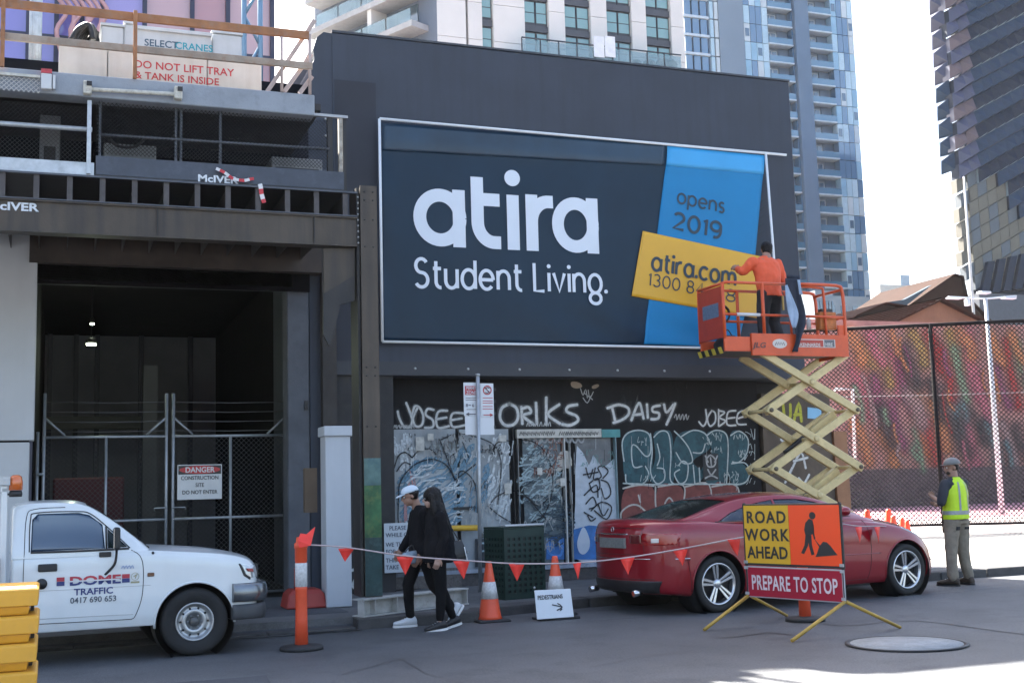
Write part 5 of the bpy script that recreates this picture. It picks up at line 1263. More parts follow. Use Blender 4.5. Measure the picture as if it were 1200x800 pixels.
idx = dict(p=0, o=1, g=2, m=3, r=4, y=5, d=6, t=7, w=8)
for i, (x, y, c, h) in enumerate(seq):
    s = Strokes((0,-1,0), .012+.004*i, .001); n = 1
    y = max(y, 392+h/2.4); s.line([MU(x-6, y-h/2.4), MU(x+2+R2.uniform(-4,4), y), MU(x+8, y+h/2.6)], 1.0*(24+R2.random()*14)/20, 4)
    s.build('painted_figure', mc_[idx[c]], mur, recalc=False)
for i in range(26):
    x = R2.uniform(985, 1230); y = R2.uniform(388, 545); h = R2.uniform(14, 48); y = max(y, 390+h/2)
    s = Strokes((0,-1,0), .18+.0015*i, .001); s.line([MU(x-h*.12, y-h/2), MU(x+R2.uniform(-5,5), y), MU(x+h*.12, y+h/2)], R2.uniform(.25,.8), 4)
    s.build('painted_figure', mc_[R2.choice([0,1,2,3,4,5,7,8])], mur, recalc=False)
# pink painted court strip
MB().add([(20,34,.128),(70,34,.128),(70,51.8,.128),(20,51.8,.128)], [(0,1,2,3)]).build('court_marking', M('court_pink', (.45,.22,.26), .85, var=.15, scale=.5), None)['kind'] = 'structure'

cage = thing('cage_fence', 'tall chain-link sports cage fence with dark posts right of the scissor lift', 'fence', (22.3, 26.8, .12))
P0 = at(1107, 624, 'Z', .124); dF = V3((-.871, .491, 0)).normalized()
ztop = None
def fline(px_, y=500):   # where the sight line meets the fence plane
    d = fwd + rt*((px_-600)/FPX) + upv*((400-y)/FPX); nn_ = V3((dF.y, -dF.x, 0)); t = (P0-EYE).dot(nn_)/d.dot(nn_); return EYE+d*t
tp = fline(1107, 380); ztop = tp.z
e0 = fline(915); e1 = fline(1330)
cst = M('cage_steel', (.010,.008,.009), .8, spec=.15, var=.2, scale=6)
def onf(p, z): return V3((p.x, p.y, z))
for px_ in (930, 1103, 1107+150):
    p = P0 if px_ == 1103 else fline(px_)
    MB().tube([onf(p, .12), onf(p, ztop+.03)], .055, 10).build('post', cst, cage)
for z, r_ in ((ztop, .05), (.33, .035)): MB().tube([onf(e0, z), onf(e1, z)], r_, 8).build('rail', cst, cage)
MB().tube([onf(e0, ztop*.68), onf(fline(1100), ztop*.665), onf(e1, ztop*.66)], .012, 5).build('tension_wire', M('wire_pale', (.3,.27,.27), .5), cage)
chain_mesh([onf(e0, .34), onf(e1, .34), onf(e1, ztop), onf(e0, ztop)], .12, .024, 'wire_mesh', cst, cage)
# basketball style white frame seen left
wfm = thing('goal_frame', 'white tube goal frame behind the fence, right beside the yellow scissor arms', 'goal', fline(1000))
g1 = [at(x, y, 'Y', 36) for x, y in ((978,456),(999,456),(1002,545))]
MB().tube(g1, .06, 8).build('tube', M('goal_white', (.6,.6,.6), .5), wfm)
# street lamp in the court
lampY = 36
lt = thing('street_lamp', 'white T-shaped double-armed lamp post standing behind the cage fence', 'street lamp', at(1168, 548, 'Y', lampY))
lp = M('lamp_white', (.50,.54,.58), .4, .3); b0 = at(1168, 560, 'Y', lampY); b1 = at(1155, 350, 'Y', lampY)
MB().tube([V3((b1.x,lampY,.12)), b1.lerp(V3((b1.x,lampY,.12)), .5), b1], [.11,.09,.065], 12).build('pole', lp, lt)
a0 = at(1111, 348, 'Y', lampY); a1 = at(1191, 347, 'Y', lampY)
MB().tube([a0, V3((b1.x,lampY,b1.z)), a1], .035, 8).build('arm', lp, lt)
for q in (1118, 1182): 
    p = at(q, 349.5, 'Y', lampY); MB().obox(p, (.3,0,0), (0,.12,0), (0,0,.03)).build('lamp_head', lp, lt, bevel=.02)
p = at(1153, 343, 'Y', lampY); MB().obox(p, (.24,0,0), (0,.15,0), (0,0,.045)).build('top_light', lp, lt, bevel=.02)
p = at(1136, 353, 'Y', lampY-.1); MB().box(p.x-.09, p.x+.07, lampY-.1, lampY+.1, p.z-.16, p.z+.08).build('camera_unit', lp, lt, bevel=.02)
wm = thing('flag_pole', 'slender white pole leaning at the left edge of the folded panel tower', 'pole', (50, 70, 0))
MB().tube([V3((at(1138,338,'Y',70).x, 70, 0)), V3((at(1134,270,'Y',70).x, 70, at(1134,270,'Y',70).z)), at(1129.5, 207, 'Y', 70)], [.11,.09,.06], 8).build('shaft', MATS['goal_white'], wm)
# ================================================================== VEHICLES
from mathutils.bvhtree import BVHTree
def crom(P, k):
    out = []
    for i in range(len(P)-1):
        p0 = P[max(i-1, 0)]; p1 = P[i]; p2 = P[i+1]; p3 = P[min(i+2, len(P)-1)]
        for j in range(k):
            t = j/k; out.append([0.5*((2*b)+(c-a)*t+(2*a-5*b+4*c-d)*t*t+(3*b-a-3*c+d)*t*t*t) for a, b, c, d in zip(p0, p1, p2, p3)])
    out.append(list(P[-1])); return out
def shell(stations, kx, ky, warp=None):
    """stations: [x, [(y, z) from sill to centre line]] -> smooth mirrored body surface"""
    rows = []; raws = []
    flat = [[s[0]]+[c for p in s[1] for c in p] for s in stations]
    for r in crom(flat, kx):
        pts = [(r[1+2*i], r[2+2*i]) for i in range((len(r)-1)//2)]
        pts = crom(pts, ky); half = [V3((r[0], p[0], p[1])) for p in pts]
        full = [V3((p.x, -p.y, p.z)) for p in half]+[V3(p) for p in half[-2::-1]]
        raws.append([V3(p) for p in full])
        if warp: full = [warp(V3(p)) for p in full]
        rows.append(full)
    bm = bmesh.new(); n = len(rows[0]); vs = [[bm.verts.new(p) for p in r] for r in rows]
    for i in range(len(rows)-1):
        for j in range(n-1): bm.faces.new((vs[i][j], vs[i][j+1], vs[i+1][j+1], vs[i+1][j]))
    m_ = n//2
    for r, raw in ((vs[0], raws[0]), (vs[-1], raws[-1])):
        K = 14; grid = []
        for j in range(m_+1):
            a = raw[j]; row = [r[j]]
            for k in range(1, K):
                y = a.y+(-a.y-a.y)*k/K; p = V3((a.x, y, a.z)); row.append(bm.verts.new(warp(p) if warp else p) if j < m_ else r[j])
            row.append(r[n-1-j]); grid.append(row)
        for j in range(m_):
            for k in range(K):
                f = []
                for v in (grid[j][k], grid[j][k+1], grid[j+1][k+1], grid[j+1][k]):
                    if v not in f: f.append(v)
                if len(f) > 2:
                    try: bm.faces.new(f)
                    except ValueError: pass
    bmesh.ops.recalc_face_normals(bm, faces=bm.faces); bm.normal_update()
    return bm
def cut(bm, poly, sel, ax=(0, 2)):
    """cut the outline (convex, in two axes) through the chosen faces and lift the inside out as a new bmesh"""
    third = 3-ax[0]-ax[1]; c = V3((0,0,0)); n = len(poly)
    cx = sum(p[0] for p in poly)/n; cz = sum(p[1] for p in poly)/n
    x0 = min(p[0] for p in poly)-.03; x1 = max(p[0] for p in poly)+.03; z0 = min(p[1] for p in poly)-.03; z1 = max(p[1] for p in poly)+.03
    for i in range(n):
        a = poly[i]; b = poly[(i+1) % n]; co = [0,0,0]; no = [0,0,0]
        co[ax[0]] = a[0]; co[ax[1]] = a[1]; no[ax[0]] = b[1]-a[1]; no[ax[1]] = -(b[0]-a[0])
        fs = [f for f in bm.faces if sel(f) and any(x0 < v.co[ax[0]] < x1 and z0 < v.co[ax[1]] < z1 for v in f.verts)]
        geom = set(fs)
        for f in fs: geom.update(f.verts); geom.update(f.edges)
        if geom: bmesh.ops.bisect_plane(bm, geom=list(geom), dist=1e-5, plane_co=co, plane_no=no)
    def inside(p):
        s = 0
        for i in range(n):
            a = poly[i]; b = poly[(i+1) % n]
            v = (b[0]-a[0])*(p[ax[1]]-a[1])-(b[1]-a[1])*(p[ax[0]]-a[0])
            if abs(v) < 1e-9: continue
            if s == 0: s = 1 if v > 0 else -1
            elif s*v < 0: return False
        return True
    ins = [f for f in bm.faces if sel(f) and inside(f.calc_center_median())]
    out = bmesh.new(); mp = {}
    for f in ins:
        vs = []
        for v in f.verts:
            if v not in mp: mp[v] = out.verts.new(v.co)
            vs.append(mp[v])
        try: out.faces.new(vs)
        except ValueError: pass
    bmesh.ops.delete(bm, geom=ins, context='FACES'); out.normal_update()
    return out
def bm_obj(bm, name, mat, parent, label=None, inset=0.0, thick=0.0, smooth=True):
    if inset:
        bm.normal_update()
        for v in bm.verts: v.co -= v.normal*inset
    me = bpy.data.meshes.new(name); bm.to_mesh(me); bm.free(); me.materials.append(mat)
    for p in me.polygons: p.use_smooth = smooth
    o = bpy.data.objects.new(name, me); COL.objects.link(o); o.parent = parent; WL[o.name] = V3()
    if label: o['label'] = label
    if thick: m = o.modifiers.new('thickness', 'SOLIDIFY'); m.thickness = thick; m.offset = -1
    return o
def circle(cx, cz, r, n=22, a0=0): return [(cx+r*math.cos(a0+2*math.pi*i/n), cz+r*math.sin(a0+2*math.pi*i/n)) for i in range(n)]
class Skin:
    """finds points on a vehicle's flank for trim laid on it"""
    def __init__(s, bms): 
        s.t = [BVHTree.FromBMesh(b) for b in bms]
    def side(s, x, z, out=.003, sgn=-1):
        best = None
        for t in s.t:
            h = t.ray_cast(V3((x, sgn*3, z)), V3((0, -sgn, 0)))
            if h[0] is not None and (best is None or abs(h[0].y) > abs(best[0].y)): best = h
        if best is None: return V3((x, sgn*.8, z))
        n = best[1]; n = n if n.y*sgn > 0 else -n
        return best[0]+n*out
    def front(s, y, z, sgn, out=.003):
        best = None
        for t in s.t:
            h = t.ray_cast(V3((sgn*9, y, z)), V3((-sgn, 0, 0)))
            if h[0] is not None and (best is None or h[0].x*sgn > best[0].x*sgn): best = h
        if best is None: return V3((0, y, z))
        return best[0]+V3((sgn*out, 0, 0))
def seam(sk, pts, w, mat, par, name='panel_gap', k=6, sgn=-1, th=.002, fr=None):
    P = smooth_path([V3((x, 0, z)) for x, z in pts], k)
    Q = [sk.side(p.x, p.z, .001, sgn) if fr is None else sk.front(p.x, p.z, fr, .001) for p in P]
    m = MB(); m.tube(Q, w/2, 5); return m.build(name, mat, par, local=True)
def patch_side(sk, pts, mat, par, name, th=.006, sgn=-1, label=None, fr=None, flat=False):
    if len(pts) == 4 and not flat:
        m = MB(); N = 8; vs = []
        for j in range(N+1):
            for i in range(N+1):
                u, v = i/N, j/N; x = (pts[0][0]*(1-u)+pts[1][0]*u)*(1-v)+(pts[3][0]*(1-u)+pts[2][0]*u)*v; z = (pts[0][1]*(1-u)+pts[1][1]*u)*(1-v)+(pts[3][1]*(1-u)+pts[2][1]*u)*v
                vs.append(sk.side(x, z, th, sgn) if fr is None else sk.front(x, z, fr, th))
        m.add(vs, [(j*(N+1)+i, j*(N+1)+i+1, (j+1)*(N+1)+i+1, (j+1)*(N+1)+i) for j in range(N) for i in range(N)], 0, True)
        o = m.build(name, mat, par, local=True, label=label, recalc=False); s_ = o.modifiers.new('thickness', 'SOLIDIFY'); s_.thickness = th*1.4; s_.offset = 0
        return o
    if flat:
        q = [sk.front(x, z, fr, .001) for x, z in pts]; xx = max(p.x*fr for p in q)*fr+fr*th; q = [V3((xx, p.y, p.z)) for p in q]
        return MB().sheet(q, (fr,0,0), abs(th)+.02).build(name, mat, par, local=True)
    return patch_fan(sk, pts, mat, par, name, th, sgn, label, fr)
def patch_fan(sk, pts, mat, par, name, th=.006, sgn=-1, label=None, fr=None):
    """a plate following the flank, outlined in (x, z)"""
    q = [sk.side(x, z, .001, sgn) if fr is None else sk.front(x, z, fr, .001) for x, z in pts]
    n = (q[1]-q[0]).cross(q[-1]-q[0]).normalized(); ref = V3((0, sgn, 0)) if fr is None else V3((fr, 0, 0))
    if n.dot(ref) < 0: n = -n
    c = sum(q, V3())/len(q); m = MB(); top = [p+n*th for p in q]; N = len(q)
    # domed plate: fan to the true surface at its centre
    cx = sum(p[0] for p in pts)/N; cz = sum(p[1] for p in pts)/N
    cc = (sk.side(cx, cz, .001, sgn) if fr is None else sk.front(cx, cz, fr, .001))+n*th
    m.add(top+[cc]+q, [(i, (i+1) % N, N) for i in range(N)]+[(i, N+1+i, N+1+(i+1) % N, (i+1) % N) for i in range(N)])
    return m.build(name, mat, par, local=True, label=label)

tyre = M('tyre_rubber', (0.012, 0.012, 0.0125), 0.75, var=.2, scale=8, bump=.1, bscale=60)
alloy = M('alloy_silver', (0.58, 0.59, 0.61), 0.25, 0.9, var=.06)
hubd = M('brake_dark', (0.03, 0.03, 0.032), .5, .5)
gap = M('gap_black', (0.008, 0.008, 0.009), .6)
chrome = M('chrome', (0.62, 0.63, 0.65), .12, 1.0, var=.03)
blkpl = M('black_trim', (0.016, 0.016, 0.018), .45)
def tyre_mesh(R, wdt, rr):
    m = MB(); h = wdt/2
    m.lathe([(rr, -h*.8), (rr+.012, -h*.92), (R*.86, -h*1.0), (R*.955, -h*.92), (R*.99, -h*.7), (R, -h*.3), (R, h*.3), (R*.99, h*.7), (R*.955, h*.92), (R*.86, h), (rr+.012, h*.92), (rr, h*.8), (rr, -h*.8)], (0,0,0), (0,-1,0), 44, cap=False)
    return m
def car_wheel(par, x, y, R, flip):
    w = bpy.data.objects.new('wheel', None)      # replaced below: the wheel part is its tyre mesh
    bpy.data.objects.remove(w)
    m = tyre_mesh(R, .225, R*.735); o = m.build('wheel', tyre, par, local=True); o.location = (x, y, R); o.rotation_euler = (0, 0, math.pi if flip else 0)
    WL[o.name] = V3()
    rr = R*.735
    m = MB(); m.lathe([(rr+.004, -.1), (rr+.004, .098), (rr-.004, .107), (rr-.018, .10), (rr-.028, .07), (rr-.035, -.09)], (0,0,0), (0,-1,0), 44, cap=False); m.build('rim', alloy, o, local=True)
    m = MB(); m.lathe([(0, .02), (rr-.05, .02), (rr-.05, .0), (0, .0)], (0,0,0), (0,-1,0), 32); m.build('brake_disc', hubd, o, local=True)
    m = MB(); m.lathe([(0,.085),(.03,.085),(.055,.075),(.062,.05),(.062,.02),(0,.02)], (0,0,0), (0,-1,0), 24); m.build('hub', alloy, o, local=True)
    m = MB()
    for k in range(5):
        a = math.radians(90+72*k+9)
        for s_ in (-1, 1):
            a1 = a+s_*math.radians(7.5); r0 = .045; r1 = rr-.012
            p = V3((math.cos(a+s_*.35)*r0, -.075, math.sin(a+s_*.35)*r0)); q = V3((math.cos(a1)*r1, -.095, math.sin(a1)*r1))
            d = (q-p).normalized(); t = V3((0,-1,0)).cross(d).normalized()
            vs = []
            for c, wd in ((p, .013), (q, .019)):
                vs += [c-t*wd, c+t*wd, c+t*wd*.8+V3((0,.03,0)), c-t*wd*.8+V3((0,.03,0))]
            mm = MB().add(vs, [(0,1,5,4),(1,2,6,5),(2,3,7,6),(3,0,4,7),(0,3,2,1),(4,5,6,7)])
            mm.build('spoke', alloy, o, local=True, bevel=.004)
    return o
def well(par, x, R, yo, sgn):
    m = MB(); r = R; prof = []
    m.lathe([(r, 0), (r, .34), (0.02, .34)], (x, sgn*yo, R*.0+.335), (0, -sgn, 0), 28, cap=False)
    return m.build('wheel_well', gap, par, local=True)
# ---------------------------------------------------------------- red coupe
crim = M('red_metallic', (0.23, 0.0015, 0.010), 0.3, 0.1, var=.04, scale=3, coat=.9, spec=.35)
head = math.radians(7.7)
hd = V3((math.cos(head), math.sin(head), 0)); hn = V3((-hd.y, hd.x, 0))
c0 = V3((7.405, 12.80, 0))+hn*.865
car = thing('coupe', 'crimson two-door coupe parked along the kerb, nose to the right', 'car', c0, head)
def cw_(x, w, zb, zs, top, tum=.0):
    return [x, [(0.0, zb), (w*.80, zb), (w*.955, zb+.05), (w*.995, zb+.20), (w, (zb+zs)/2+.02), (w*.985, zs-.17), (w*.93, zs-.045), (w*.83, zs), (w*.45, zs+(top-zs)*.8), (0, top)]]
CS = [cw_(-.93, .74, .36, .86, .90), cw_(-.91, .80, .30, .98, 1.02), cw_(-.84, .845, .25, 1.06, 1.10), cw_(-.70, .865, .23, 1.085, 1.125), cw_(-.40, .88, .20, 1.085, 1.12), cw_(0.0, .885, .19, 1.07, 1.10),
      cw_(.6, .88, .185, 1.045, 1.08), cw_(1.2, .875, .185, 1.03, 1.07), cw_(1.9, .875, .185, 1.02, 1.06), cw_(2.4, .875, .185, 1.00, 1.055), cw_(2.8, .875, .185, .955, 1.03), cw_(3.2, .87, .19, .885, .98),
      cw_(3.5, .855, .19, .80, .90), cw_(3.72, .83, .20, .70, .80), cw_(3.86, .79, .21, .60, .70), cw_(3.93, .72, .24, .52, .60), cw_(3.96, .62, .28, .45, .50)]
def cwarp(p):
    f = abs(p.y)/.88
    if p.x < 0: p.x += .36*min(1, -p.x/.93)**1.5*f**2.6
    if p.x > 2.9: p.x -= .42*min(1, (p.x-2.9)/1.06)**1.6*f**2.2
    return p
body = shell(CS, 5, 4, cwarp)
def gs_(x, wb, zb, wr, zr, top): return [x, [(wb, zb), (wb*.985, zb+.06*max(.25,(zr-zb)*3.)), (wb*.45+wr*.55, (zb+zr)/2+.02), (wr+.018, zr-.022), (wr-.03, zr+.004), (wr*.6, top-.008), (0, top)]]
GS = [gs_(-.42, .70, 1.06, .66, 1.09, 1.105), gs_(-.24, .74, 1.06, .66, 1.125, 1.145), gs_(.06, .785, 1.05, .64, 1.21, 1.235), gs_(.38, .80, 1.04, .61, 1.29, 1.32), gs_(.72, .81, 1.03, .59, 1.338, 1.378), gs_(1.10, .81, 1.02, .585, 1.355, 1.40),
      gs_(1.5, .81, 1.0, .59, 1.34, 1.39), gs_(1.85, .80, 1.0, .60, 1.28, 1.335), gs_(2.2, .79, .99, .62, 1.175, 1.225), gs_(2.5, .77, .98, .64, 1.07, 1.115), gs_(2.66, .75, .97, .64, 1.0, 1.04)]
gh = shell(GS, 6, 4)
sk = Skin([body, gh])
cgl = glass('car_glass', (.006,.012,.012), .12, spec=.35, coat=0.0); dkg = glass('car_glass_blue', (.008,.014,.028), .05, spec=.6, coat=.2)
wins = []
for sgn in (-1, 1):
    sel = lambda f, s=sgn: f.calc_center_median().y*s > .5 and abs(f.normal.y) > .4
    wins.append((cut(gh, [(.09,1.068),(.32,1.16),(.66,1.25),(1.05,1.302),(1.05,1.068)], sel), 'quarter_window'))
    wins.append((cut(gh, [(1.085,1.068),(1.085,1.305),(1.45,1.30),(1.75,1.255),(2.05,1.165),(2.24,1.068)], sel), 'side_window'))
sel = lambda f: abs(f.calc_center_median().y) < .62 and f.calc_center_median().x < .45 and f.normal.z > .3
wins.append((cut(gh, [(-.34,-.61),(-.36,.0),(-.34,.61),(.40,.54),(.44,.0),(.40,-.54)], sel, (0,1)), 'rear_window'))
sel = lambda f: abs(f.calc_center_median().y) < .64 and f.calc_center_median().x > 1.7 and f.normal.z > .3
wins.append((cut(gh, [(1.78,.53),(1.74,0),(1.78,-.53),(2.56,-.62),(2.62,0),(2.56,.62)], sel, (0,1)), 'windscreen'))
arch_w = []
for ax_ in (0.0, 3.09):
    for sgn in (-1, 1):
        o_ = cut(body, circle(ax_, .335, .385, 26), lambda f, s=sgn: f.calc_center_median().y*s > .45); o_.free()
# lights cut out of the skin
tl = [(cut(body, [(-.90,.81),(-.90,.955),(-.50,.95),(-.58,.82)], lambda f, s=s: f.calc_center_median().y*s > .50 and f.calc_center_median().x < -.3 and abs(f.normal.z) < .6), s) for s in (-1, 1)]
hl = [(cut(body, [(3.05,.86),(3.25,.80),(3.62,.66),(3.72,.62),(3.66,.74),(3.35,.86),(3.15,.90)], lambda f, s=s: f.calc_center_median().y*s > .38 and f.calc_center_median().x > 2.9), s) for s in (-1, 1)]
bm_obj(body, 'body', crim, car); bm_obj(gh, 'roof', crim, car)
for b, n_ in wins: bm_obj(b, n_, cgl if n_ in ('rear_window', 'windscreen') else dkg, car, inset=.004, thick=.004)
for b, s in tl: bm_obj(b, 'tail_light', M('tail_lens', (.30,.006,.008), .15, coat=1), car, inset=-.004, thick=.006)
for b, s in hl: bm_obj(b, 'headlight', glass('headlamp_lens', (.35,.36,.37), .08), car, inset=-.002, thick=.006)
MB().box(-.45, 2.55, -.60, .60, .55, 1.0).build('cabin_floor', gap, car, local=True)
MB().box(-.6, 3.6, -.55, .55, .20, .32).build('underbody', gap, car, local=True)
for sx_ in (.95, 1.9):
    for sy_ in (-.33, .33):
        m = MB(); m.obox((sx_-.18, sy_, 1.0), (.05,0,.0), (0,.2,0), (-.06,0,.19)); m.obox((sx_-.24, sy_, 1.24), (.035,0,0), (0,.1,0), (-.01,0,.07)); m.build('seat', blkpl, car, local=True, bevel=.03)
for ax_ in (0.0, 3.09):
    for sgn in (-1, 1):
        car_wheel(car, ax_, sgn*.752, .335, sgn > 0)
        m = MB(); m.lathe([(.39, 0), (.40, .05), (.39, .36), (.0, .36)], (ax_, sgn*.868, .335), (0, -sgn, 0), 30, cap=False); m.build('wheel_well', gap, car, local=True)
        pts = [sk.side(ax_+.392*math.cos(t), .335+.392*math.sin(t), .0015, sgn) for t in [math.radians(-12+204*k/26) for k in range(27)]]
        m = MB(); m.tube(pts, .010, 5); m.build('arch_lip', crim, car, local=True)
for sgn in (-1, 1):
    seam(sk, [(1.02,1.06),(1.0,.8),(.98,.45),(1.02,.26)], .006, gap, car, sgn=sgn); seam(sk, [(2.42,1.0),(2.46,.75),(2.44,.45),(2.38,.26)], .006, gap, car, sgn=sgn)
    seam(sk, [(1.02,.258),(1.7,.25),(2.38,.258)], .006, gap, car, sgn=sgn)
    seam(sk, [(-.50,.63),(-.42,.635)], .006, gap, car, sgn=sgn)
    seam(sk, [(-.40,.27),(-.42,.45),(-.46,.66),(-.52,.80)], .006, gap, car, sgn=sgn)
    seam(sk, [(.42,.575),(1.2,.575),(1.9,.575),(2.62,.575)], .014, chrome if False else M('trim_pink', (.30,.05,.07), .25, .3, coat=1), car, 'side_moulding', sgn=sgn)
    seam(sk, [(-.60,.655),(-.50,.655),(-.42,.655)], .018, chrome, car, 'bumper_strip', sgn=sgn)
    seam(sk, [(.04,1.062),(.6,1.06),(1.2,1.06),(1.8,1.06),(2.25,1.058)], .012, blkpl, car, 'window_seal', sgn=sgn)
    p = sk.side(2.06, 1.08, 0, sgn)
    m = MB(); m.ball(p+V3((0, sgn*.10, .045)), .095, .085, .062, 12, 8); m.build('mirror', crim, car, local=True); MB().beam(p, p+V3((0,sgn*.08,.02)), .05, .03).build('mirror_arm', blkpl, car, local=True)
    p = sk.side(1.22, .80, .018, sgn); m = MB(); m.obox(p, (.10,0,0), (0,.012,0), (0,0,.014)); m.build('door_handle', crim, car, local=True, bevel=.008)
seam(sk, [(-.56,.655),(0,.655)], .012, chrome, car, 'bumper_strip', fr=-1) if False else None
# rear details (read in y, z on the tail)
for z_, w_, nm, mt, y0 in ((.945, .02, 'boot_trim', chrome, .30), (.655, .012, 'bumper_strip', chrome, .60), (.705, .006, 'panel_gap', gap, .62)):
    seam(sk, [(-y0, z_), (-y0*.5, z_), (0, z_), (y0*.5, z_), (y0, z_)], w_, mt, car, nm, fr=-1)
for s in (-1, 1): seam(sk, [(s*.50, 1.0), (s*.52, .85), (s*.53, .71)], .006, gap, car, fr=-1)
patch_side(sk, [(-.27,.78),(.27,.78),(.27,.90),(-.27,.90)], M('plate_grey', (.16,.17,.165), .5, var=.2, scale=30), car, 'number_plate', .032, fr=-1, flat=True)
patch_side(sk, [(-.72,.40),(.72,.40),(.66,.26),(-.66,.26)], blkpl, car, 'bumper_insert', .01, fr=-1)
for s in (-1, 1): patch_side(sk, [(s*.62,.845),(s*.70,.845),(s*.70,.895),(s*.62,.895)], M('glint_white', (.6,.58,.57), .1, coat=1), car, 'tail_glint', .007, fr=-1)  # white spot paints the bright reflection at each tail lamp corner
seam(sk, [(-.52,1.012),(-.26,1.018),(0,1.02),(.26,1.018),(.52,1.012)], .008, gap, car, fr=-1); seam(sk, [(-.64,.42),(0,.42),(.64,.42)], .007, gap, car, fr=-1)
for s in (-1, 1): m = MB(); m.lathe([(.0,0),(.035,0),(.038,.12),(.030,.12)], (-.86, s*.48, .27), (-1,0,-.1), 14); m.build('exhaust', chrome, car, local=True)
for s in (-1, 1): patch_side(sk, [(s*.34,.84),(s*.50,.84),(s*.50,.94),(s*.34,.94)], M('tail_dark', (.10,.006,.01), .15, coat=1), car, 'reverse_lens', .006, fr=-1)
# star-like round badge (plain ring) and nose slats
m = MB(); p = sk.front(0, 1.0, -1, .004); m.lathe([(.026,0),(.032,0),(.032,.006),(.026,.006),(.026,0)], p, (-1,0,0), 20, cap=False)
for k in range(3): a = math.radians(90+120*k); m.beam(p+V3((-.003,0,0)), p+V3((-.003, math.cos(a)*.028, math.sin(a)*.028)), .005, .004, up=(1,0,0))
m.build('badge', chrome, car, local=True)
for k in range(4): seam(sk, [(-.30,.60-k*.035),(0,.60-k*.035),(.30,.60-k*.035)], .010, chrome, car, 'grille_bar', fr=1)
for s in (-1, 1): patch_side(sk, [(s*.30,.26),(s*.66,.28),(s*.66,.40),(s*.34,.38)], blkpl, car, 'lower_intake', .004, fr=1)

# ---------------------------------------------------------------- white utility truck
whp = M('truck_white', (0.66, 0.69, 0.70), 0.28, var=.03, scale=3, coat=.7, streak=.08, dirt=(.45,.45,.43))
uh = math.radians(2.5); ud = V3((math.cos(uh), math.sin(uh), 0)); un = V3((-ud.y, ud.x, 0))
u0 = V3((1.286, 12.323, 0))+un*.80
ute = thing('utility_truck', 'white single-cab utility truck with traffic lettering on its door', 'truck', u0, uh)
def uw(x, w, zb, zs, top): return [x, [(0, zb), (w*.85, zb), (w*.975, zb+.04), (w, zb+.22), (w*1.0, (zb+zs)/2+.05), (w*.995, zs-.10), (w*.972, zs-.025), (w*.91, zs), (w*.45, zs+(top-zs)*.9), (0, top)]]
US = [uw(-1.66, .80, .33, 1.03, 1.05), uw(-1.60, .82, .31, 1.04, 1.06), uw(-1.2, .83, .31, 1.04, 1.06), uw(-.7, .83, .31, 1.04, 1.07), uw(-.4, .83, .31, 1.03, 1.06), uw(-.1, .83, .31, 1.005, 1.035), uw(.2, .825, .31, .975, 1.005),
      uw(.42, .82, .31, .94, .965), uw(.58, .81, .32, .895, .915), uw(.66, .79, .33, .83, .845), uw(.69, .76, .36, .75, .76)]
ubody = shell(US, 5, 4, lambda p: V3((p.x-(.10*max(0, (p.x-.2)/.46)**2*(abs(p.y)/.8)**3), p.y, p.z)))
UG = [gs_(-1.665, .80, 1.0, .66, 1.40, 1.42), gs_(-1.64, .81, 1.0, .69, 1.475, 1.50), gs_(-1.5, .815, 1.0, .70, 1.505, 1.535), gs_(-1.25, .82, 1.0, .70, 1.505, 1.54), gs_(-1.02, .82, 1.0, .69, 1.475, 1.515), gs_(-.80, .815, 1.0, .70, 1.345, 1.39), gs_(-.6, .805, 1.0, .715, 1.19, 1.225), gs_(-.42, .80, .98, .73, 1.03, 1.07)]
ugh = shell(UG, 6, 4)
usk = Skin([ubody, ugh])
uw_ = []
for sgn in (-1, 1):
    sel = lambda f, s=sgn: f.calc_center_median().y*s > .5 and abs(f.normal.y) > .4
    uw_.append((cut(ugh, [(-1.50,1.065),(-1.49,1.36),(-1.44,1.41),(-1.08,1.41),(-.98,1.385),(-.86,1.29),(-.84,1.065)], sel), 'side_window'))
    uw_.append((cut(ugh, [(-.815,1.065),(-.815,1.25),(-.63,1.07)], sel), 'quarter_window'))
sel = lambda f: abs(f.calc_center_median().y) < .70 and f.calc_center_median().x > -1.1 and f.normal.z > .2 and abs(f.normal.y) < .6
uw_.append((cut(ugh, [(-1.0,.62),(-1.0,-.62),(-.50,-.68),(-.50,.68)], sel, (0,1)), 'windscreen'))
for sgn in (-1, 1):
    o_ = cut(ubody, circle(0, .325, .375, 26), lambda f, s=sgn: f.calc_center_median().y*s > .4); o_.free()
ubl = glass('truck_glass', (.018,.045,.085), .03)
bm_obj(ubody, 'body', whp, ute); bm_obj(ugh, 'cab_roof', whp, ute)
for b, n_ in uw_: bm_obj(b, n_, cgl if n_ == 'windscreen' else (ubl if n_ == 'side_window' else cgl), ute, inset=.006, thick=.004)
MB().box(-1.6, -.5, -.66, .66, .5, 1.0).build('cabin_floor', gap, ute, local=True)
m = MB(); m.obox((-1.42, 0, 1.08), (.06,0,0), (0,.62,0), (-.04,0,.2)); m.build('bench_seat', blkpl, ute, local=True, bevel=.03)
MB().box(-2.9, .55, -.45, .45, .30, .42).build('chassis', gap, ute, local=True)
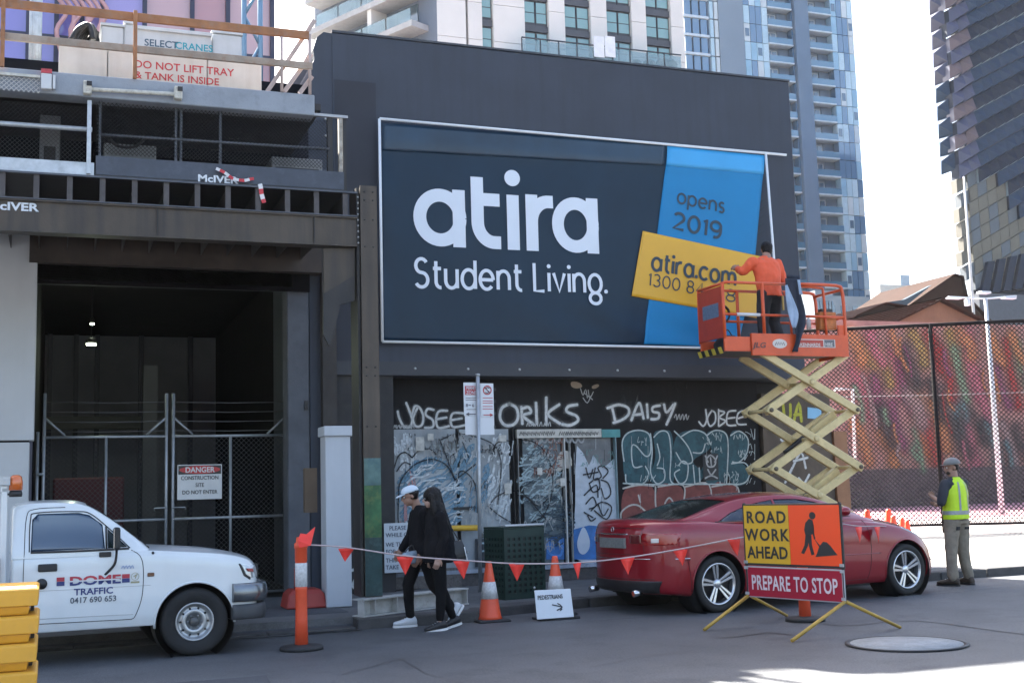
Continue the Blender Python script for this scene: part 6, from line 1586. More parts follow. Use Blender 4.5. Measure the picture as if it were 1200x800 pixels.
for sgn in (-1, 1):
    for wx in (0, -2.85):
        R = .325; m = tyre_mesh(R, .20, R*.56); o = m.build('wheel', tyre, ute, local=True); o.location = (wx, sgn*.715, R); o.rotation_euler = (0, 0, 0 if sgn < 0 else math.pi)
        rr = R*.56; m = MB()
        m.lathe([(rr+.004,-.08),(rr+.004,.088),(rr-.006,.094),(rr-.016,.085),(rr-.024,.05),(rr-.045,.035),(rr-.06,.045),(.085,.065),(.078,.04),(.0,.04)], (0,0,0), (0,-1,0), 36, cap=False); m.build('rim', M('steel_wheel', (.42,.43,.44), .35, .75, var=.15, scale=8), o, local=True)
        m = MB(); m.lathe([(0,.085),(.03,.085),(.045,.07),(.052,.03),(0,.03)], (0,0,0), (0,-1,0), 18); m.build('hub_cap', M('hub_grey', (.10,.10,.10), .5, .5), o, local=True)
        m = MB()
        for k in range(10):
            a = 2*math.pi*k/10; c = V3((math.cos(a)*(rr-.052), -.047, math.sin(a)*(rr-.052))); m = MB(); m.lathe([(0,0),(.011,0),(.011,.004),(0,.004)], c, (0,-1,0), 8); m.build('vent_hole', gap, o, local=True)
        for k in range(6):
            a = 2*math.pi*k/6; c = V3((math.cos(a)*.064, -.058, math.sin(a)*.064)); m = MB(); m.lathe([(0,0),(.008,0),(.007,.016),(0,.016)], c, (0,-1,0), 6); m.build('wheel_nut', alloy, o, local=True)
    m = MB(); m.lathe([(.382, 0), (.392, .05), (.382, .36), (.0, .36)], (0, sgn*.818, .325), (0, -sgn, 0), 30, cap=False); m.build('wheel_well', gap, ute, local=True)
    pts = [usk.side(.382*math.cos(t), .325+.382*math.sin(t), .002, sgn) for t in [math.radians(-4+190*k/26) for k in range(27)]]
    m = MB(); m.tube(pts, .012, 5); m.build('arch_lip', whp, ute, local=True)
    # door outline, sill, handle, repeater
    seam(usk, [(-1.56,.42),(-1.56,.8),(-1.555,1.05),(-1.54,1.38),(-1.47,1.455),(-1.20,1.465)], .007, gap, ute, sgn=sgn, k=5)
    seam(usk, [(-.60,1.04),(-.52,.98),(-.49,.85),(-.50,.60),(-.56,.42),(-.60,.39)], .007, gap, ute, sgn=sgn, k=5)
    seam(usk, [(-1.56,.40),(-1.1,.395),(-.6,.39)], .007, gap, ute, sgn=sgn)
    seam(usk, [(-1.55,.445),(-1.0,.44),(-.58,.435)], .006, M('crease', (.36,.37,.38), .4), ute, 'door_crease', sgn=sgn)
    seam(usk, [(-1.53,.70),(-1.0,.70),(-.50,.70),(-.42,.70)], .004, MATS['crease'], ute, 'body_crease', sgn=sgn)
    p = usk.side(-1.35, .91, .010, sgn); m = MB(); m.obox(p, (.085,0,0), (0,.012,0), (0,0,.036)); m.build('door_handle', blkpl, ute, local=True, bevel=.012, seg=2)
    p = usk.side(-1.40, .765, .010, sgn); m = MB(); m.lathe([(0,0),(.05,0),(.05,.01),(0,.012)], p, (0,sgn,0), 18); m.build('fuel_flap', blkpl, ute, local=True)
    p = usk.side(-.42, .80, .006, sgn); m = MB(); m.obox(p, (.032,0,0), (0,.008,0), (0,0,.018)); m.build('side_repeater', M('repeater', (.12,.05,.02), .3), ute, local=True, bevel=.006)
    m = MB(); m.ball(usk.side(-.40, 1.0, .008, sgn), .014, n=8, m=6); m.build('washer_nozzle', blkpl, ute, local=True)
    # mirror on its bent arm
    mp_ = usk.side(-.78, 1.03, 0, sgn)
    o = MB(); o.obox(mp_+V3((.03, sgn*.17, .13)), (.028,0,0), (0,.075,0), (0,0,.105)); mo = o.build('mirror', blkpl, ute, local=True, bevel=.02, seg=2)
    MB().obox(mp_+V3((.0, sgn*.17, .13)), (.002,0,0), (0,.062,0), (0,0,.09)).build('mirror_glass', chrome, mo, local=True)
    MB().tube(smooth_path([mp_+V3((.03,sgn*.15,.05)), mp_+V3((.035,sgn*.10,-.02)), mp_+V3((.02,sgn*.05,-.12)), mp_+V3((-.06,sgn*.012,-.21))], 4), .013, 6).build('mirror_arm', blkpl, ute, local=True)
    MB().obox(mp_+V3((-.06,sgn*.012,-.02)), (.055,0,0), (0,.015,0), (0,0,.024)).build('mirror_mount', blkpl, ute, local=True, bevel=.006)
    # headlamp and corner
    patch_side(usk, [(.42,.86),(.585,.845),(.625,.70),(.53,.70),(.47,.74)], blkpl, ute, 'headlight_frame', .008, sgn=sgn)
    patch_side(usk, [(.445,.845),(.575,.832),(.612,.715),(.54,.715),(.49,.75)], M('lamp_clear', (.6,.62,.62), .08, .3, coat=1), ute, 'headlight', .016, sgn=sgn)
    patch_side(usk, [(.49,.81),(.54,.805),(.55,.775),(.51,.78)], M('lamp_red', (.35,.04,.04), .2), ute, 'indicator', .022, sgn=sgn)
    for pz in ((-1.485,1.062),): pass
    seam(usk, [(-1.50,1.055),(-1.2,1.052),(-.9,1.052),(-.62,1.055)], .022, blkpl, ute, 'window_seal', sgn=sgn)
    seam(usk, [(-1.512,1.06),(-1.505,1.36),(-1.45,1.42),(-1.1,1.422),(-.97,1.395),(-.80,1.25),(-.61,1.06)], .012, blkpl, ute, 'window_seal', sgn=sgn, k=5)
    seam(usk, [(-.828,1.06),(-.828,1.27)], .02, blkpl, ute, 'window_divider', sgn=sgn)
# wiper arm
MB().tube([V3((-.44,-.55,1.075)), V3((-.62,-.2,1.235))], .008, 5).build('wiper', blkpl, ute, local=True)
MB().tube([V3((-.43,-.62,1.05)), V3((-.43,.62,1.05))], .02, 6).build('cowl', blkpl, ute, local=True)
# bumper: worn chrome upper, dark lower, wrapping the corner
def bumper(z0, z1, out, mat, name):
    rows = []
    path = [(.36,-.845),(.50,-.85),(.60,-.82),(.68,-.74),(.73,-.55),(.75,0),(.73,.55),(.68,.74),(.60,.82),(.50,.85),(.36,.845)]
    P = crom(path, 4); m = MB(); rings = []
    for x, y in P:
        n = V3((x-.2, y*.8, 0)).normalized()
        c = V3((x, y, 0)); rings.append([c+V3((0,0,z0+.02)), c+n*out+V3((0,0,z0+.04)), c+n*(out+.012)+V3((0,0,(z0+z1)/2)), c+n*out+V3((0,0,z1-.03)), c+V3((0,0,z1)), c-n*.05+V3((0,0,z1)), c-n*.05+V3((0,0,z0+.02))])
    m.loft(rings); return m.build(name, mat, ute, local=True)
bumper(.47, .67, .02, M('bumper_worn', (.20,.215,.23), .25, .8, var=.3, scale=5, dirt=(.2,.2,.2), dirt_amt=.4), 'bumper')
bumper(.30, .465, .005, M('bumper_valance', (.05,.053,.058), .55, var=.3, scale=5), 'bumper_valance')
MB().box(.60, .665, -.55, .55, .70, .84).build('grille', blkpl, ute, local=True)
# door lettering
p = usk.side(-1.27, .795, .004); q = usk.side(-.60, .795, .004)
def door_text(s, x, z, size, mat, bold=.0, sx=1.0, al='LEFT'):
    p = usk.side(x, z, .003); return text(s, size, (p.x, p.y, p.z), mat=mat, parent=ute, local=True, bold=bold, sx=sx, align=al)
dn = M('decal_navy', (.02,.035,.16), .4); dr_ = M('decal_red', (.42,.03,.05), .4); dgd = M('decal_gold', (.30,.28,.16), .5); dpl = M('decal_pale_blue', (.30,.36,.52), .5); dwh = M('decal_white', (.6,.6,.62), .4)
door_text('DOME', -1.16, .738, .112, dn, bold=.035, sx=1.45)
# red upper half of the letters and the pale line between: split lettering
o = door_text('DOME', -1.16, .738, .112, dr_, bold=.035, sx=1.45); 
bmm = bmesh.new(); bmm.from_mesh(o.data)
zs_ = [v.co.z for v in bmm.verts]; zc = min(zs_)+(max(zs_)-min(zs_))*.5
bmesh.ops.bisect_plane(bmm, geom=list(bmm.verts)+list(bmm.edges)+list(bmm.faces), plane_co=(0,0,zc), plane_no=(0,0,-1), clear_outer=True)
bmm.to_mesh(o.data); bmm.free(); 
for v in o.data.vertices: v.co.y -= .0025
pt = usk.side(-1.0, zc, .009); MB().box(-1.17, -.705, pt.y-.002, pt.y, zc-.008, zc+.004).build('decal_line', dwh, ute, local=True)
for x in (-1.235, -.65):
    for z0_, z1_, mt in ((.738, .777, dn), (.779, .817, dr_)):
        m = MB(); a = usk.side(x, z0_, .003); m.box(x-.035, x+.035, a.y-.003, a.y, z0_, z1_); m.build('decal_square', mt, ute, local=True)
door_text('TRAFFIC', -.94, .645, .085, dn, bold=.02, sx=1.1, al='CENTER')
door_text('0417 690 653', -.94, .572, .075, M('decal_slate', (.06,.08,.11), .5), bold=.014, sx=1.0, al='CENTER')
m = MB(); a = usk.side(-.565, .79, .004); m.lathe([(.033,0),(.037,0),(.037,.002),(.033,.002),(.033,0)], a, (0,-1,0), 20, cap=False); m.beam(a+V3((-.015,-.002,0)), a+V3((.02,-.002,.02)), .008, .002, up=(0,1,0)); m.beam(a+V3((0,-.002,-.02)), a+V3((0.01,-.002,.01)), .008, .002, up=(0,1,0)); m.build('decal_emblem', dgd, ute, local=True)
MB().box(-.605, -.525, a.y-.002, a.y, .728, .745).build('decal_emblem_base', dgd, ute, local=True)
s = Strokes((0,-1,0), .004, .0004)
for k in range(4): s.line([V3((-.69+k*.028, a.y+.0, .875)), V3((-.675+k*.028, a.y, .895)), V3((-.665+k*.028, a.y, .87))], .009, 3)
s.build('decal_script', dpl, ute, local=True, recalc=False)
# tray, headboard and light bar behind the cab
tb_ = M('tray_grey', (.22,.23,.24), .5, .4, var=.2, scale=4)
MB().box(-3.9, -1.74, -.86, .86, .70, .78).build('tray_floor', tb_, ute, local=True, bevel=.01)
MB().box(-3.9, -1.76, -.885, -.862, .72, 1.02).build('tray_side', M('tray_dark', (.13,.13,.135), .5, var=.3), ute, local=True)
MB().box(-3.9, -1.76, .862, .885, .72, 1.02).build('tray_side', MATS['tray_dark'], ute, local=True)
for s in (-.80, .80): MB().box(-1.76, -1.71, s-.03, s+.03, .70, 1.66).build('rack_post', whp, ute, local=True, bevel=.006)
MB().box(-1.77, -1.71, -.83, .83, 1.62, 1.68).build('rack_rail', whp, ute, local=True, bevel=.006)
MB().box(-1.80, -1.69, -.86, -.66, 1.685, 1.76).build('beacon_bracket', galv, ute, local=True)
bk = MB(); bk.lathe([(0,0),(.055,0),(.06,.03),(.05,.06),(0,.06)], (-1.64,-.80,1.575), (0,0,1), 16); bo = bk.build('beacon_base', blkpl, ute, local=True)
bk = MB(); bk.lathe([(0,.0),(.062,0),(.060,.08),(.05,.125),(.03,.14),(0,.142)], (-1.64,-.80,1.637), (0,0,1), 18); bk.build('beacon', M('amber_lens', (.65,.14,.02), .15, coat=1), bo, local=True)
MB().beam((-1.72,-.80,1.60), (-1.62,-.80,1.60), .05, .02).build('beacon_arm', blkpl, ute, local=True)
# ================================================================== SCISSOR LIFT
jl = M('lift_orange', (0.62, 0.085, 0.02), .4, var=.1, scale=4, dirt=(.35,.06,.03), dirt_amt=.3)
jr = M('lift_red', (0.42, 0.05, 0.03), .45, var=.15, scale=4)
jy = M('lift_yellow', (0.62, 0.49, 0.24), .42, var=.12, scale=4, dirt=(.32,.24,.11), dirt_amt=.35)
X0, X1, Y0, Y1, ZF = 9.07, 11.2, 15.2, 15.95, 3.44
lift = thing('scissor_lift', 'orange scissor lift raised on pale yellow crossed arms in front of the banner corner', 'scissor lift', (10.5, 15.6, .12))
def bx(n, x0, x1, y0, y1, z0, z1, m=jl, b=.004, lab=None): return MB().box(x0, x1, y0, y1, z0, z1).build(n, m, lift, bevel=b, label=lab)
fz0, fz1 = at(995,418,'Y',15.2).z, at(900,391,'Y',15.2).z
xe = at(880,400,'Y',15.2).x
bx('deck', X0+.05, X1-.02, Y0+.03, Y1-.03, fz0+.05, ZF, M('deck_grey', (.10,.09,.09), .6))
bx('deck_fascia', xe, X1, Y0-.03, Y0+.02, fz0, fz1-.0); bx('deck_fascia', X0, xe-.01, Y0, Y0+.035, fz0+.06, fz1-.05)
bx('deck_fascia', X0+.02, X1, Y1-.03, Y1, fz0+.05, fz1-.03)
bx('end_plate', X1-.13, X1, Y0+.02, Y0+.05, fz1, fz1+.16); bx('end_plate', X1-.03, X1, Y0+.02, Y1, fz0, fz1)
zt, zm = at(900,332,'Y',15.2).z, at(900,369,'Y',15.2).z
# left entry gate panel
bx('gate_panel', X0, X0+.03, Y0+.02, Y1-.02, fz1-.06, zt-.06, jr)
o = MB(); o.add([(X0-.004,Y0+.12,3.95),(X0-.004,Y1-.16,3.95),(X0-.004,Y1-.16,4.16),(X0-.004,Y0+.12,4.16)], [(0,1,2,3)]); o.build('decal', M('decal_steel_blue', (.12,.17,.25), .4, var=.3, scale=30), lift)
for k in range(7):
    z0 = fz0+.03; y = Y0+.03+k*.1; m = MB(); m.add([(X0-.01,y,z0),(X0-.01,y+.1,z0),(X0-.01,y+.16,z0+.1),(X0-.01,y+.06,z0+.1)], [(0,1,2,3)])
    m.build('hazard_stripe', M('hazard_black', (.015,.015,.015), .5) if k % 2 else M('hazard_yellow', (.5,.38,.04), .5), lift)
def tb2(n, pts, r=.022, m=jl): return MB().tube(pts, r, 8).build(n, m, lift)
yf, ybk = Y0+.02, Y1-.02
xm = at(936,332,'Y',15.2).x
for y in (yf, ybk):
    tb2('top_rail', [(X0+.02,y,zt-.02),(X0+.08,y,zt),(xm,y,zt+.0)]); tb2('mid_rail', [(X0+.03,y,zm),(xm,y,zm)], .02)
    for px_ in (895,): tb2('rail_post', [(at(px_,360,'Y',15.2).x,y,fz1-.05),(at(px_,360,'Y',15.2).x,y,zt)], .026)
    tb2('rail_post', [(X0+.02,y,fz1-.08),(X0+.02,y,zt-.02)], .026)
    if y == ybk: tb2('rail_post', [(10.15,y,fz1),(10.15,y,zt)], .02)
    tb2('rail_loop', smooth_path([V3((xm-.14,y+.03,fz1)),V3((xm-.14,y+.03,zt-.12)),V3((xm-.08,y+.03,zt-.03)),V3((X1-.42,y+.03,zt-.03)),V3((X1-.34,y+.03,zt-.12)),V3((X1-.33,y+.03,fz1))], 3), .02)
    tb2('rail_loop', smooth_path([V3((xm+.0,y,zt+.01)),V3((X1-.12,y,zt+.01)),V3((X1-.03,y,zt-.06)),V3((X1-.01,y,zt-.2)),V3((X1-.005,y,zm)),V3((X1-.005,y,fz0+.06))], 3), .026)
    tb2('mid_rail', [(xm,y,zm),(X1-.01,y,zm)], .02)
for x, z in ((X0+.02, zt-.02), (X1-.03, zt-.05), (X1-.01, zm)): tb2('cross_rail', [(x,yf,z),(x,ybk,z)], .022)
tb2('white_sleeve', [(at(864,368,'Y',15.2).x,yf-.004,zm),(at(891,368,'Y',15.2).x,yf-.004,zm)], .026, M('sleeve_white', (.6,.6,.6), .4))
# decals on the fascia: small black word, white oval, hire company plate
dw = M('decal_cream', (.60,.56,.52), .4, var=.05); dkk = M('decal_dark', (.05,.03,.03), .5)
def fdec(x0, y0, x1, y1, mat, n='decal', off=.0): 
    a = at(x0, y0, 'Y', Y0-.035-off); b = at(x1, y1, 'Y', Y0-.035-off); return MB().box(a.x, b.x, Y0-.037-off, Y0-.032, b.z, a.z).build(n, mat, lift)
p = at(883,407,'Y',15.16); text('JLG', .11, (p.x, 15.167, p.z), mat=dkk, parent=lift, bold=.02, sx=1.3, shear=.2)
a = at(914,402.5,'Y',15.16); MB().sheet([(a.x+math.cos(t*.3927)*.125, 15.163, a.z+math.sin(t*.3927)*.07) for t in range(16)], (0,-1,0), .004).build('decal', dw, lift)
ss = Strokes((0,-1,0), .001, .0003); ss.line([V3((a.x-.08+.02*i, 15.161, a.z+(.02 if i % 2 else -.02))) for i in range(9)], .012, 1); ss.build('decal_print', dkk, lift, recalc=False)
fdec(936,397,979,407.5, dw); fdec(937,398,965,406.5, jr, off=.004); fdec(966,398,978,406.5, M('decal_grey', (.12,.12,.13), .5), off=.004)
p = at(938,405.5,'Y',15.15); text('KENNARDS', .07, (p.x, 15.158, p.z), mat=dw, parent=lift, bold=.02, sx=.98); p = at(967.5,405.3,'Y',15.15); text('HIRE', .07, (p.x, 15.158, p.z), mat=dw, parent=lift, bold=.02, sx=.9)
# arms
hs_ = [3.40, 2.572, 1.712, .90, .42]
xl_, xr_ = [9.77, 9.815, 9.84, 9.86, 9.80], [11.22, 11.335, 11.33, 11.30, 11.30]
for fi, yb in enumerate((15.26, 15.86)):
    for k in range(4):
        a = V3((xl_[k], yb, hs_[k])); b = V3((xr_[k+1], yb, hs_[k+1])); c = V3((xr_[k], yb+.075, hs_[k])); d = V3((xl_[k+1], yb+.075, hs_[k+1]))
        for p, q in ((a, b), (c, d)):
            e = (q-p).normalized()*.05
            MB().beam(p-e, q+e, .062, .115).build('arm', jy, lift, bevel=.008)
        mid = (a+b)/2; MB().lathe([(0,0),(.045,0),(.045,.02),(.025,.028),(0,.028)], (mid.x, yb-.03, mid.z), (0,-1,0), 14).build('pivot', jy, lift)
        for p in ((b.x, hs_[k+1]), (d.x, hs_[k+1])): MB().lathe([(0,0),(.032,0),(.032,.02),(0,.02)], (p[0], yb-.03, p[1]), (0,-1,0), 12).build('pin', M('pin_dark', (.12,.10,.07), .5, .4), lift)
for k in range(1, 4):
    for x in (xl_[k], xr_[k]): MB().tube([(x, 15.24, hs_[k]), (x, 15.95, hs_[k])], .028, 8).build('cross_tube', jy, lift)
for k in range(4): m_ = (hs_[k]+hs_[k+1])/2; MB().tube([(10.56, 15.24, m_), (10.56, 15.95, m_)], .03, 8).build('cross_tube', jy, lift)
# hydraulic rams between the frames
for k in (1, 2):
    a = V3((10.25, 15.6, hs_[k]-.62)); b = V3((11.12, 15.6, hs_[k]-.05)); m_ = a.lerp(b, .5)
    MB().tube([a, m_], .04, 10).build('ram_barrel', blkpl, lift); MB().tube([m_, b], .06, 10).build('ram_rod', jy, lift)
    MB().beam(m_+V3((0,-.1,0)), b+V3((0,-.1,0)), .04, .14).build('ram_plate', jy, lift, bevel=.006)
bx('chassis', 9.55, 11.55, 15.18, 16.0, .26, .40, jl, .012); bx('chassis_tray', 9.75, 11.35, 15.12, 15.2, .28, .52, jl, .01)
for x in (9.85, 11.25):
    for y in (15.12, 15.98): MB().lathe([(0,-.05),(.14,-.05),(.155,-.03),(.155,.05),(.14,.07),(0,.07)], (x, y, .28), (0,1,0), 20).build('wheel', tyre, lift)
# things lying on the platform
ck = thing('cable_coil', 'dark coil of cable hung at the left end of the lift platform', 'cable', (9.3, 15.5, ZF))
for k in range(4): MB().tube(smooth_path([V3((9.22+k*.015+.11*math.cos(t), 15.45+k*.03, 4.02+.12*math.sin(t))) for t in [math.pi*2*j/10 for j in range(10)]], 2, True), .014, 6, closed=True).build('loop', MATS['black_rubber'], ck)
tbg = thing('tool_bag', 'dark tool bag on the deck behind the left rails of the lift', 'bag', (9.32, 15.6, ZF)); m = MB(); m.loft([[(9.2,15.45,ZF+.002),(9.52,15.45,ZF+.002),(9.52,15.72,ZF+.002),(9.2,15.72,ZF+.002)],[(9.18,15.43,ZF+.16),(9.54,15.43,ZF+.16),(9.54,15.74,ZF+.16),(9.18,15.74,ZF+.16)],[(9.26,15.52,ZF+.27),(9.46,15.52,ZF+.27),(9.46,15.66,ZF+.27),(9.26,15.66,ZF+.27)]]); m.build('bag_body', M('bag_navy', (.03,.035,.045), .8), tbg, bevel=.02); MB().tube(smooth_path([V3((9.28,15.59,ZF+.26)),V3((9.36,15.59,ZF+.36)),V3((9.44,15.59,ZF+.26))], 5), .01, 6).build('handle', blkpl, tbg)
cb = thing('control_box', 'orange control box hooked on the right rail of the lift platform', 'control box', (10.9, 15.3, 3.9)); a = at(961,386,'Y',15.3); b = at(979,366,'Y',15.3); MB().box(a.x, b.x, 15.28, 15.42, a.z, b.z).build('case', M('ctl_orange', (.45,.14,.03), .5, var=.3, scale=14), cb, bevel=.01); MB().box(a.x+.05, b.x-.05, 15.30, 15.40, b.z, b.z+.05).build('joystick_base', blkpl, cb)
bt_ = thing('bottle', 'white plastic bottle standing between the lift rails', 'bottle', at(948,385,'Y',15.5)); p = at(948,386,'Y',15.5); MB().lathe([(0,0),(.035,0),(.035,.13),(.015,.17),(.015,.19),(0,.19)], p, n=14).build('flask', M('bottle_white', (.6,.6,.6), .4), bt_); MB().lathe([(0,.191),(.018,.191),(.018,.22),(0,.22)], p, n=12).build('cap', jr, bt_)
# navy jacket slung over the rail
jk = thing('slung_jacket', 'dark navy jacket with pale blue lining slung over the lift rail', 'jacket', at(935,330,'Y',15.15))
nv = M('cloth_navy', (.018,.024,.04), .85, var=.3, scale=9, bump=.3, bscale=14); lb = M('cloth_pale_blue', (.30,.38,.50), .85, var=.15, scale=6, bump=.2, bscale=14)
def cloth(outline_l, outline_r, Y, mat, name, par, fold=.03, nx=10, th=.012):
    """hanging cloth between two edges given as px columns at the same heights"""
    m = MB(); vs = []; n = len(outline_l)
    L = smooth_path([at(x, y, 'Y', Y) for x, y in outline_l], 4); R = smooth_path([at(x, y, 'Y', Y) for x, y in outline_r], 4)
    for j in range(len(L)):
        for i in range(nx+1):
            u = i/nx; p = L[j].lerp(R[j], u); p.y += fold*math.sin(u*9+j*.35)*(.3+j/len(L))+.01*noise.noise(p*6); vs.append(p)
    fs = [(j*(nx+1)+i, j*(nx+1)+i+1, (j+1)*(nx+1)+i+1, (j+1)*(nx+1)+i) for j in range(len(L)-1) for i in range(nx)]
    m.add(vs, fs); o = m.build(name, mat, par, smooth=True, recalc=False); s = o.modifiers.new('thickness', 'SOLIDIFY'); s.thickness = th; return o
cloth([(920,326),(922,345),(926,365),(930,385),(932,400),(929,412)], [(937,326),(938,345),(942,365),(944,380),(939,395),(935,412)], 15.12, nv, 'shell_cloth', jk)
cloth([(920,334),(921,350),(924,368),(928,384)], [(923,334),(929,350),(935,368),(932,384)], 15.085, lb, 'lining_cloth', jk, .012)
cloth([(934,328),(936,338),(937,345)], [(937,328),(939,338),(940,345)], 15.07, lb, 'collar_cloth', jk, .005)
cloth([(922,322),(922,326)], [(937,323),(937,327)], 15.2, nv, 'fold_cloth', jk, .01)

# ================================================================== ROAD WORK SIGN
Pl = V3((6.965, 11.45, 0)); Pr = V3((7.328, 10.25, 0)); sr = (Pr-Pl).normalized(); SW = (Pr-Pl).length; sn = sr.cross(V3((0,0,1)))  # towards viewer
su = V3((0,0,1))
rs = thing('road_work_sign', 'folding sign reading ROAD WORK AHEAD over PREPARE TO STOP on splayed yellow legs', 'sign', (7.15, 10.85, 0))
def SP(u, z, o=0.0): return Pl+sr*(u*SW)+su*z+sn*o
def splate(u0, u1, z0, z1, o0, o1, mat, name, bev=.0):
    vs = [SP(u0,z0,o0),SP(u1,z0,o0),SP(u1,z0,o1),SP(u0,z0,o1),SP(u0,z1,o0),SP(u1,z1,o0),SP(u1,z1,o1),SP(u0,z1,o1)]
    return MB().add(vs, [(0,3,2,1),(4,5,6,7),(0,1,5,4),(1,2,6,5),(2,3,7,6),(3,0,4,7)]).build(name, mat, rs, bevel=bev)
sblk = M('sign_frame_black', (.02,.02,.022), .45)
splate(-.02, 1.02, .642, 1.29, -.02, .0, sblk, 'backing_plate', .004)
splate(-.0, 1.01, .305, .632, -.02, .0, M('sign_edge', (.35,.35,.36), .4), 'backing_plate', .004)
sy = M('sign_yellow', (.62,.36,.02), .35, var=.04); so_ = M('sign_orange', (.85,.07,.01), .35, var=.04, emis=None); srd = M('sign_deep_red', (.33,.008,.03), .3, var=.05)
splate(.0, .485, .665, 1.272, .001, .004, sy, 'yellow_panel'); splate(.488, 1.003, .665, 1.272, .001, .004, so_, 'orange_panel')
splate(.012, .99, .318, .618, .001, .004, srd, 'red_panel')
for i, t_ in enumerate(('ROAD', 'WORK', 'AHEAD')):
    p = SP(.245, 1.09-i*.185, .006)
    o = text(t_, .175, p, right=sr, up=su, mat=sblk, parent=rs, bold=.022, sx=1.0 if i < 2 else .92, align='CENTER', spacing=1.18 if i < 2 else 1.05)
o = text('PREPARE TO STOP', .212, SP(.5, .392, .006), right=sr, up=su, mat=M('sign_text_white', (.62,.55,.57), .4), parent=rs, bold=.018, sx=.60, align='CENTER', spacing=1.08)
# digging worker symbol
def sym(pts, name='symbol', o=.006):
    m = MB(); m.sheet([SP(u, z, o) for u, z in pts], sn, .002); return m.build(name, sblk, rs)
cu, cz_ = .735, 1.17
sym([(cu+.032*math.cos(t*.45), cz_-.005+.038*math.sin(t*.45)) for t in range(14)])
sym([(.70,1.135),(.735,1.12),(.745,1.06),(.735,.985),(.70,.96),(.655,.965),(.645,1.02),(.66,1.09)])
sym([(.655,.965),(.70,.965),(.675,.86),(.63,.775),(.60,.785),(.64,.865)]); sym([(.68,.97),(.715,.965),(.715,.87),(.735,.775),(.705,.765),(.685,.86)])
sym([(.733,1.09),(.745,1.06),(.745,.98),(.755,.93),(.74,.925),(.728,.98)]); sym([(.735,.945),(.745,.93),(.80,.86),(.815,.845),(.80,.838),(.785,.855)])
sym([(.745,.75),(.965,.775),(.935,.815),(.90,.865),(.865,.90),(.83,.905),(.80,.87),(.785,.845),(.765,.79)], o=.0075)
yl_ = M('leg_yellow', (.42,.26,.04), .5, var=.2, scale=9)
for c, f1, f2 in ((SP(.0,.32,-.01), V3((6.332,11.311,.012)), V3((7.787,11.995,.012))), (SP(1.0,.32,-.01), V3((6.575,10.065,.012)), V3((8.076,10.379,.012)))):
    MB().tube([c, f1], .018, 8).build('leg', yl_, rs); MB().tube([c+V3((.01,0,0)), f2], .018, 8).build('leg', yl_, rs)
    MB().beam(c, c+su*.98, .022, .022).build('upright', sblk, rs)
for u in (.0, 1.0):
    for z in (.33, .60, .66): splate(u-.02, u+.02, z, z+.03, .004, .012, galv, 'clamp')

# ================================================================== BOLLARDS, BUNTING, CONES
orr = M('bollard_orange', (.72,.085,.03), .45, var=.08, scale=6); refl = M('reflective_band', (.52,.52,.52), .35, var=.25, scale=40); rubb = M('rubber_base', (.018,.018,.02), .7)
def bollard(x, y, lab):
    t = thing('bollard', lab, 'bollard', (x, y, 0), group='orange bollards holding up the bunting')
    c = V3((x, y, 0))
    MB().lathe([(0,.002),(.215,.002),(.215,.03),(.20,.042),(.08,.055),(0,.055)], c, n=28).build('base', rubb, t)
    MB().lathe([(.0,.05),(.066,.05),(.060,.3),(.058,.58),(.060,.585),(.060,.60),(.057,.61),(.057,.86),(.061,.865),(.061,.99),(.068,.995),(.068,1.04),(.05,1.05),(.045,1.10),(.0,1.11)], c, n=22).build('tube', orr, t)
    MB().lathe([(.0585,.615),(.0612,.617),(.0612,.845),(.0585,.848)], c, n=22, cap=False).build('reflective_sleeve', refl, t)
    return t
b1 = bollard(2.302, 12.19, 'orange bollard right of the white truck with a ragged red flag tied on top')
b2 = bollard(7.70, 11.50, 'orange bollard standing behind the road work sign')
rope = thing('bunting', 'cord strung with red triangular flags between the two orange bollards across the street front', 'bunting', (5.0, 11.9, 0))
RP0 = V3((2.302, 12.13, 1.03)); RP1 = V3((7.70, 11.44, 1.03))
vn = (RP1-RP0); vn.z = 0; vn.normalize(); vN = V3((vn.y, -vn.x, 0))
def onrope(x, y):
    d = fwd + rt*((x-600)/FPX) + upv*((400-y)/FPX); t = (RP0-EYE).dot(vN)/d.dot(vN); return EYE+d*t
rpx = [(353,632),(405,641),(475,651),(540,656),(606,660),(676,659),(735,653),(797,643),(860,631),(905,624),(948,622)]
rpts = smooth_path([RP0]+[onrope(x, y) for x, y in rpx[1:-1]]+[RP1], 6)
cord = M('cord_pink', (.45,.36,.36), .7)
MB().tube(rpts, .0075, 6).build('cord', cord, rope)
flag = M('flag_red', (.85,.045,.03), .55, var=.06, scale=8)
def pennant(p, d, w, h, tw, par, skew=0.0):
    m = MB(); vs = []; fs = []; N = 5; w *= 1.18; h *= 1.08
    a = p-d*w/2; b = p+d*w/2; nrm = V3((d.y, -d.x, 0))
    for j in range(N+1):
        v = j/N
        for i in range(3):
            u = (i/2-.5)*(1-v); q = p+d*(u*w+skew*v*h)+V3((0,0,-v*h))+nrm*(tw*math.sin(v*2.2+u*3)*.03+.012*noise.noise(p*9+V3((u,v,0)))); vs.append(q)
    for j in range(N):
        for i in range(2): fs.append((j*3+i, j*3+i+1, (j+1)*3+i+1, (j+1)*3+i))
    m.add(vs, fs); o = m.build('flag', flag, par, recalc=False, smooth=True); s = o.modifiers.new('thickness', 'SOLIDIFY'); s.thickness = .003; s.offset = 0; return o
for x, y, w_, h_, sk_ in ((406,642,.145,.125,-.1),(475,651.5,.16,.175,.0),(541,656.5,.16,.175,.12),(606,660,.155,.165,.0),(676,659,.07,.16,.0),(735,653,.14,.165,.0),(797,643.5,.14,.16,.1),(860,631.5,.15,.17,.25)):
    pennant(onrope(x, y), vn, w_, h_, random.uniform(-1, 1), rope, sk_)
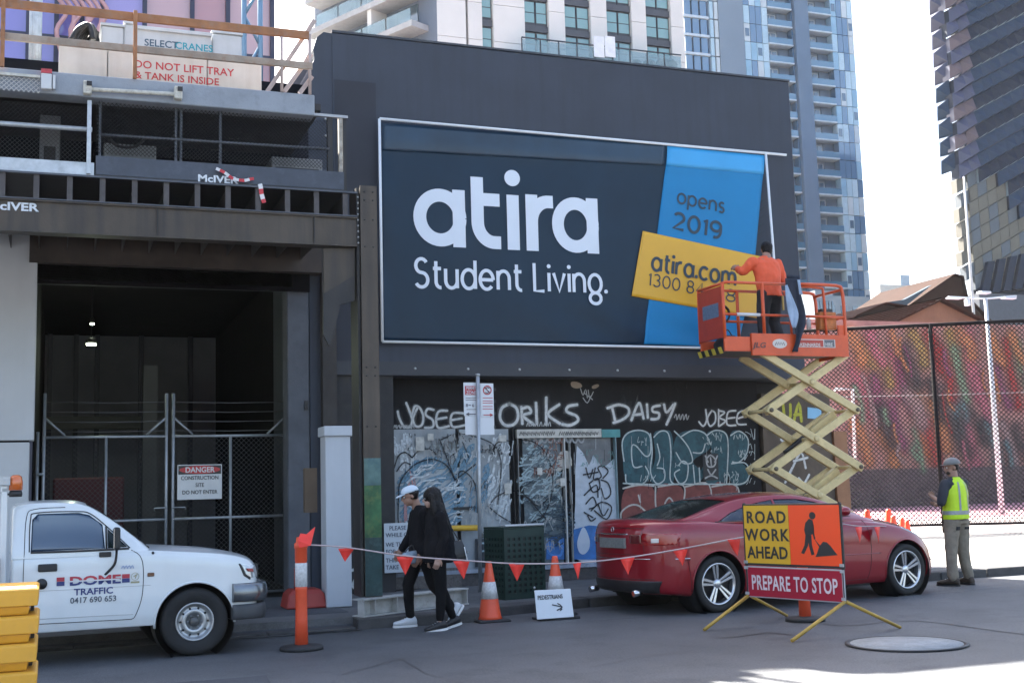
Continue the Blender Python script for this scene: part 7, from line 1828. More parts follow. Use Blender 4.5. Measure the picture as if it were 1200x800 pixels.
rg = thing('tied_flag', 'crumpled red flag knotted on top of the bollard beside the truck', 'flag', (2.302, 12.1, 1.05))
m = MB(); q = [V3((2.27,12.1,1.0)),V3((2.38,12.08,1.02)),V3((2.43,12.1,1.20)),V3((2.35,12.13,1.13)),V3((2.29,12.14,1.14)),V3((2.255,12.1,1.07))]; m.sheet(q, (0,-1,0), .012); m.build('cloth', flag, rg)
rope2 = thing('bunting', 'short cord with two red flags trailing onto the red car bonnet', 'bunting', (8.8, 12, 1.1))
e_ = [V3((7.72,11.52,1.06)), at(975,612,'Y',12.2), at(1005,616,'Y',12.75), at(1030,616,'Y',13.1), at(1046,617,'Y',13.35)]
MB().tube(smooth_path(e_, 5), .006, 6).build('cord', cord, rope2)
for x, Y_ in ((1006,12.75),(1028,13.05)): pennant(at(x, 617, 'Y', Y_), V3((.8,.6,0)).normalized(), .17, .19, .3, rope2)
def cone(x, y, z, h, lab, grp, band=True, tilt=0):
    t = thing('traffic_cone', lab, 'traffic cone', (x, y, z), group=grp); c = V3((x, y, z)); r = h*.19
    m = MB(); m.loft([[c+V3((a*h*.29,b*h*.29,.003)) for a, b in ((-1,-1),(1,-1),(1,1),(-1,1))], [c+V3((a*h*.27,b*h*.27,h*.045)) for a, b in ((-1,-1),(1,-1),(1,1),(-1,1))]], sm=False); m.build('base', rubb, t, bevel=.01)
    prof = [(r*1.12,h*.045),(r,h*.09),(r*.28,h*.96),(r*.22,h),(0,h)]
    MB().lathe([(0,h*.04)]+prof, c, n=24).build('cone_body', orr, t)
    if band:
        f = lambda q: r+(r*.28-r)*(q-.09)/(.87)
        MB().lathe([(f(.38)+.002,h*.38),(f(.38)+.005,h*.38),(f(.66)+.004,h*.66),(f(.66)+.001,h*.66)], c, n=24, cap=False).build('reflective_band', refl, t)
    return t
cone(4.765, 13.55, 0, .69, 'orange traffic cone with white band at the kerb left of the green bin', 'orange traffic cones')
cone(5.71, 13.8, 0, .70, 'orange traffic cone standing behind the white pedestrians board', 'orange traffic cones')
for x, y, t_, h_, lb in ((1000,600,17.4,.62,'leftmost small cone on the sunlit footpath behind the red car'),(1016,597,17.9,.68,'second small cone from the left behind the red car bonnet'),(1041,596,18.0,.70,'tall small cone left of the overlapping pair behind the bonnet'),(1046.5,604,17.6,.60,'small cone overlapping its taller neighbour behind the bonnet'),(1057,606,18.3,.55,'small cone half hidden second from the right behind the bonnet'),(1063,609,17.8,.50,'rightmost small cone behind the red car bonnet')):
    p = at(x, y, 'Y', t_); cone(p.x, p.y, .124, p.z-.124, lb, 'small orange cones behind the car', band=(x in (1016, 1041)))
# ---- pedestrians board
pb = thing('pedestrians_board', 'small white board reading PEDESTRIANS with an arrow standing on the road', 'sign', (5.45, 13.25, 0))
a = at(627, 726, 'Y', 13.22); b = at(667, 692, 'Y', 13.30); wpl = M('board_white', (.60,.63,.66), .45, var=.05)
vs = [V3((a.x,13.15,.03)),V3((b.x-.005,13.17,.03)),V3((b.x+.01,13.28,.345)),V3((a.x+.02,13.26,.35))]; bn_ = (vs[1]-vs[0]).cross(vs[3]-vs[0]).normalized()
MB().sheet(vs, bn_, .012).build('panel', wpl, pb, bevel=.003)
MB().box(a.x+.05, b.x+.08, 13.18, 13.45, .003, .03).build('foot', rubb, pb, bevel=.005)
ur = (vs[1]-vs[0]).normalized(); uu = (vs[3]-vs[0]); uu = (uu-ur*uu.dot(ur)).normalized()
text('PEDESTRIANS', .068, vs[0]+ur*.205+uu*.225+bn_*.001, right=ur, up=uu, mat=sblk, parent=pb, bold=.02, sx=.78, align='CENTER', shear=.1)
s = Strokes(bn_, .003, .0004); o0 = vs[0]
for st in ([(.22,.155),(.33,.125)], [(.27,.09),(.34,.122),(.29,.165)], [(.33,.10),(.31,.085)]): s.line([o0+ur*x+uu*y for x, y in st], .014, 2)
s.build('arrow', sblk, pb, recalc=False)
MB().ball(vs[3]+V3((.0,0,.03)), .014, n=8, m=6).build('hook', galv, pb)
# ---- bin
bin_ = thing('litter_bin', 'dark green perforated metal litter bin on the footpath under the graffiti', 'bin', (5.7, 14.95, .12))
gb_ = M('bin_green', (.012,.035,.028), .45, var=.15, scale=6); bf = V3((5.39,14.72,0)); br2 = V3((6.0,14.84,0)); rb = (br2-bf).normalized(); nb = V3((-rb.y, rb.x, 0)); Wb = (br2-bf).length; Db = .50; HB = .92
def BP(u, d, z): return bf+rb*u+nb*d+V3((0,0,.12+z))
def bbx(u0, u1, d0, d1, z0, z1, name, mat, bev=0):
    vs = [BP(u0,d0,z0),BP(u1,d0,z0),BP(u1,d1,z0),BP(u0,d1,z0),BP(u0,d0,z1),BP(u1,d0,z1),BP(u1,d1,z1),BP(u0,d1,z1)]
    return MB().add(vs, [(0,3,2,1),(4,5,6,7),(0,1,5,4),(1,2,6,5),(2,3,7,6),(3,0,4,7)]).build(name, mat, bin_, bevel=bev)
bbx(.015, Wb-.015, .015, Db-.015, .04, HB-.04, 'liner', gap)
def lattice(face):
    m = MB(); L = Wb if face == 'f' else Db; nu, nz = (7, 10) if face == 'f' else (6, 10); hole = .038
    us = [L*(i+.5+.35)/(nu+.7) for i in range(nu)]; zs = [.10+(HB-.26)*(j)/(nz-1)*1.0 for j in range(nz)]
    def strip(u0, u1, z0, z1):
        if face == 'f': q = [BP(u0,0,z0),BP(u1,0,z0),BP(u1,.01,z0),BP(u0,.01,z0),BP(u0,0,z1),BP(u1,0,z1),BP(u1,.01,z1),BP(u0,.01,z1)]
        else: q = [BP(0,u0,z0),BP(0,u1,z0),BP(.01,u1,z0),BP(.01,u0,z0),BP(0,u0,z1),BP(0,u1,z1),BP(.01,u1,z1),BP(.01,u0,z1)]
        m.add(q, [(0,3,2,1),(4,5,6,7),(0,1,5,4),(1,2,6,5),(2,3,7,6),(3,0,4,7)])
    ue = [0]+[v for u in us for v in (u-hole/2, u+hole/2)]+[L]
    for i in range(0, len(ue), 2): strip(ue[i], ue[i+1], 0, HB-.03)
    ze = [0]+[v for z in zs for v in (z-hole/2, z+hole/2)]+[HB-.03]
    for i in range(0, len(ue)-2, 2):
        for j in range(0, len(ze), 2): strip(ue[i+1], ue[i+2], ze[j], ze[j+1])
    return m.build('perforated_panel', gb_, bin_)
lattice('f'); lattice('s')
bbx(-.005, Wb+.005, -.004, Db+.005, HB-.028, HB+.0, 'top_frame', gb_, .006); bbx(.01, Wb-.01, -.03, .10, HB+.003, HB+.03, 'lid_lip', M('lip_pale', (.45,.47,.48), .4, .3), .008)
for u in (0, Wb-.02): bbx(u, u+.02, Db-.02, Db, 0, HB-.03, 'corner_post', gb_)
# ---- parking sign
pk = thing('parking_sign', 'white permit zone and no standing parking sign on a thin grey pole', 'sign', (5.58, 16.2, .12))
pt, pb2 = V3((5.603,16.2,3.14)), V3((5.565,16.2,.12))
MB().tube([pb2, pt], .028, 10).build('pole', galv, pk)
MB().lathe([(0,0),(.034,0),(.034,.03),(0,.035)], pt, n=10).build('pole_cap', galv, pk)
wps = M('plate_white', (.66,.68,.71), .4, var=.04)
def kp(x0, y0, x1, y1, Y, mat, name='plate', bev=.006):
    a = at(x0, y0, 'Y', Y); b = at(x1, y1, 'Y', Y); return MB().box(a.x, b.x, Y, Y+.004, b.z, a.z).build(name, mat, pk)
kp(544, 449, 579.5, 509, 16.245, wps); kp(543, 448, 560.5, 487, 16.238, wps); kp(563, 449, 579, 488, 16.236, wps)
kr = M('permit_red', (.45,.03,.04), .45); kk = M('sign_ink', (.10,.09,.11), .5)
kp(545, 452, 559.5, 462.5, 16.232, kr, 'red_block')
p = at(552.3, 456.6, 'Y', 16.23); text('PERMIT', .07, (p.x, 16.230, p.z), mat=wps, parent=pk, bold=.01, sx=.68, align='CENTER'); p = at(552.3, 461.8, 'Y', 16.23); text('ZONE', .07, (p.x, 16.230, p.z), mat=wps, parent=pk, bold=.01, sx=.8, align='CENTER')
def kl(pts, w, mat, k=1, closed=False):
    s = Strokes((0,-1,0), .001, .0002); s.line([at(x, y, 'Y', 16.232) for x, y in pts], w, k, closed); return s.build('print', mat, pk, recalc=False)
for y in (466, 468.5): kl([(546,y),(559,y)], .008, kk)
for y in (466, 469.5, 472, 476, 479): kl([(566,y),(577,y)], .009, kr)
p = at(546, 476.5, 'Y', 16.23); text('8', .065, (p.x, 16.234, p.z), mat=kk, parent=pk, bold=.01); p = at(553.2, 476.5, 'Y', 16.23); text('6', .065, (p.x, 16.234, p.z), mat=kk, parent=pk, bold=.01)
kl([(549.5,474.5),(551.5,474.5)], .01, kk); kl([(547,479.5),(558,479.5)], .008, kk); kl([(548,485),(557,485)], .012, kk); kl([(547,485),(549.5,483.6)], .012, kk); kl([(547,485),(549.5,486.4)], .012, kk)
kl([(567,486),(576,486)], .012, kr); kl([(577,486),(574.5,484.6)], .012, kr); kl([(577,486),(574.5,487.4)], .012, kr)
kl([(571+4.6*math.cos(t*.45), 457+4.9*math.sin(t*.45)) for t in range(14)], .016, kr, 1, True); kl([(567.8,453.5),(574.2,460.5)], .014, kr)
kl([(573,454.6),(571,453.8),(569.3,455),(571,457),(572.8,459),(571,460.3),(569.2,459.6)], .014, kk, 3)
for y in (456, 470, 484, 500): MB().box(at(580,y,'Y',16.24).x-.012, at(580,y,'Y',16.24).x+.012, 16.235, 16.25, at(580,y,'Y',16.24).z-.02, at(580,y,'Y',16.24).z+.02).build('clip', sblk, pk)
# ---- stacked yellow barriers, bottom left
ypl = M('barrier_yellow', (.66,.33,.03), .5, var=.06, scale=3, bump=.06, bscale=60, dirt=(.45,.24,.06), dirt_amt=.25)
nms = ['topmost yellow plastic barrier of the stack at lower left', 'second yellow barrier from the top of the lower left stack', 'third yellow barrier from the top of the lower left stack', 'fourth yellow barrier from the top of the lower left stack', 'fifth yellow barrier down, one above the bottom of the stack', 'bottom yellow barrier of the lower left stack, resting on the road']
hU = .1655; xR = at(45, 700, 'Y', 8.0).x
for k in range(6):
    z1_ = 1.0-k*hU; z0_ = max(.002, z1_-hU+.002)
    t = thing('plastic_barrier', nms[k], 'barrier', (xR-.6, 8.3, z0_), group='yellow plastic barriers stacked at the roadside')
    j = random.uniform(-.006, .006)
    m = MB(); x_ = xR+j
    m.loft([[(-1.4,8.0+j,z1_-.108),(x_,8.0+j,z1_-.108),(x_,8.62,z1_-.108),(-1.4,8.62,z1_-.108)], [(-1.4,7.995+j,z1_-.012),(x_+.003,7.995+j,z1_-.012),(x_+.003,8.625,z1_-.012),(-1.4,8.625,z1_-.012)], [(-1.4,8.01+j,z1_),(x_-.012,8.01+j,z1_),(x_-.012,8.61,z1_),(-1.4,8.61,z1_)]], sm=False)
    m.build('flange', ypl, t, bevel=.006, seg=2)
    m = MB(); m.loft([[(-1.4,8.05,z0_),(x_-.055,8.05,z0_),(x_-.055,8.57,z0_),(-1.4,8.57,z0_)], [(-1.4,8.03,z1_-.110),(x_-.045,8.03,z1_-.110),(x_-.045,8.59,z1_-.110),(-1.4,8.59,z1_-.110)]], sm=False); m.build('body', ypl, t, bevel=.008, seg=2)
    MB().box(x_-.045, x_-.025, 8.2, 8.45, z0_+.01, z1_-.112).build('socket', gap, t)
    MB().box(-.62, -.44, 8.02, 8.04, z0_+.03, z0_+.045).build('groove', gap, t)
# ================================================================== PEOPLE
def fuse(name, m, voxel, mat, parent, smooth_it=4, disp=0.0, dscale=8.0, local=True, label=None):
    """one continuous skin grown over overlapping limb forms"""
    me = bpy.data.meshes.new('tmp'); me.from_pydata(m.v, [], m.f)
    bm = bmesh.new(); bm.from_mesh(me); bmesh.ops.recalc_face_normals(bm, faces=bm.faces); bm.to_mesh(me); bm.free()
    t = bpy.data.objects.new('tmp', me)
    r = t.modifiers.new('r', 'REMESH'); r.mode = 'VOXEL'; r.voxel_size = voxel; r.use_smooth_shade = True
    s = t.modifiers.new('s', 'SMOOTH'); s.factor = .5; s.iterations = smooth_it
    out = baked(t)
    if disp:
        nrm_ = [v.normal.copy() for v in out.vertices]
        for v, n in zip(out.vertices, nrm_):
            p = v.co
            q = V3((p.x*dscale, p.y*dscale, p.z*dscale*.55)); d = noise.noise(q)+.5*noise.noise(q*2.3)
            v.co = p+n*d*disp
    out.name = name; out.materials.clear(); out.materials.append(mat)
    for p in out.polygons: p.use_smooth = True
    o = bpy.data.objects.new(name, out); COL.objects.link(o); o.parent = parent; WL[o.name] = V3()
    if label: o['label'] = label
    return o
def limb(m, pts, rs, n=14, flat=1.0):
    pts = [V3(p) for p in pts]
    d = pts[1]-pts[0]
    m.tube(pts, rs, n)
    for p, r in zip(pts, rs): m.ball(p, r*.985, n=12, m=8)
def eloft(m, rows, n=20):
    """rows: (centre, rx, ry, yaw) stacked ellipses"""
    rings = []
    for c, a, b, yaw in rows:
        c = V3(c); ring = []
        for k in range(n):
            t = 2*math.pi*k/n; x = a*math.cos(t); y = b*math.sin(t)
            ring.append(c+V3((x*math.cos(yaw)-y*math.sin(yaw), x*math.sin(yaw)+y*math.cos(yaw), 0)))
        rings.append(ring)
    m.loft(rings)
def hand(m, w, d, palm_n, curl=.5, s=1.0, thumb_side=1, spread=.18):
    """wrist w, pointing along d, palm facing palm_n: palm, four unequal bent fingers and a thumb off the side"""
    w = V3(w); d = V3(d).normalized(); pn = V3(palm_n); pn = (pn-d*pn.dot(d)).normalized(); sd_ = d.cross(pn)*thumb_side
    L = .095*s
    c = w+d*L*.5; m.obox(c, d*L*.52, sd_*.040*s, pn*.014*s)
    m.ball(w+d*L*.25, .027*s, n=10, m=7); m.ball(w+d*L*.8, .028*s, n=10, m=7)
    for i, fl in enumerate((.070, .080, .074, .058)):
        o_ = w+d*L*.98+sd_*(.030-.020*i)*s; dd = (d+sd_*spread*(.5-.33*i)).normalized(); pts = [o_]; a = 0
        for sg in (.45, .32, .23):
            a += curl*.9; e = (dd*math.cos(a)+pn*math.sin(a)); pts.append(pts[-1]+e*fl*sg*s)
        limb(m, pts, [.0095*s, .0088*s, .008*s, .0068*s], 8)
    o_ = w+d*L*.30+sd_*.034*s; e = (d*.65+sd_*.75+pn*.25).normalized(); p1 = o_+e*.034*s; e2 = (d*.9+sd_*.25+pn*.5).normalized(); p2 = p1+e2*.03*s
    limb(m, [o_, p1, p2, p2+e2*.02*s], [.014*s, .0115*s, .010*s, .008*s], 8)
def head(m, c, f, r=1.0, tilt=0.0):
    """cranium, jaw, nose, ears, neck stub; c = centre, f = facing (horizontal)"""
    c = V3(c); f = V3(f).normalized(); f = (f+V3((0,0,-tilt))).normalized(); l = V3((0,0,1)).cross(f).normalized(); u = f.cross(l)
    R = Matrix((f, l, u)).transposed()
    m.ball(c+u*.025*r-f*.012*r, .096*r, .076*r, .094*r, 18, 12, rot=R)
    m.ball(c-u*.045*r+f*.020*r, .070*r, .060*r, .070*r, 16, 10, rot=R)
    m.ball(c-u*.088*r+f*.055*r, .026*r, .030*r, .022*r, 10, 8, rot=R)
    m.tube([c+u*.018*r+f*.080*r, c-u*.020*r+f*.108*r], [.010*r, .015*r], 8); m.ball(c-u*.022*r+f*.104*r, .015*r, n=8, m=6)
    m.tube([c-u*.050*r+f*.085*r+l*.018*r, c-u*.052*r+f*.092*r, c-u*.050*r+f*.085*r-l*.018*r], .007*r, 6); m.tube([c-u*.062*r+f*.083*r+l*.015*r, c-u*.064*r+f*.089*r, c-u*.062*r+f*.083*r-l*.015*r], .007*r, 6)
    m.tube([c+u*.026*r+f*.080*r+l*.04*r, c+u*.030*r+f*.088*r, c+u*.026*r+f*.080*r-l*.04*r], .010*r, 6)
    for s in (-1, 1): m.ball(c+l*s*.077*r-f*.008*r-u*.005*r, .020*r, .008*r, .032*r, 10, 8, rot=R)
    return c, f, l, u
def eyes(c, f, l, u, r, par):
    for s in (-1, 1):
        p = c+u*.008*r+f*.083*r+l*s*.030*r
        MB().ball(p, .0115*r, n=10, m=8).build('eye', M('eye_white', (.6,.58,.55), .3), par, local=True)
        MB().ball(p+f*.0065*r, .0065*r, n=8, m=6).build('iris', M('eye_dark', (.02,.015,.012), .2), par, local=True)
        MB().tube([p+u*.016*r-l*.012*r*s, p+u*.021*r+f*.003, p+u*.017*r+l*.014*r*s], .003*r, 6).build('eyebrow', M('brow', (.015,.012,.01), .8), par, local=True)
def shoe(par, ankle, d, mat, sole, name='shoe', pitch=0.0, s=1.0, high=.10):
    """low shoe: ankle point, toe direction; pitch lifts the heel"""
    a = V3(ankle); d = V3(d).normalized(); up_ = V3((0,0,1)); side = d.cross(up_).normalized()
    if pitch: d = (d*math.cos(pitch)-up_*math.sin(pitch)).normalized(); up_ = side.cross(d)
    m = MB(); rows = []
    for t, hw, h in ((-.075,.026,.055),(-.06,.036,.085),(-.02,.040,.10),(.03,.040,.085),(.08,.043,.062),(.13,.045,.050),(.17,.040,.042),(.195,.026,.032)):
        c = a+d*t*s-up_*high*s*.86; ring = []
        for k in range(12):
            an = 2*math.pi*k/12; ring.append(c+side*hw*s*math.cos(an)+up_*(h*s*(.5+.5*math.sin(an)) if math.sin(an) > 0 else h*s*.5*(1+max(-1, math.sin(an)*1.6))))
        rows.append(ring)
    m.loft(rows); o = m.build(name, mat, par, local=True)
    m = MB(); rows = []
    out = [(-.085,.0),(-.07,.034),(-.02,.042),(.05,.044),(.12,.049),(.17,.042),(.203,.015)]
    pl = [a+d*t*s+side*w_*s-up_*high*s*.88 for t, w_ in out]+[a+d*t*s-side*w_*s-up_*high*s*.88 for t, w_ in out[::-1]]
    m.sheet([p-up_*0 for p in pl], up_, .024*s); m.build('sole', sole, o, local=True)
    for k in range(3): MB().tube([a+d*(.035+k*.028)*s+side*.02*s-up_*(high*.86-.083+k*.012)*s, a+d*(.035+k*.028)*s-side*.02*s-up_*(high*.86-.083+k*.012)*s], .0035*s, 5).build('lace', M('lace_white', (.6,.6,.6), .8), o, local=True)
    return o
skin = M('skin_tan', (.30,.165,.115), .55, var=.08, scale=14); skin2 = M('skin_light', (.40,.25,.19), .55, var=.08, scale=14)
black_c = M('black_cloth', (.006,.006,.008), .9, spec=.2, var=.25, scale=7, bump=.25, bscale=30); black_t = M('black_trousers', (.005,.005,.006), .9, spec=.2, var=.25, scale=9, bump=.2, bscale=30)
hair_m = M('black_hair', (.007,.0055,.0055), .5, spec=.25, var=.4, scale=30, bump=.6, bscale=60)
F = V3((-1, 0, 0))
# --- man in the pale cap, walking left (far side)
def walker(name, lab, org, hgt, spec):
    t = thing(name, lab, 'person', org); return t
mo = at(497, 737, 'Z', 0); man = thing('person', 'man in pale blue cap and black jacket walking left beside the woman', 'person', V3((3.91, 13.45, 0)))
S_h = 1.0
H0 = V3((-.115, 0, 1.475))
b = MB(); hc = head(b, H0, (-1, .0, 0), .95, .28)
limb(b, [(-.06,0,1.42),(-.015,0,1.28)], [.052,.06]); eloft(b, [((0,0,.86),.10,.15,0),((0,0,1.0),.10,.13,0),((0,0,1.18),.11,.16,0),((0.01,0,1.29),.09,.17,0),((.0,0,1.34),.06,.10,0)])
Lm = {'fh': (-.0,.08,.84), 'fk': (-.13,.08,.47), 'fa': (-.115,.08,.11), 'rh': (.02,-.08,.84), 'rk': (.12,-.08,.46), 'ra': (.34,-.08,.20)}
for a_, k_, c_ in (('fh','fk','fa'),('rh','rk','ra')): limb(b, [Lm[a_], Lm[k_], V3(Lm[k_]).lerp(V3(Lm[c_]), .4), Lm[c_]], [.075,.052,.05,.035])
armN = [(0,-.19,1.27),(.05,-.23,1.02),(-.07,-.22,.82)]; armF = [(0,.19,1.27),(-.06,.22,1.02),(-.17,.20,.86)]
for ar in (armN, armF): limb(b, ar, [.048,.038,.027]); e = (V3(ar[2])-V3(ar[1])).normalized(); hand(b, V3(ar[2])+e*.01, e, (0,-1 if ar is armF else 1,0), .45, .95, 1)
fuse('body', b, .007, skin, man, 3); eyes(*hc, .95, man)
c_ = MB(); eloft(c_, [((.0,0,.80),.125,.175,0),((.0,0,.92),.13,.18,0),((0,0,1.1),.128,.175,0),((0.01,0,1.24),.12,.19,0),((.01,0,1.32),.10,.16,0),((-.01,0,1.37),.068,.08,0)])
for ar in (armN, armF): limb(c_, [ar[0], ar[1], V3(ar[1]).lerp(V3(ar[2]), .9)], [.068,.056,.046])
fuse('jacket', c_, .011, black_c, man, 3, .010, 9)
c_ = MB(); eloft(c_, [((0,0,.78),.10,.16,0),((0,0,.86),.115,.165,0),((0,0,.93),.11,.15,0)])
for a_, k_, q_ in (('fh','fk','fa'),('rh','rk','ra')): limb(c_, [Lm[a_], Lm[k_], V3(Lm[k_]).lerp(V3(Lm[q_]), .5), V3(Lm[k_]).lerp(V3(Lm[q_]), .93)], [.095,.068,.060,.052])
fuse('trousers', c_, .011, black_t, man, 3, .008, 10)
wsh = M('shoe_white', (.55,.57,.60), .6, var=.08, scale=12); wso = M('sole_white', (.66,.66,.66), .6); nso = M('sole_grey', (.2,.2,.22), .7)
shoe(man, (-.115,.08,.115), (-1,0,0), wsh, wso); shoe(man, (.34,-.08,.215), (-1,0,0), wsh, wso, pitch=.95)
m = MB(); m.ball(H0+V3((.005,0,.030)), .112, .092, .085, 18, 12); m2 = [v for v in m.v]; cap = MB(); rings = []
f_ = hc[1]; l_ = hc[2]; u_ = hc[3]
for i in range(7):
    a_ = math.pi/2*i/6; z = .085*math.sin(a_); q = max(.02, math.cos(a_)**.8); rings.append([hc[0]+u_*(.042+z*.9)+f_*(-.012+.107*q*math.cos(t))+l_*(.086*q*math.sin(t)) for t in [2*math.pi*k/20 for k in range(20)]])
cap.loft(rings); co = cap.build('cap', M('cap_pale_blue', (.52,.59,.66), .8, var=.06), man, local=True)
cap = MB(); q = [hc[0]+u_*.045+f_*(.07+.0)+l_*.07, hc[0]+u_*.035+f_*.135+l_*.06, hc[0]+u_*.030+f_*.165, hc[0]+u_*.035+f_*.135-l_*.06, hc[0]+u_*.045+f_*.07-l_*.07]; cap.sheet(q, u_, .008); cap.build('brim', MATS['cap_pale_blue'], co, local=True)
m = MB(); eloft(m, [(H0+V3((.03,0,-.035)),.055,.074,0),(H0+V3((.02,0,.03)),.085,.082,0),(H0+V3((.02,0,.06)),.085,.082,0)]); m.build('hair', hair_m, man, local=True)
# small grey satchel in his near hand
bg_ = thing('handbag', 'small shiny grey pouch held at hip height by the man in the cap', 'bag', V3((3.70,13.24,.74)))
m = MB(); m.loft([[V3((3.62,13.20,.70)),V3((3.78,13.20,.73)),V3((3.78,13.25,.73)),V3((3.62,13.25,.70))],[V3((3.60,13.195,.80)),V3((3.80,13.195,.84)),V3((3.80,13.255,.84)),V3((3.60,13.255,.80))],[V3((3.64,13.21,.85)),V3((3.79,13.21,.875)),V3((3.79,13.24,.875)),V3((3.64,13.24,.85))]]); m.build('pouch', M('pouch_grey', (.20,.25,.30), .3, .3, var=.4, scale=20), bg_, bevel=.012, seg=2); MB().tube(smooth_path([V3((3.66,13.22,.85)),V3((3.74,13.22,.93)),V3((3.77,13.22,.87))], 4), .006, 6).build('strap', blkpl, bg_)
# --- woman with long dark hair (near side)
wo = thing('person', 'woman with long dark hair in a loose black top carrying a shoulder bag', 'person', V3((3.98, 13.05, 0)))
K0 = V3((-.05, 0, 1.445))
b = MB(); hc = head(b, K0, (-1,.08,0), .92, .12)
limb(b, [(-.02,0,1.39),(.0,0,1.26)], [.045,.052]); eloft(b, [((0,0,.84),.10,.15,0),((0,0,.98),.09,.12,0),((0,0,1.15),.10,.14,0),((0.01,0,1.26),.08,.155,0),((.0,0,1.31),.05,.09,0)])
Lw = {'fh': (.0,-.075,.82), 'fk': (.02,-.075,.45), 'fa': (.0,-.075,.105), 'rh': (.0,.075,.82), 'rk': (.06,.075,.46), 'ra': (.20,.075,.12)}
for a_, k_, q_ in (('fh','fk','fa'),('rh','rk','ra')): limb(b, [Lw[a_], Lw[k_], V3(Lw[k_]).lerp(V3(Lw[q_]), .4), Lw[q_]], [.072,.048,.046,.032])
aN = [(.01,-.165,1.23),(.03,-.20,1.0),(-.03,-.18,.80)]; aF = [(.01,.165,1.23),(.04,.2,1.0),(.0,.2,.80)]
for ar in (aN, aF): limb(b, ar, [.042,.033,.024]); e = (V3(ar[2])-V3(ar[1])).normalized(); hand(b, V3(ar[2])+e*.01, e, (0,1 if ar is aN else -1,0), .5, .88, 1)
fuse('body', b, .007, skin2, wo, 3); eyes(*hc, .92, wo)
c_ = MB(); eloft(c_, [((.06,0,.74),.215,.19,0),((.055,0,.80),.21,.195,0),((.04,0,.95),.175,.19,0),((.02,0,1.12),.145,.18,0),((.015,0,1.23),.125,.18,0),((.01,0,1.30),.10,.13,0),((0,0,1.345),.06,.07,0)])
for ar in (aN, aF): limb(c_, [ar[0], ar[1], V3(ar[1]).lerp(V3(ar[2]), .85)], [.07,.062,.058])
fuse('top', c_, .011, black_c, wo, 3, .012, 8)
c_ = MB(); eloft(c_, [((0,0,.76),.10,.155,0),((0,0,.86),.11,.16,0),((0,0,.95),.10,.14,0)])
for a_, k_, q_ in (('fh','fk','fa'),('rh','rk','ra')): limb(c_, [Lw[a_], Lw[k_], V3(Lw[k_]).lerp(V3(Lw[q_]), .5), V3(Lw[k_]).lerp(V3(Lw[q_]), .93)], [.088,.062,.055,.046])
fuse('trousers', c_, .011, black_t, wo, 3, .006, 10)
bsh = M('shoe_black', (.012,.012,.014), .5); shoe(wo, (.0,-.075,.105), (-1,0,0), bsh, wso, pitch=.12, s=.95); shoe(wo, (.20,.075,.125), (-1,0,0), bsh, wso, pitch=.25, s=.95)
c_ = MB(); c_.ball(K0+V3((.015,0,.030)), .108, .090, .100, 16, 10)
eloft(c_, [(K0+V3((.015,0,.06)),.10,.085,0),(K0+V3((.045,0,-.03)),.085,.095,0),(K0+V3((.070,0,-.14)),.095,.115,0),(K0+V3((.085,0,-.28)),.105,.13,0),(K0+V3((.10,0,-.40)),.095,.125,0),(K0+V3((.11,0,-.47)),.05,.10,0)])
for s_ in (-1, 1): limb(c_, [K0+V3((-.03,s_*.082,.03)), K0+V3((-.01,s_*.095,-.10)), K0+V3((.02,s_*.105,-.26))], [.03,.036,.02])
o = fuse('hair', c_, .009, hair_m, wo, 2, .010, 16)
for k in range(26):
    y = random.uniform(-.11, .11); x = .12+random.uniform(-.05,.06)-abs(y)*.25; z = random.uniform(-.02,.04)
    MB().tube(smooth_path([K0+V3((x-.06,y*.7,z+.02)), K0+V3((x-.02,y,-.15)), K0+V3((x+.02,y*1.1,-.32)), K0+V3((x+.0,y*1.1,-.45-random.uniform(0,.05)))], 3), [.004]*10, 4).build('hair_strand', hair_m, o, local=True) if k < 14 else None
sb = thing('shoulder_bag', 'black shoulder bag with pale edge hanging behind the woman', 'bag', V3((4.2,13.0,.85)))
m = MB(); m.loft([[V3((4.06,12.90,.74)),V3((4.27,12.90,.74)),V3((4.27,13.0,.74)),V3((4.06,13.0,.74))],[V3((4.05,12.89,.84)),V3((4.29,12.89,.84)),V3((4.29,13.01,.84)),V3((4.05,13.01,.84))],[V3((4.10,12.92,.97)),V3((4.24,12.92,.97)),V3((4.24,12.98,.97)),V3((4.10,12.98,.97))]]); m.build('pouch', M('bag_black', (.012,.012,.013), .5), sb, bevel=.015, seg=2)
MB().tube(smooth_path([V3((4.10,12.93,.95)),V3((4.06,12.84,1.15)),V3((3.99,12.88,1.30)),V3((4.08,12.97,1.20)),V3((4.22,12.95,.95))], 5), .007, 6).build('strap', MATS['bag_black'], sb)
MB().tube([V3((4.285,12.885,.74)), V3((4.25,12.885,.90))], .006, 6).build('edge_strip', wso, sb)

# --- worker in the yellow vest, seen from behind, looking left
vw = thing('person', 'worker in yellow reflective vest, grey hard hat and khaki trousers standing at the kerb', 'person', V3((12.00, 14.02, 0)), math.radians(103))
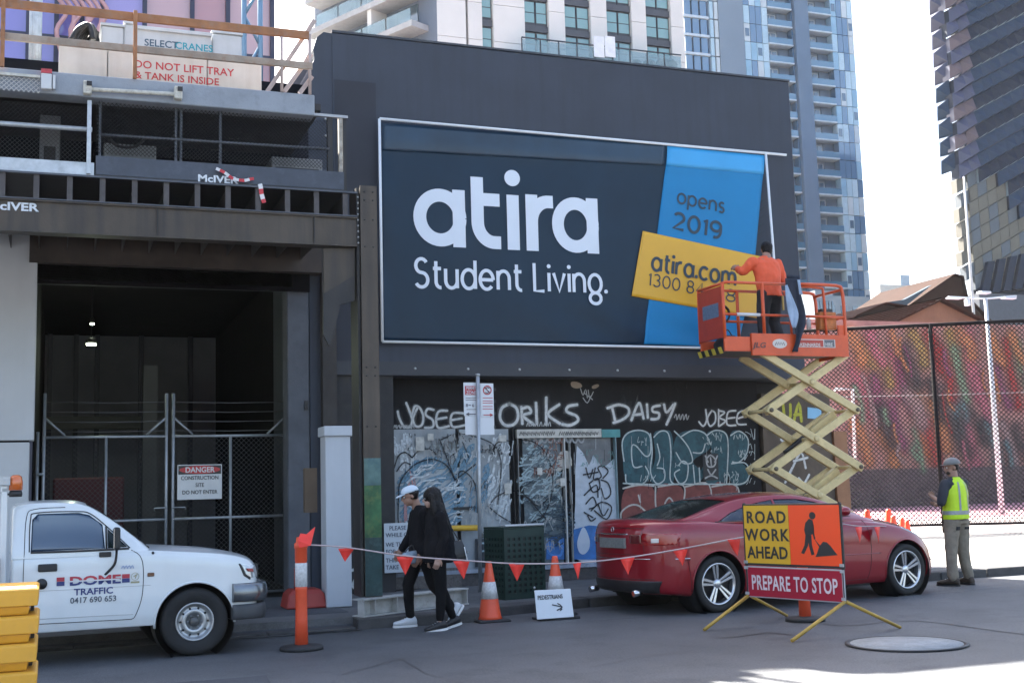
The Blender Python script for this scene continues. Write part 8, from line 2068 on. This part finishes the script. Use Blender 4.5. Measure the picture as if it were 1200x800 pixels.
# local frame: faces +X before turning; wearer's left is +Y
hd_ = V3((.0, .0, 1.655))
b = MB(); hc = head(b, hd_+V3((.02,0,0)), (.50,.87,0), 1.02, .10)
limb(b, [(0,0,1.58),(-.01,0,1.44)], [.058,.07]); eloft(b, [((0,0,.92),.12,.165,0),((0,0,1.06),.12,.15,0),((0,0,1.25),.13,.18,0),((0,0,1.40),.115,.20,0),((0,0,1.47),.08,.15,0),((0,0,1.50),.06,.08,0)])
Lv = [((0,.095,.90),(.03,.13,.50),(.0,.17,.12)), ((0,-.095,.90),(.02,-.12,.50),(-.02,-.15,.12))]
for h_, k_, a_ in Lv: limb(b, [h_, k_, V3(k_).lerp(V3(a_), .4), a_], [.09,.062,.062,.042])
aL = [(0,.205,1.42),(.02,.29,1.16),(.18,.20,1.22)]; aR = [(0,-.205,1.42),(.08,-.24,1.17),(.22,.0,1.14)]
for ar, ts in ((aL, -1), (aR, 1)): limb(b, ar, [.056,.046,.031]); e = (V3(ar[2])-V3(ar[1])).normalized(); hand(b, V3(ar[2])+e*.012, e, (0,-.3*(1 if ar is aL else -1),.9), .55, 1.05, ts)
fuse('body', b, .007, skin, vw, 3); eyes(*hc, 1.02, vw)
nvy = M('tshirt_navy', (.022,.026,.036), .85, var=.2, scale=9)
c_ = MB(); eloft(c_, [((0,0,.95),.135,.175,0),((0,0,1.1),.138,.17,0),((0,0,1.28),.145,.195,0),((0,0,1.42),.125,.21,0),((0,0,1.49),.085,.14,0),((0,0,1.525),.07,.08,0)])
for ar in (aL, aR): limb(c_, [ar[0], V3(ar[0]).lerp(V3(ar[1]), .55), V3(ar[0]).lerp(V3(ar[1]), .95)], [.078,.072,.064])
fuse('tshirt', c_, .011, nvy, vw, 3, .006, 10)
vst = M('vest_lime', (.50,.72,.015), .6, var=.05, scale=8); 
c_ = MB(); eloft(c_, [((0,0,.925),.165,.205,0),((0,0,1.0),.165,.205,0),((0,0,1.12),.162,.198,0),((0,0,1.28),.165,.210,0),((0,0,1.40),.145,.205,0),((0,0,1.475),.105,.150,0),((0,0,1.52),.08,.09,0)])
vo = fuse('vest', c_, .010, vst, vw, 3, .007, 9)
grs = M('reflective_grey', (.25,.27,.28), .35, .2, var=.2, scale=30)
vt = BVHTree.FromPolygons([v.co for v in vo.data.vertices], [p.vertices for p in vo.data.polygons])
def band(ptsfn, wdt, name='reflective_stripe'):
    m = MB(); rows = []
    for p0, dn_ in ptsfn:
        pair = []
        for s_ in (-1, 1):
            q = p0+dn_*s_*wdt/2; c0_ = V3((0,0,q.z)); dirv = (q-c0_); dirv.z = 0
            h = vt.ray_cast(c0_+dirv.normalized()*1.0, -dirv.normalized()); pair.append((h[0] if h[0] else q)+dirv.normalized()*.004)
        rows.append(pair)
    vs = [p for r_ in rows for p in r_]; m.add(vs, [(2*i, 2*i+1, 2*i+3, 2*i+2) for i in range(len(rows)-1)]); o = m.build(name, grs, vo, local=True, recalc=False); s_ = o.modifiers.new('thickness', 'SOLIDIFY'); s_.thickness = .003; s_.offset = 0
band([(V3((math.cos(t)*.2, math.sin(t)*.24, 1.02)), V3((0,0,1))) for t in [2*math.pi*k/28 for k in range(29)]], .055)
for s_ in (-1, 1):
    band([(V3((-.2, s_*.12, z)), V3((0,1,0))) for z in [1.05+.05*k for k in range(9)]], .045); band([(V3((.2, s_*.11, z)), V3((0,1,0))) for z in [1.05+.05*k for k in range(8)]], .045)
khk = M('khaki_trousers', (.22,.185,.14), .9, var=.2, scale=7, bump=.2, bscale=30, dirt=(.08,.07,.06), dirt_amt=.3)
c_ = MB(); eloft(c_, [((0,0,.86),.13,.18,0),((0,0,.95),.14,.182,0),((0,0,1.02),.135,.165,0)])
for h_, k_, a_ in Lv: limb(c_, [h_, k_, V3(k_).lerp(V3(a_), .5), V3(k_).lerp(V3(a_), .97)], [.118,.088,.080,.076])
tr_ = fuse('trousers', c_, .011, khk, vw, 3, .012, 8)
tt = BVHTree.FromPolygons([v.co for v in tr_.data.vertices], [p.vertices for p in tr_.data.polygons])
def tpatch(y, z, w_, h_, d_, mat, name):
    m = MB(); vs = []
    N = 6
    for j in range(N+1):
        for i in range(N+1):
            q = V3((d_*.5, y+(i/N-.5)*w_, z+(j/N-.5)*h_)); h = tt.ray_cast(q, V3((-d_,0,0))); vs.append((h[0] if h[0] else q*.2)+V3((d_*.005,0,0)))
    m.add(vs, [(j*(N+1)+i, j*(N+1)+i+1, (j+1)*(N+1)+i+1, (j+1)*(N+1)+i) for j in range(N) for i in range(N)]); o = m.build(name, mat, tr_, local=True, recalc=False); s_ = o.modifiers.new('thickness', 'SOLIDIFY'); s_.thickness = .004; s_.offset = 0
kpm = M('patch_black', (.02,.02,.022), .8)
tpatch(-.10, .80, .11, .035, -1, kpm, 'pocket_flap'); tpatch(.10, .80, .08, .05, -1, kpm, 'pocket_flap'); tpatch(.02, .935, .12, .04, -1, kpm, 'belt_pouch'); tpatch(.13, .54, .07, .07, 1, kpm, 'knee_patch'); tpatch(-.12, .54, .07, .07, 1, kpm, 'knee_patch')
btm = M('boot_brown', (.05,.035,.025), .7, var=.3, scale=14)
for h_, k_, a_ in Lv: shoe(vw, (a_[0], a_[1], .125), (1, .35 if a_[1] > 0 else -.2, 0), btm, rubb, 'boot', s=1.15)
hm = M('hardhat_grey', (.15,.15,.145), .5, var=.15, scale=8); c0_, f_, l_, u_ = hc; rings = []
for i in range(7):
    a_ = math.pi/2*i/6; q = max(.02, math.cos(a_)); rings.append([c0_+u_*(.045+.10*math.sin(a_))+f_*(-.01+.125*q*math.cos(t))+l_*(.102*q*math.sin(t)) for t in [2*math.pi*k/22 for k in range(22)]])
m = MB(); m.loft(rings); ho = m.build('hard_hat', hm, vw, local=True)
m = MB(); m.loft([[c0_+u_*(.046+dz)+f_*(.0+(.135+(.022 if math.cos(t) > .5 else 0))*k_*math.cos(t))+l_*(.122*k_*math.sin(t)) for t in [2*math.pi*k/22 for k in range(22)]] for dz, k_ in ((0,1),(.006,1),(.008,.8),(-.002,.8))], cap=False, closed=True); m.build('brim', hm, ho, local=True)
m = MB(); eloft(m, [(c0_-f_*.03+V3((0,0,-.04)),.07,.074,.6),(c0_-f_*.025+V3((0,0,.04)),.085,.082,.6)]); m.build('hair', hair_m, vw, local=True)
m = MB(); m.ball(c0_-u_*.062+f_*.045, .052, .052, .045, 12, 8); m.build('beard', M('beard_dark', (.04,.03,.025), .9), vw, local=True)

# --- worker on the lift, back to us, leaning to the banner
lw_ = thing('person', 'worker in orange shirt on the lift platform with his back turned, fixing the banner', 'person', V3((10.13, 15.58, ZF)), math.radians(95)); lw_.scale = (1.1, 1.1, 1.1)
zl_ = 0.0
b = MB(); hc = head(b, V3((.19,-.13,1.50)), (.92,-.35,0), .98, .15)
limb(b, [(.15,-.09,1.42),(.10,-.06,1.33)], [.058,.068]); eloft(b, [((0,0,.84),.12,.16,0),((.0,0,.96),.12,.15,0),((.04,-.01,1.12),.125,.17,0),((.09,-.03,1.26),.115,.195,0),((.11,-.05,1.34),.08,.15,0),((.12,-.06,1.38),.06,.08,0)])
Ll = [((0,.09,.84),(.03,.13,.46),(-.02,.15,.11)), ((0,-.09,.84),(.12,-.13,.47),(.0,-.17,.11))]
for h_, k_, a_ in Ll: limb(b, [h_, k_, V3(k_).lerp(V3(a_), .4), a_], [.088,.06,.06,.04])
aL = [(.10,.175,1.30),(.17,.31,1.17),(.37,.27,1.25)]; aR = [(.10,-.235,1.28),(.12,-.35,1.06),(.34,-.26,1.14)]
for ar, ts in ((aL, -1), (aR, 1)): limb(b, ar, [.056,.045,.030]); e = (V3(ar[2])-V3(ar[1])).normalized(); hand(b, V3(ar[2])+e*.012, e, (.3,-.6*(1 if ar is aL else -1),-.5), .5, 1.05, ts)
fuse('body', b, .007, skin, lw_, 3); eyes(*hc, .98, lw_)
os_ = M('shirt_orange', (.72,.10,.035), .75, var=.1, scale=7, bump=.15, bscale=30)
c_ = MB(); eloft(c_, [((-.01,0,.80),.135,.18,0),((-.0,0,.90),.14,.185,0),((.02,0,1.02),.15,.19,0),((.06,-.01,1.16),.155,.20,0),((.10,-.03,1.28),.135,.205,0),((.12,-.05,1.36),.09,.14,0),((.13,-.06,1.40),.07,.08,0)])
for ar in (aL, aR): limb(c_, [ar[0], ar[1], V3(ar[1]).lerp(V3(ar[2]), .75)], [.080,.066,.052])
fuse('shirt', c_, .010, os_, lw_, 2, .017, 9)
dkt = M('work_trousers', (.022,.024,.028), .9, var=.25, scale=8, bump=.2, bscale=30)
c_ = MB(); eloft(c_, [((0,0,.78),.12,.175,0),((0,0,.88),.13,.178,0),((0,0,.93),.125,.16,0)])
for h_, k_, a_ in Ll: limb(c_, [h_, k_, V3(k_).lerp(V3(a_), .5), V3(k_).lerp(V3(a_), .97)], [.112,.082,.075,.070])
fuse('trousers', c_, .011, dkt, lw_, 3, .012, 9)
MB().obox((-.12,-.12,.70), (.01,0,0), (0,.012,0), (0,0,.10)).build('folding_rule', M('rule_yellow', (.5,.33,.08), .5), lw_, local=True)
for h_, k_, a_ in Ll: shoe(lw_, (a_[0], a_[1], .115), (1, .1, 0), btm, rubb, 'boot', s=1.1)
c_ = MB(); c0_, f_, l_, u_ = hc; R_m = Matrix((f_, l_, u_)).transposed(); c_.ball(c0_+u_*.034-f_*.020, .100, .082, .094, 16, 10, rot=R_m); c_.ball(c0_-u_*.02-f_*.045, .062, .072, .06, 14, 8, rot=R_m); fuse('hair', c_, .008, hair_m, lw_, 2, .006, 30)

# ================================================================== AIR
hm_ = bpy.data.materials.new('haze_air'); hm_.use_nodes = True; t_ = hm_.node_tree; t_.nodes.clear()
ho_ = t_.nodes.new('ShaderNodeOutputMaterial'); hv = t_.nodes.new('ShaderNodeVolumePrincipled'); hv.inputs['Density'].default_value = 0.00012; hv.inputs['Color'].default_value = (.93, .96, 1, 1); hv.inputs['Anisotropy'].default_value = 0.0
t_.links.new(hv.outputs[0], ho_.inputs['Volume'])
MB().box(-395, 590, -290, 890, -1.2, 110).build('haze', hm_, None, kind='stuff')
bpy.data.batch_remove(SPENT)
bpy.context.view_layer.layer_collection.children['place'].exclude = False
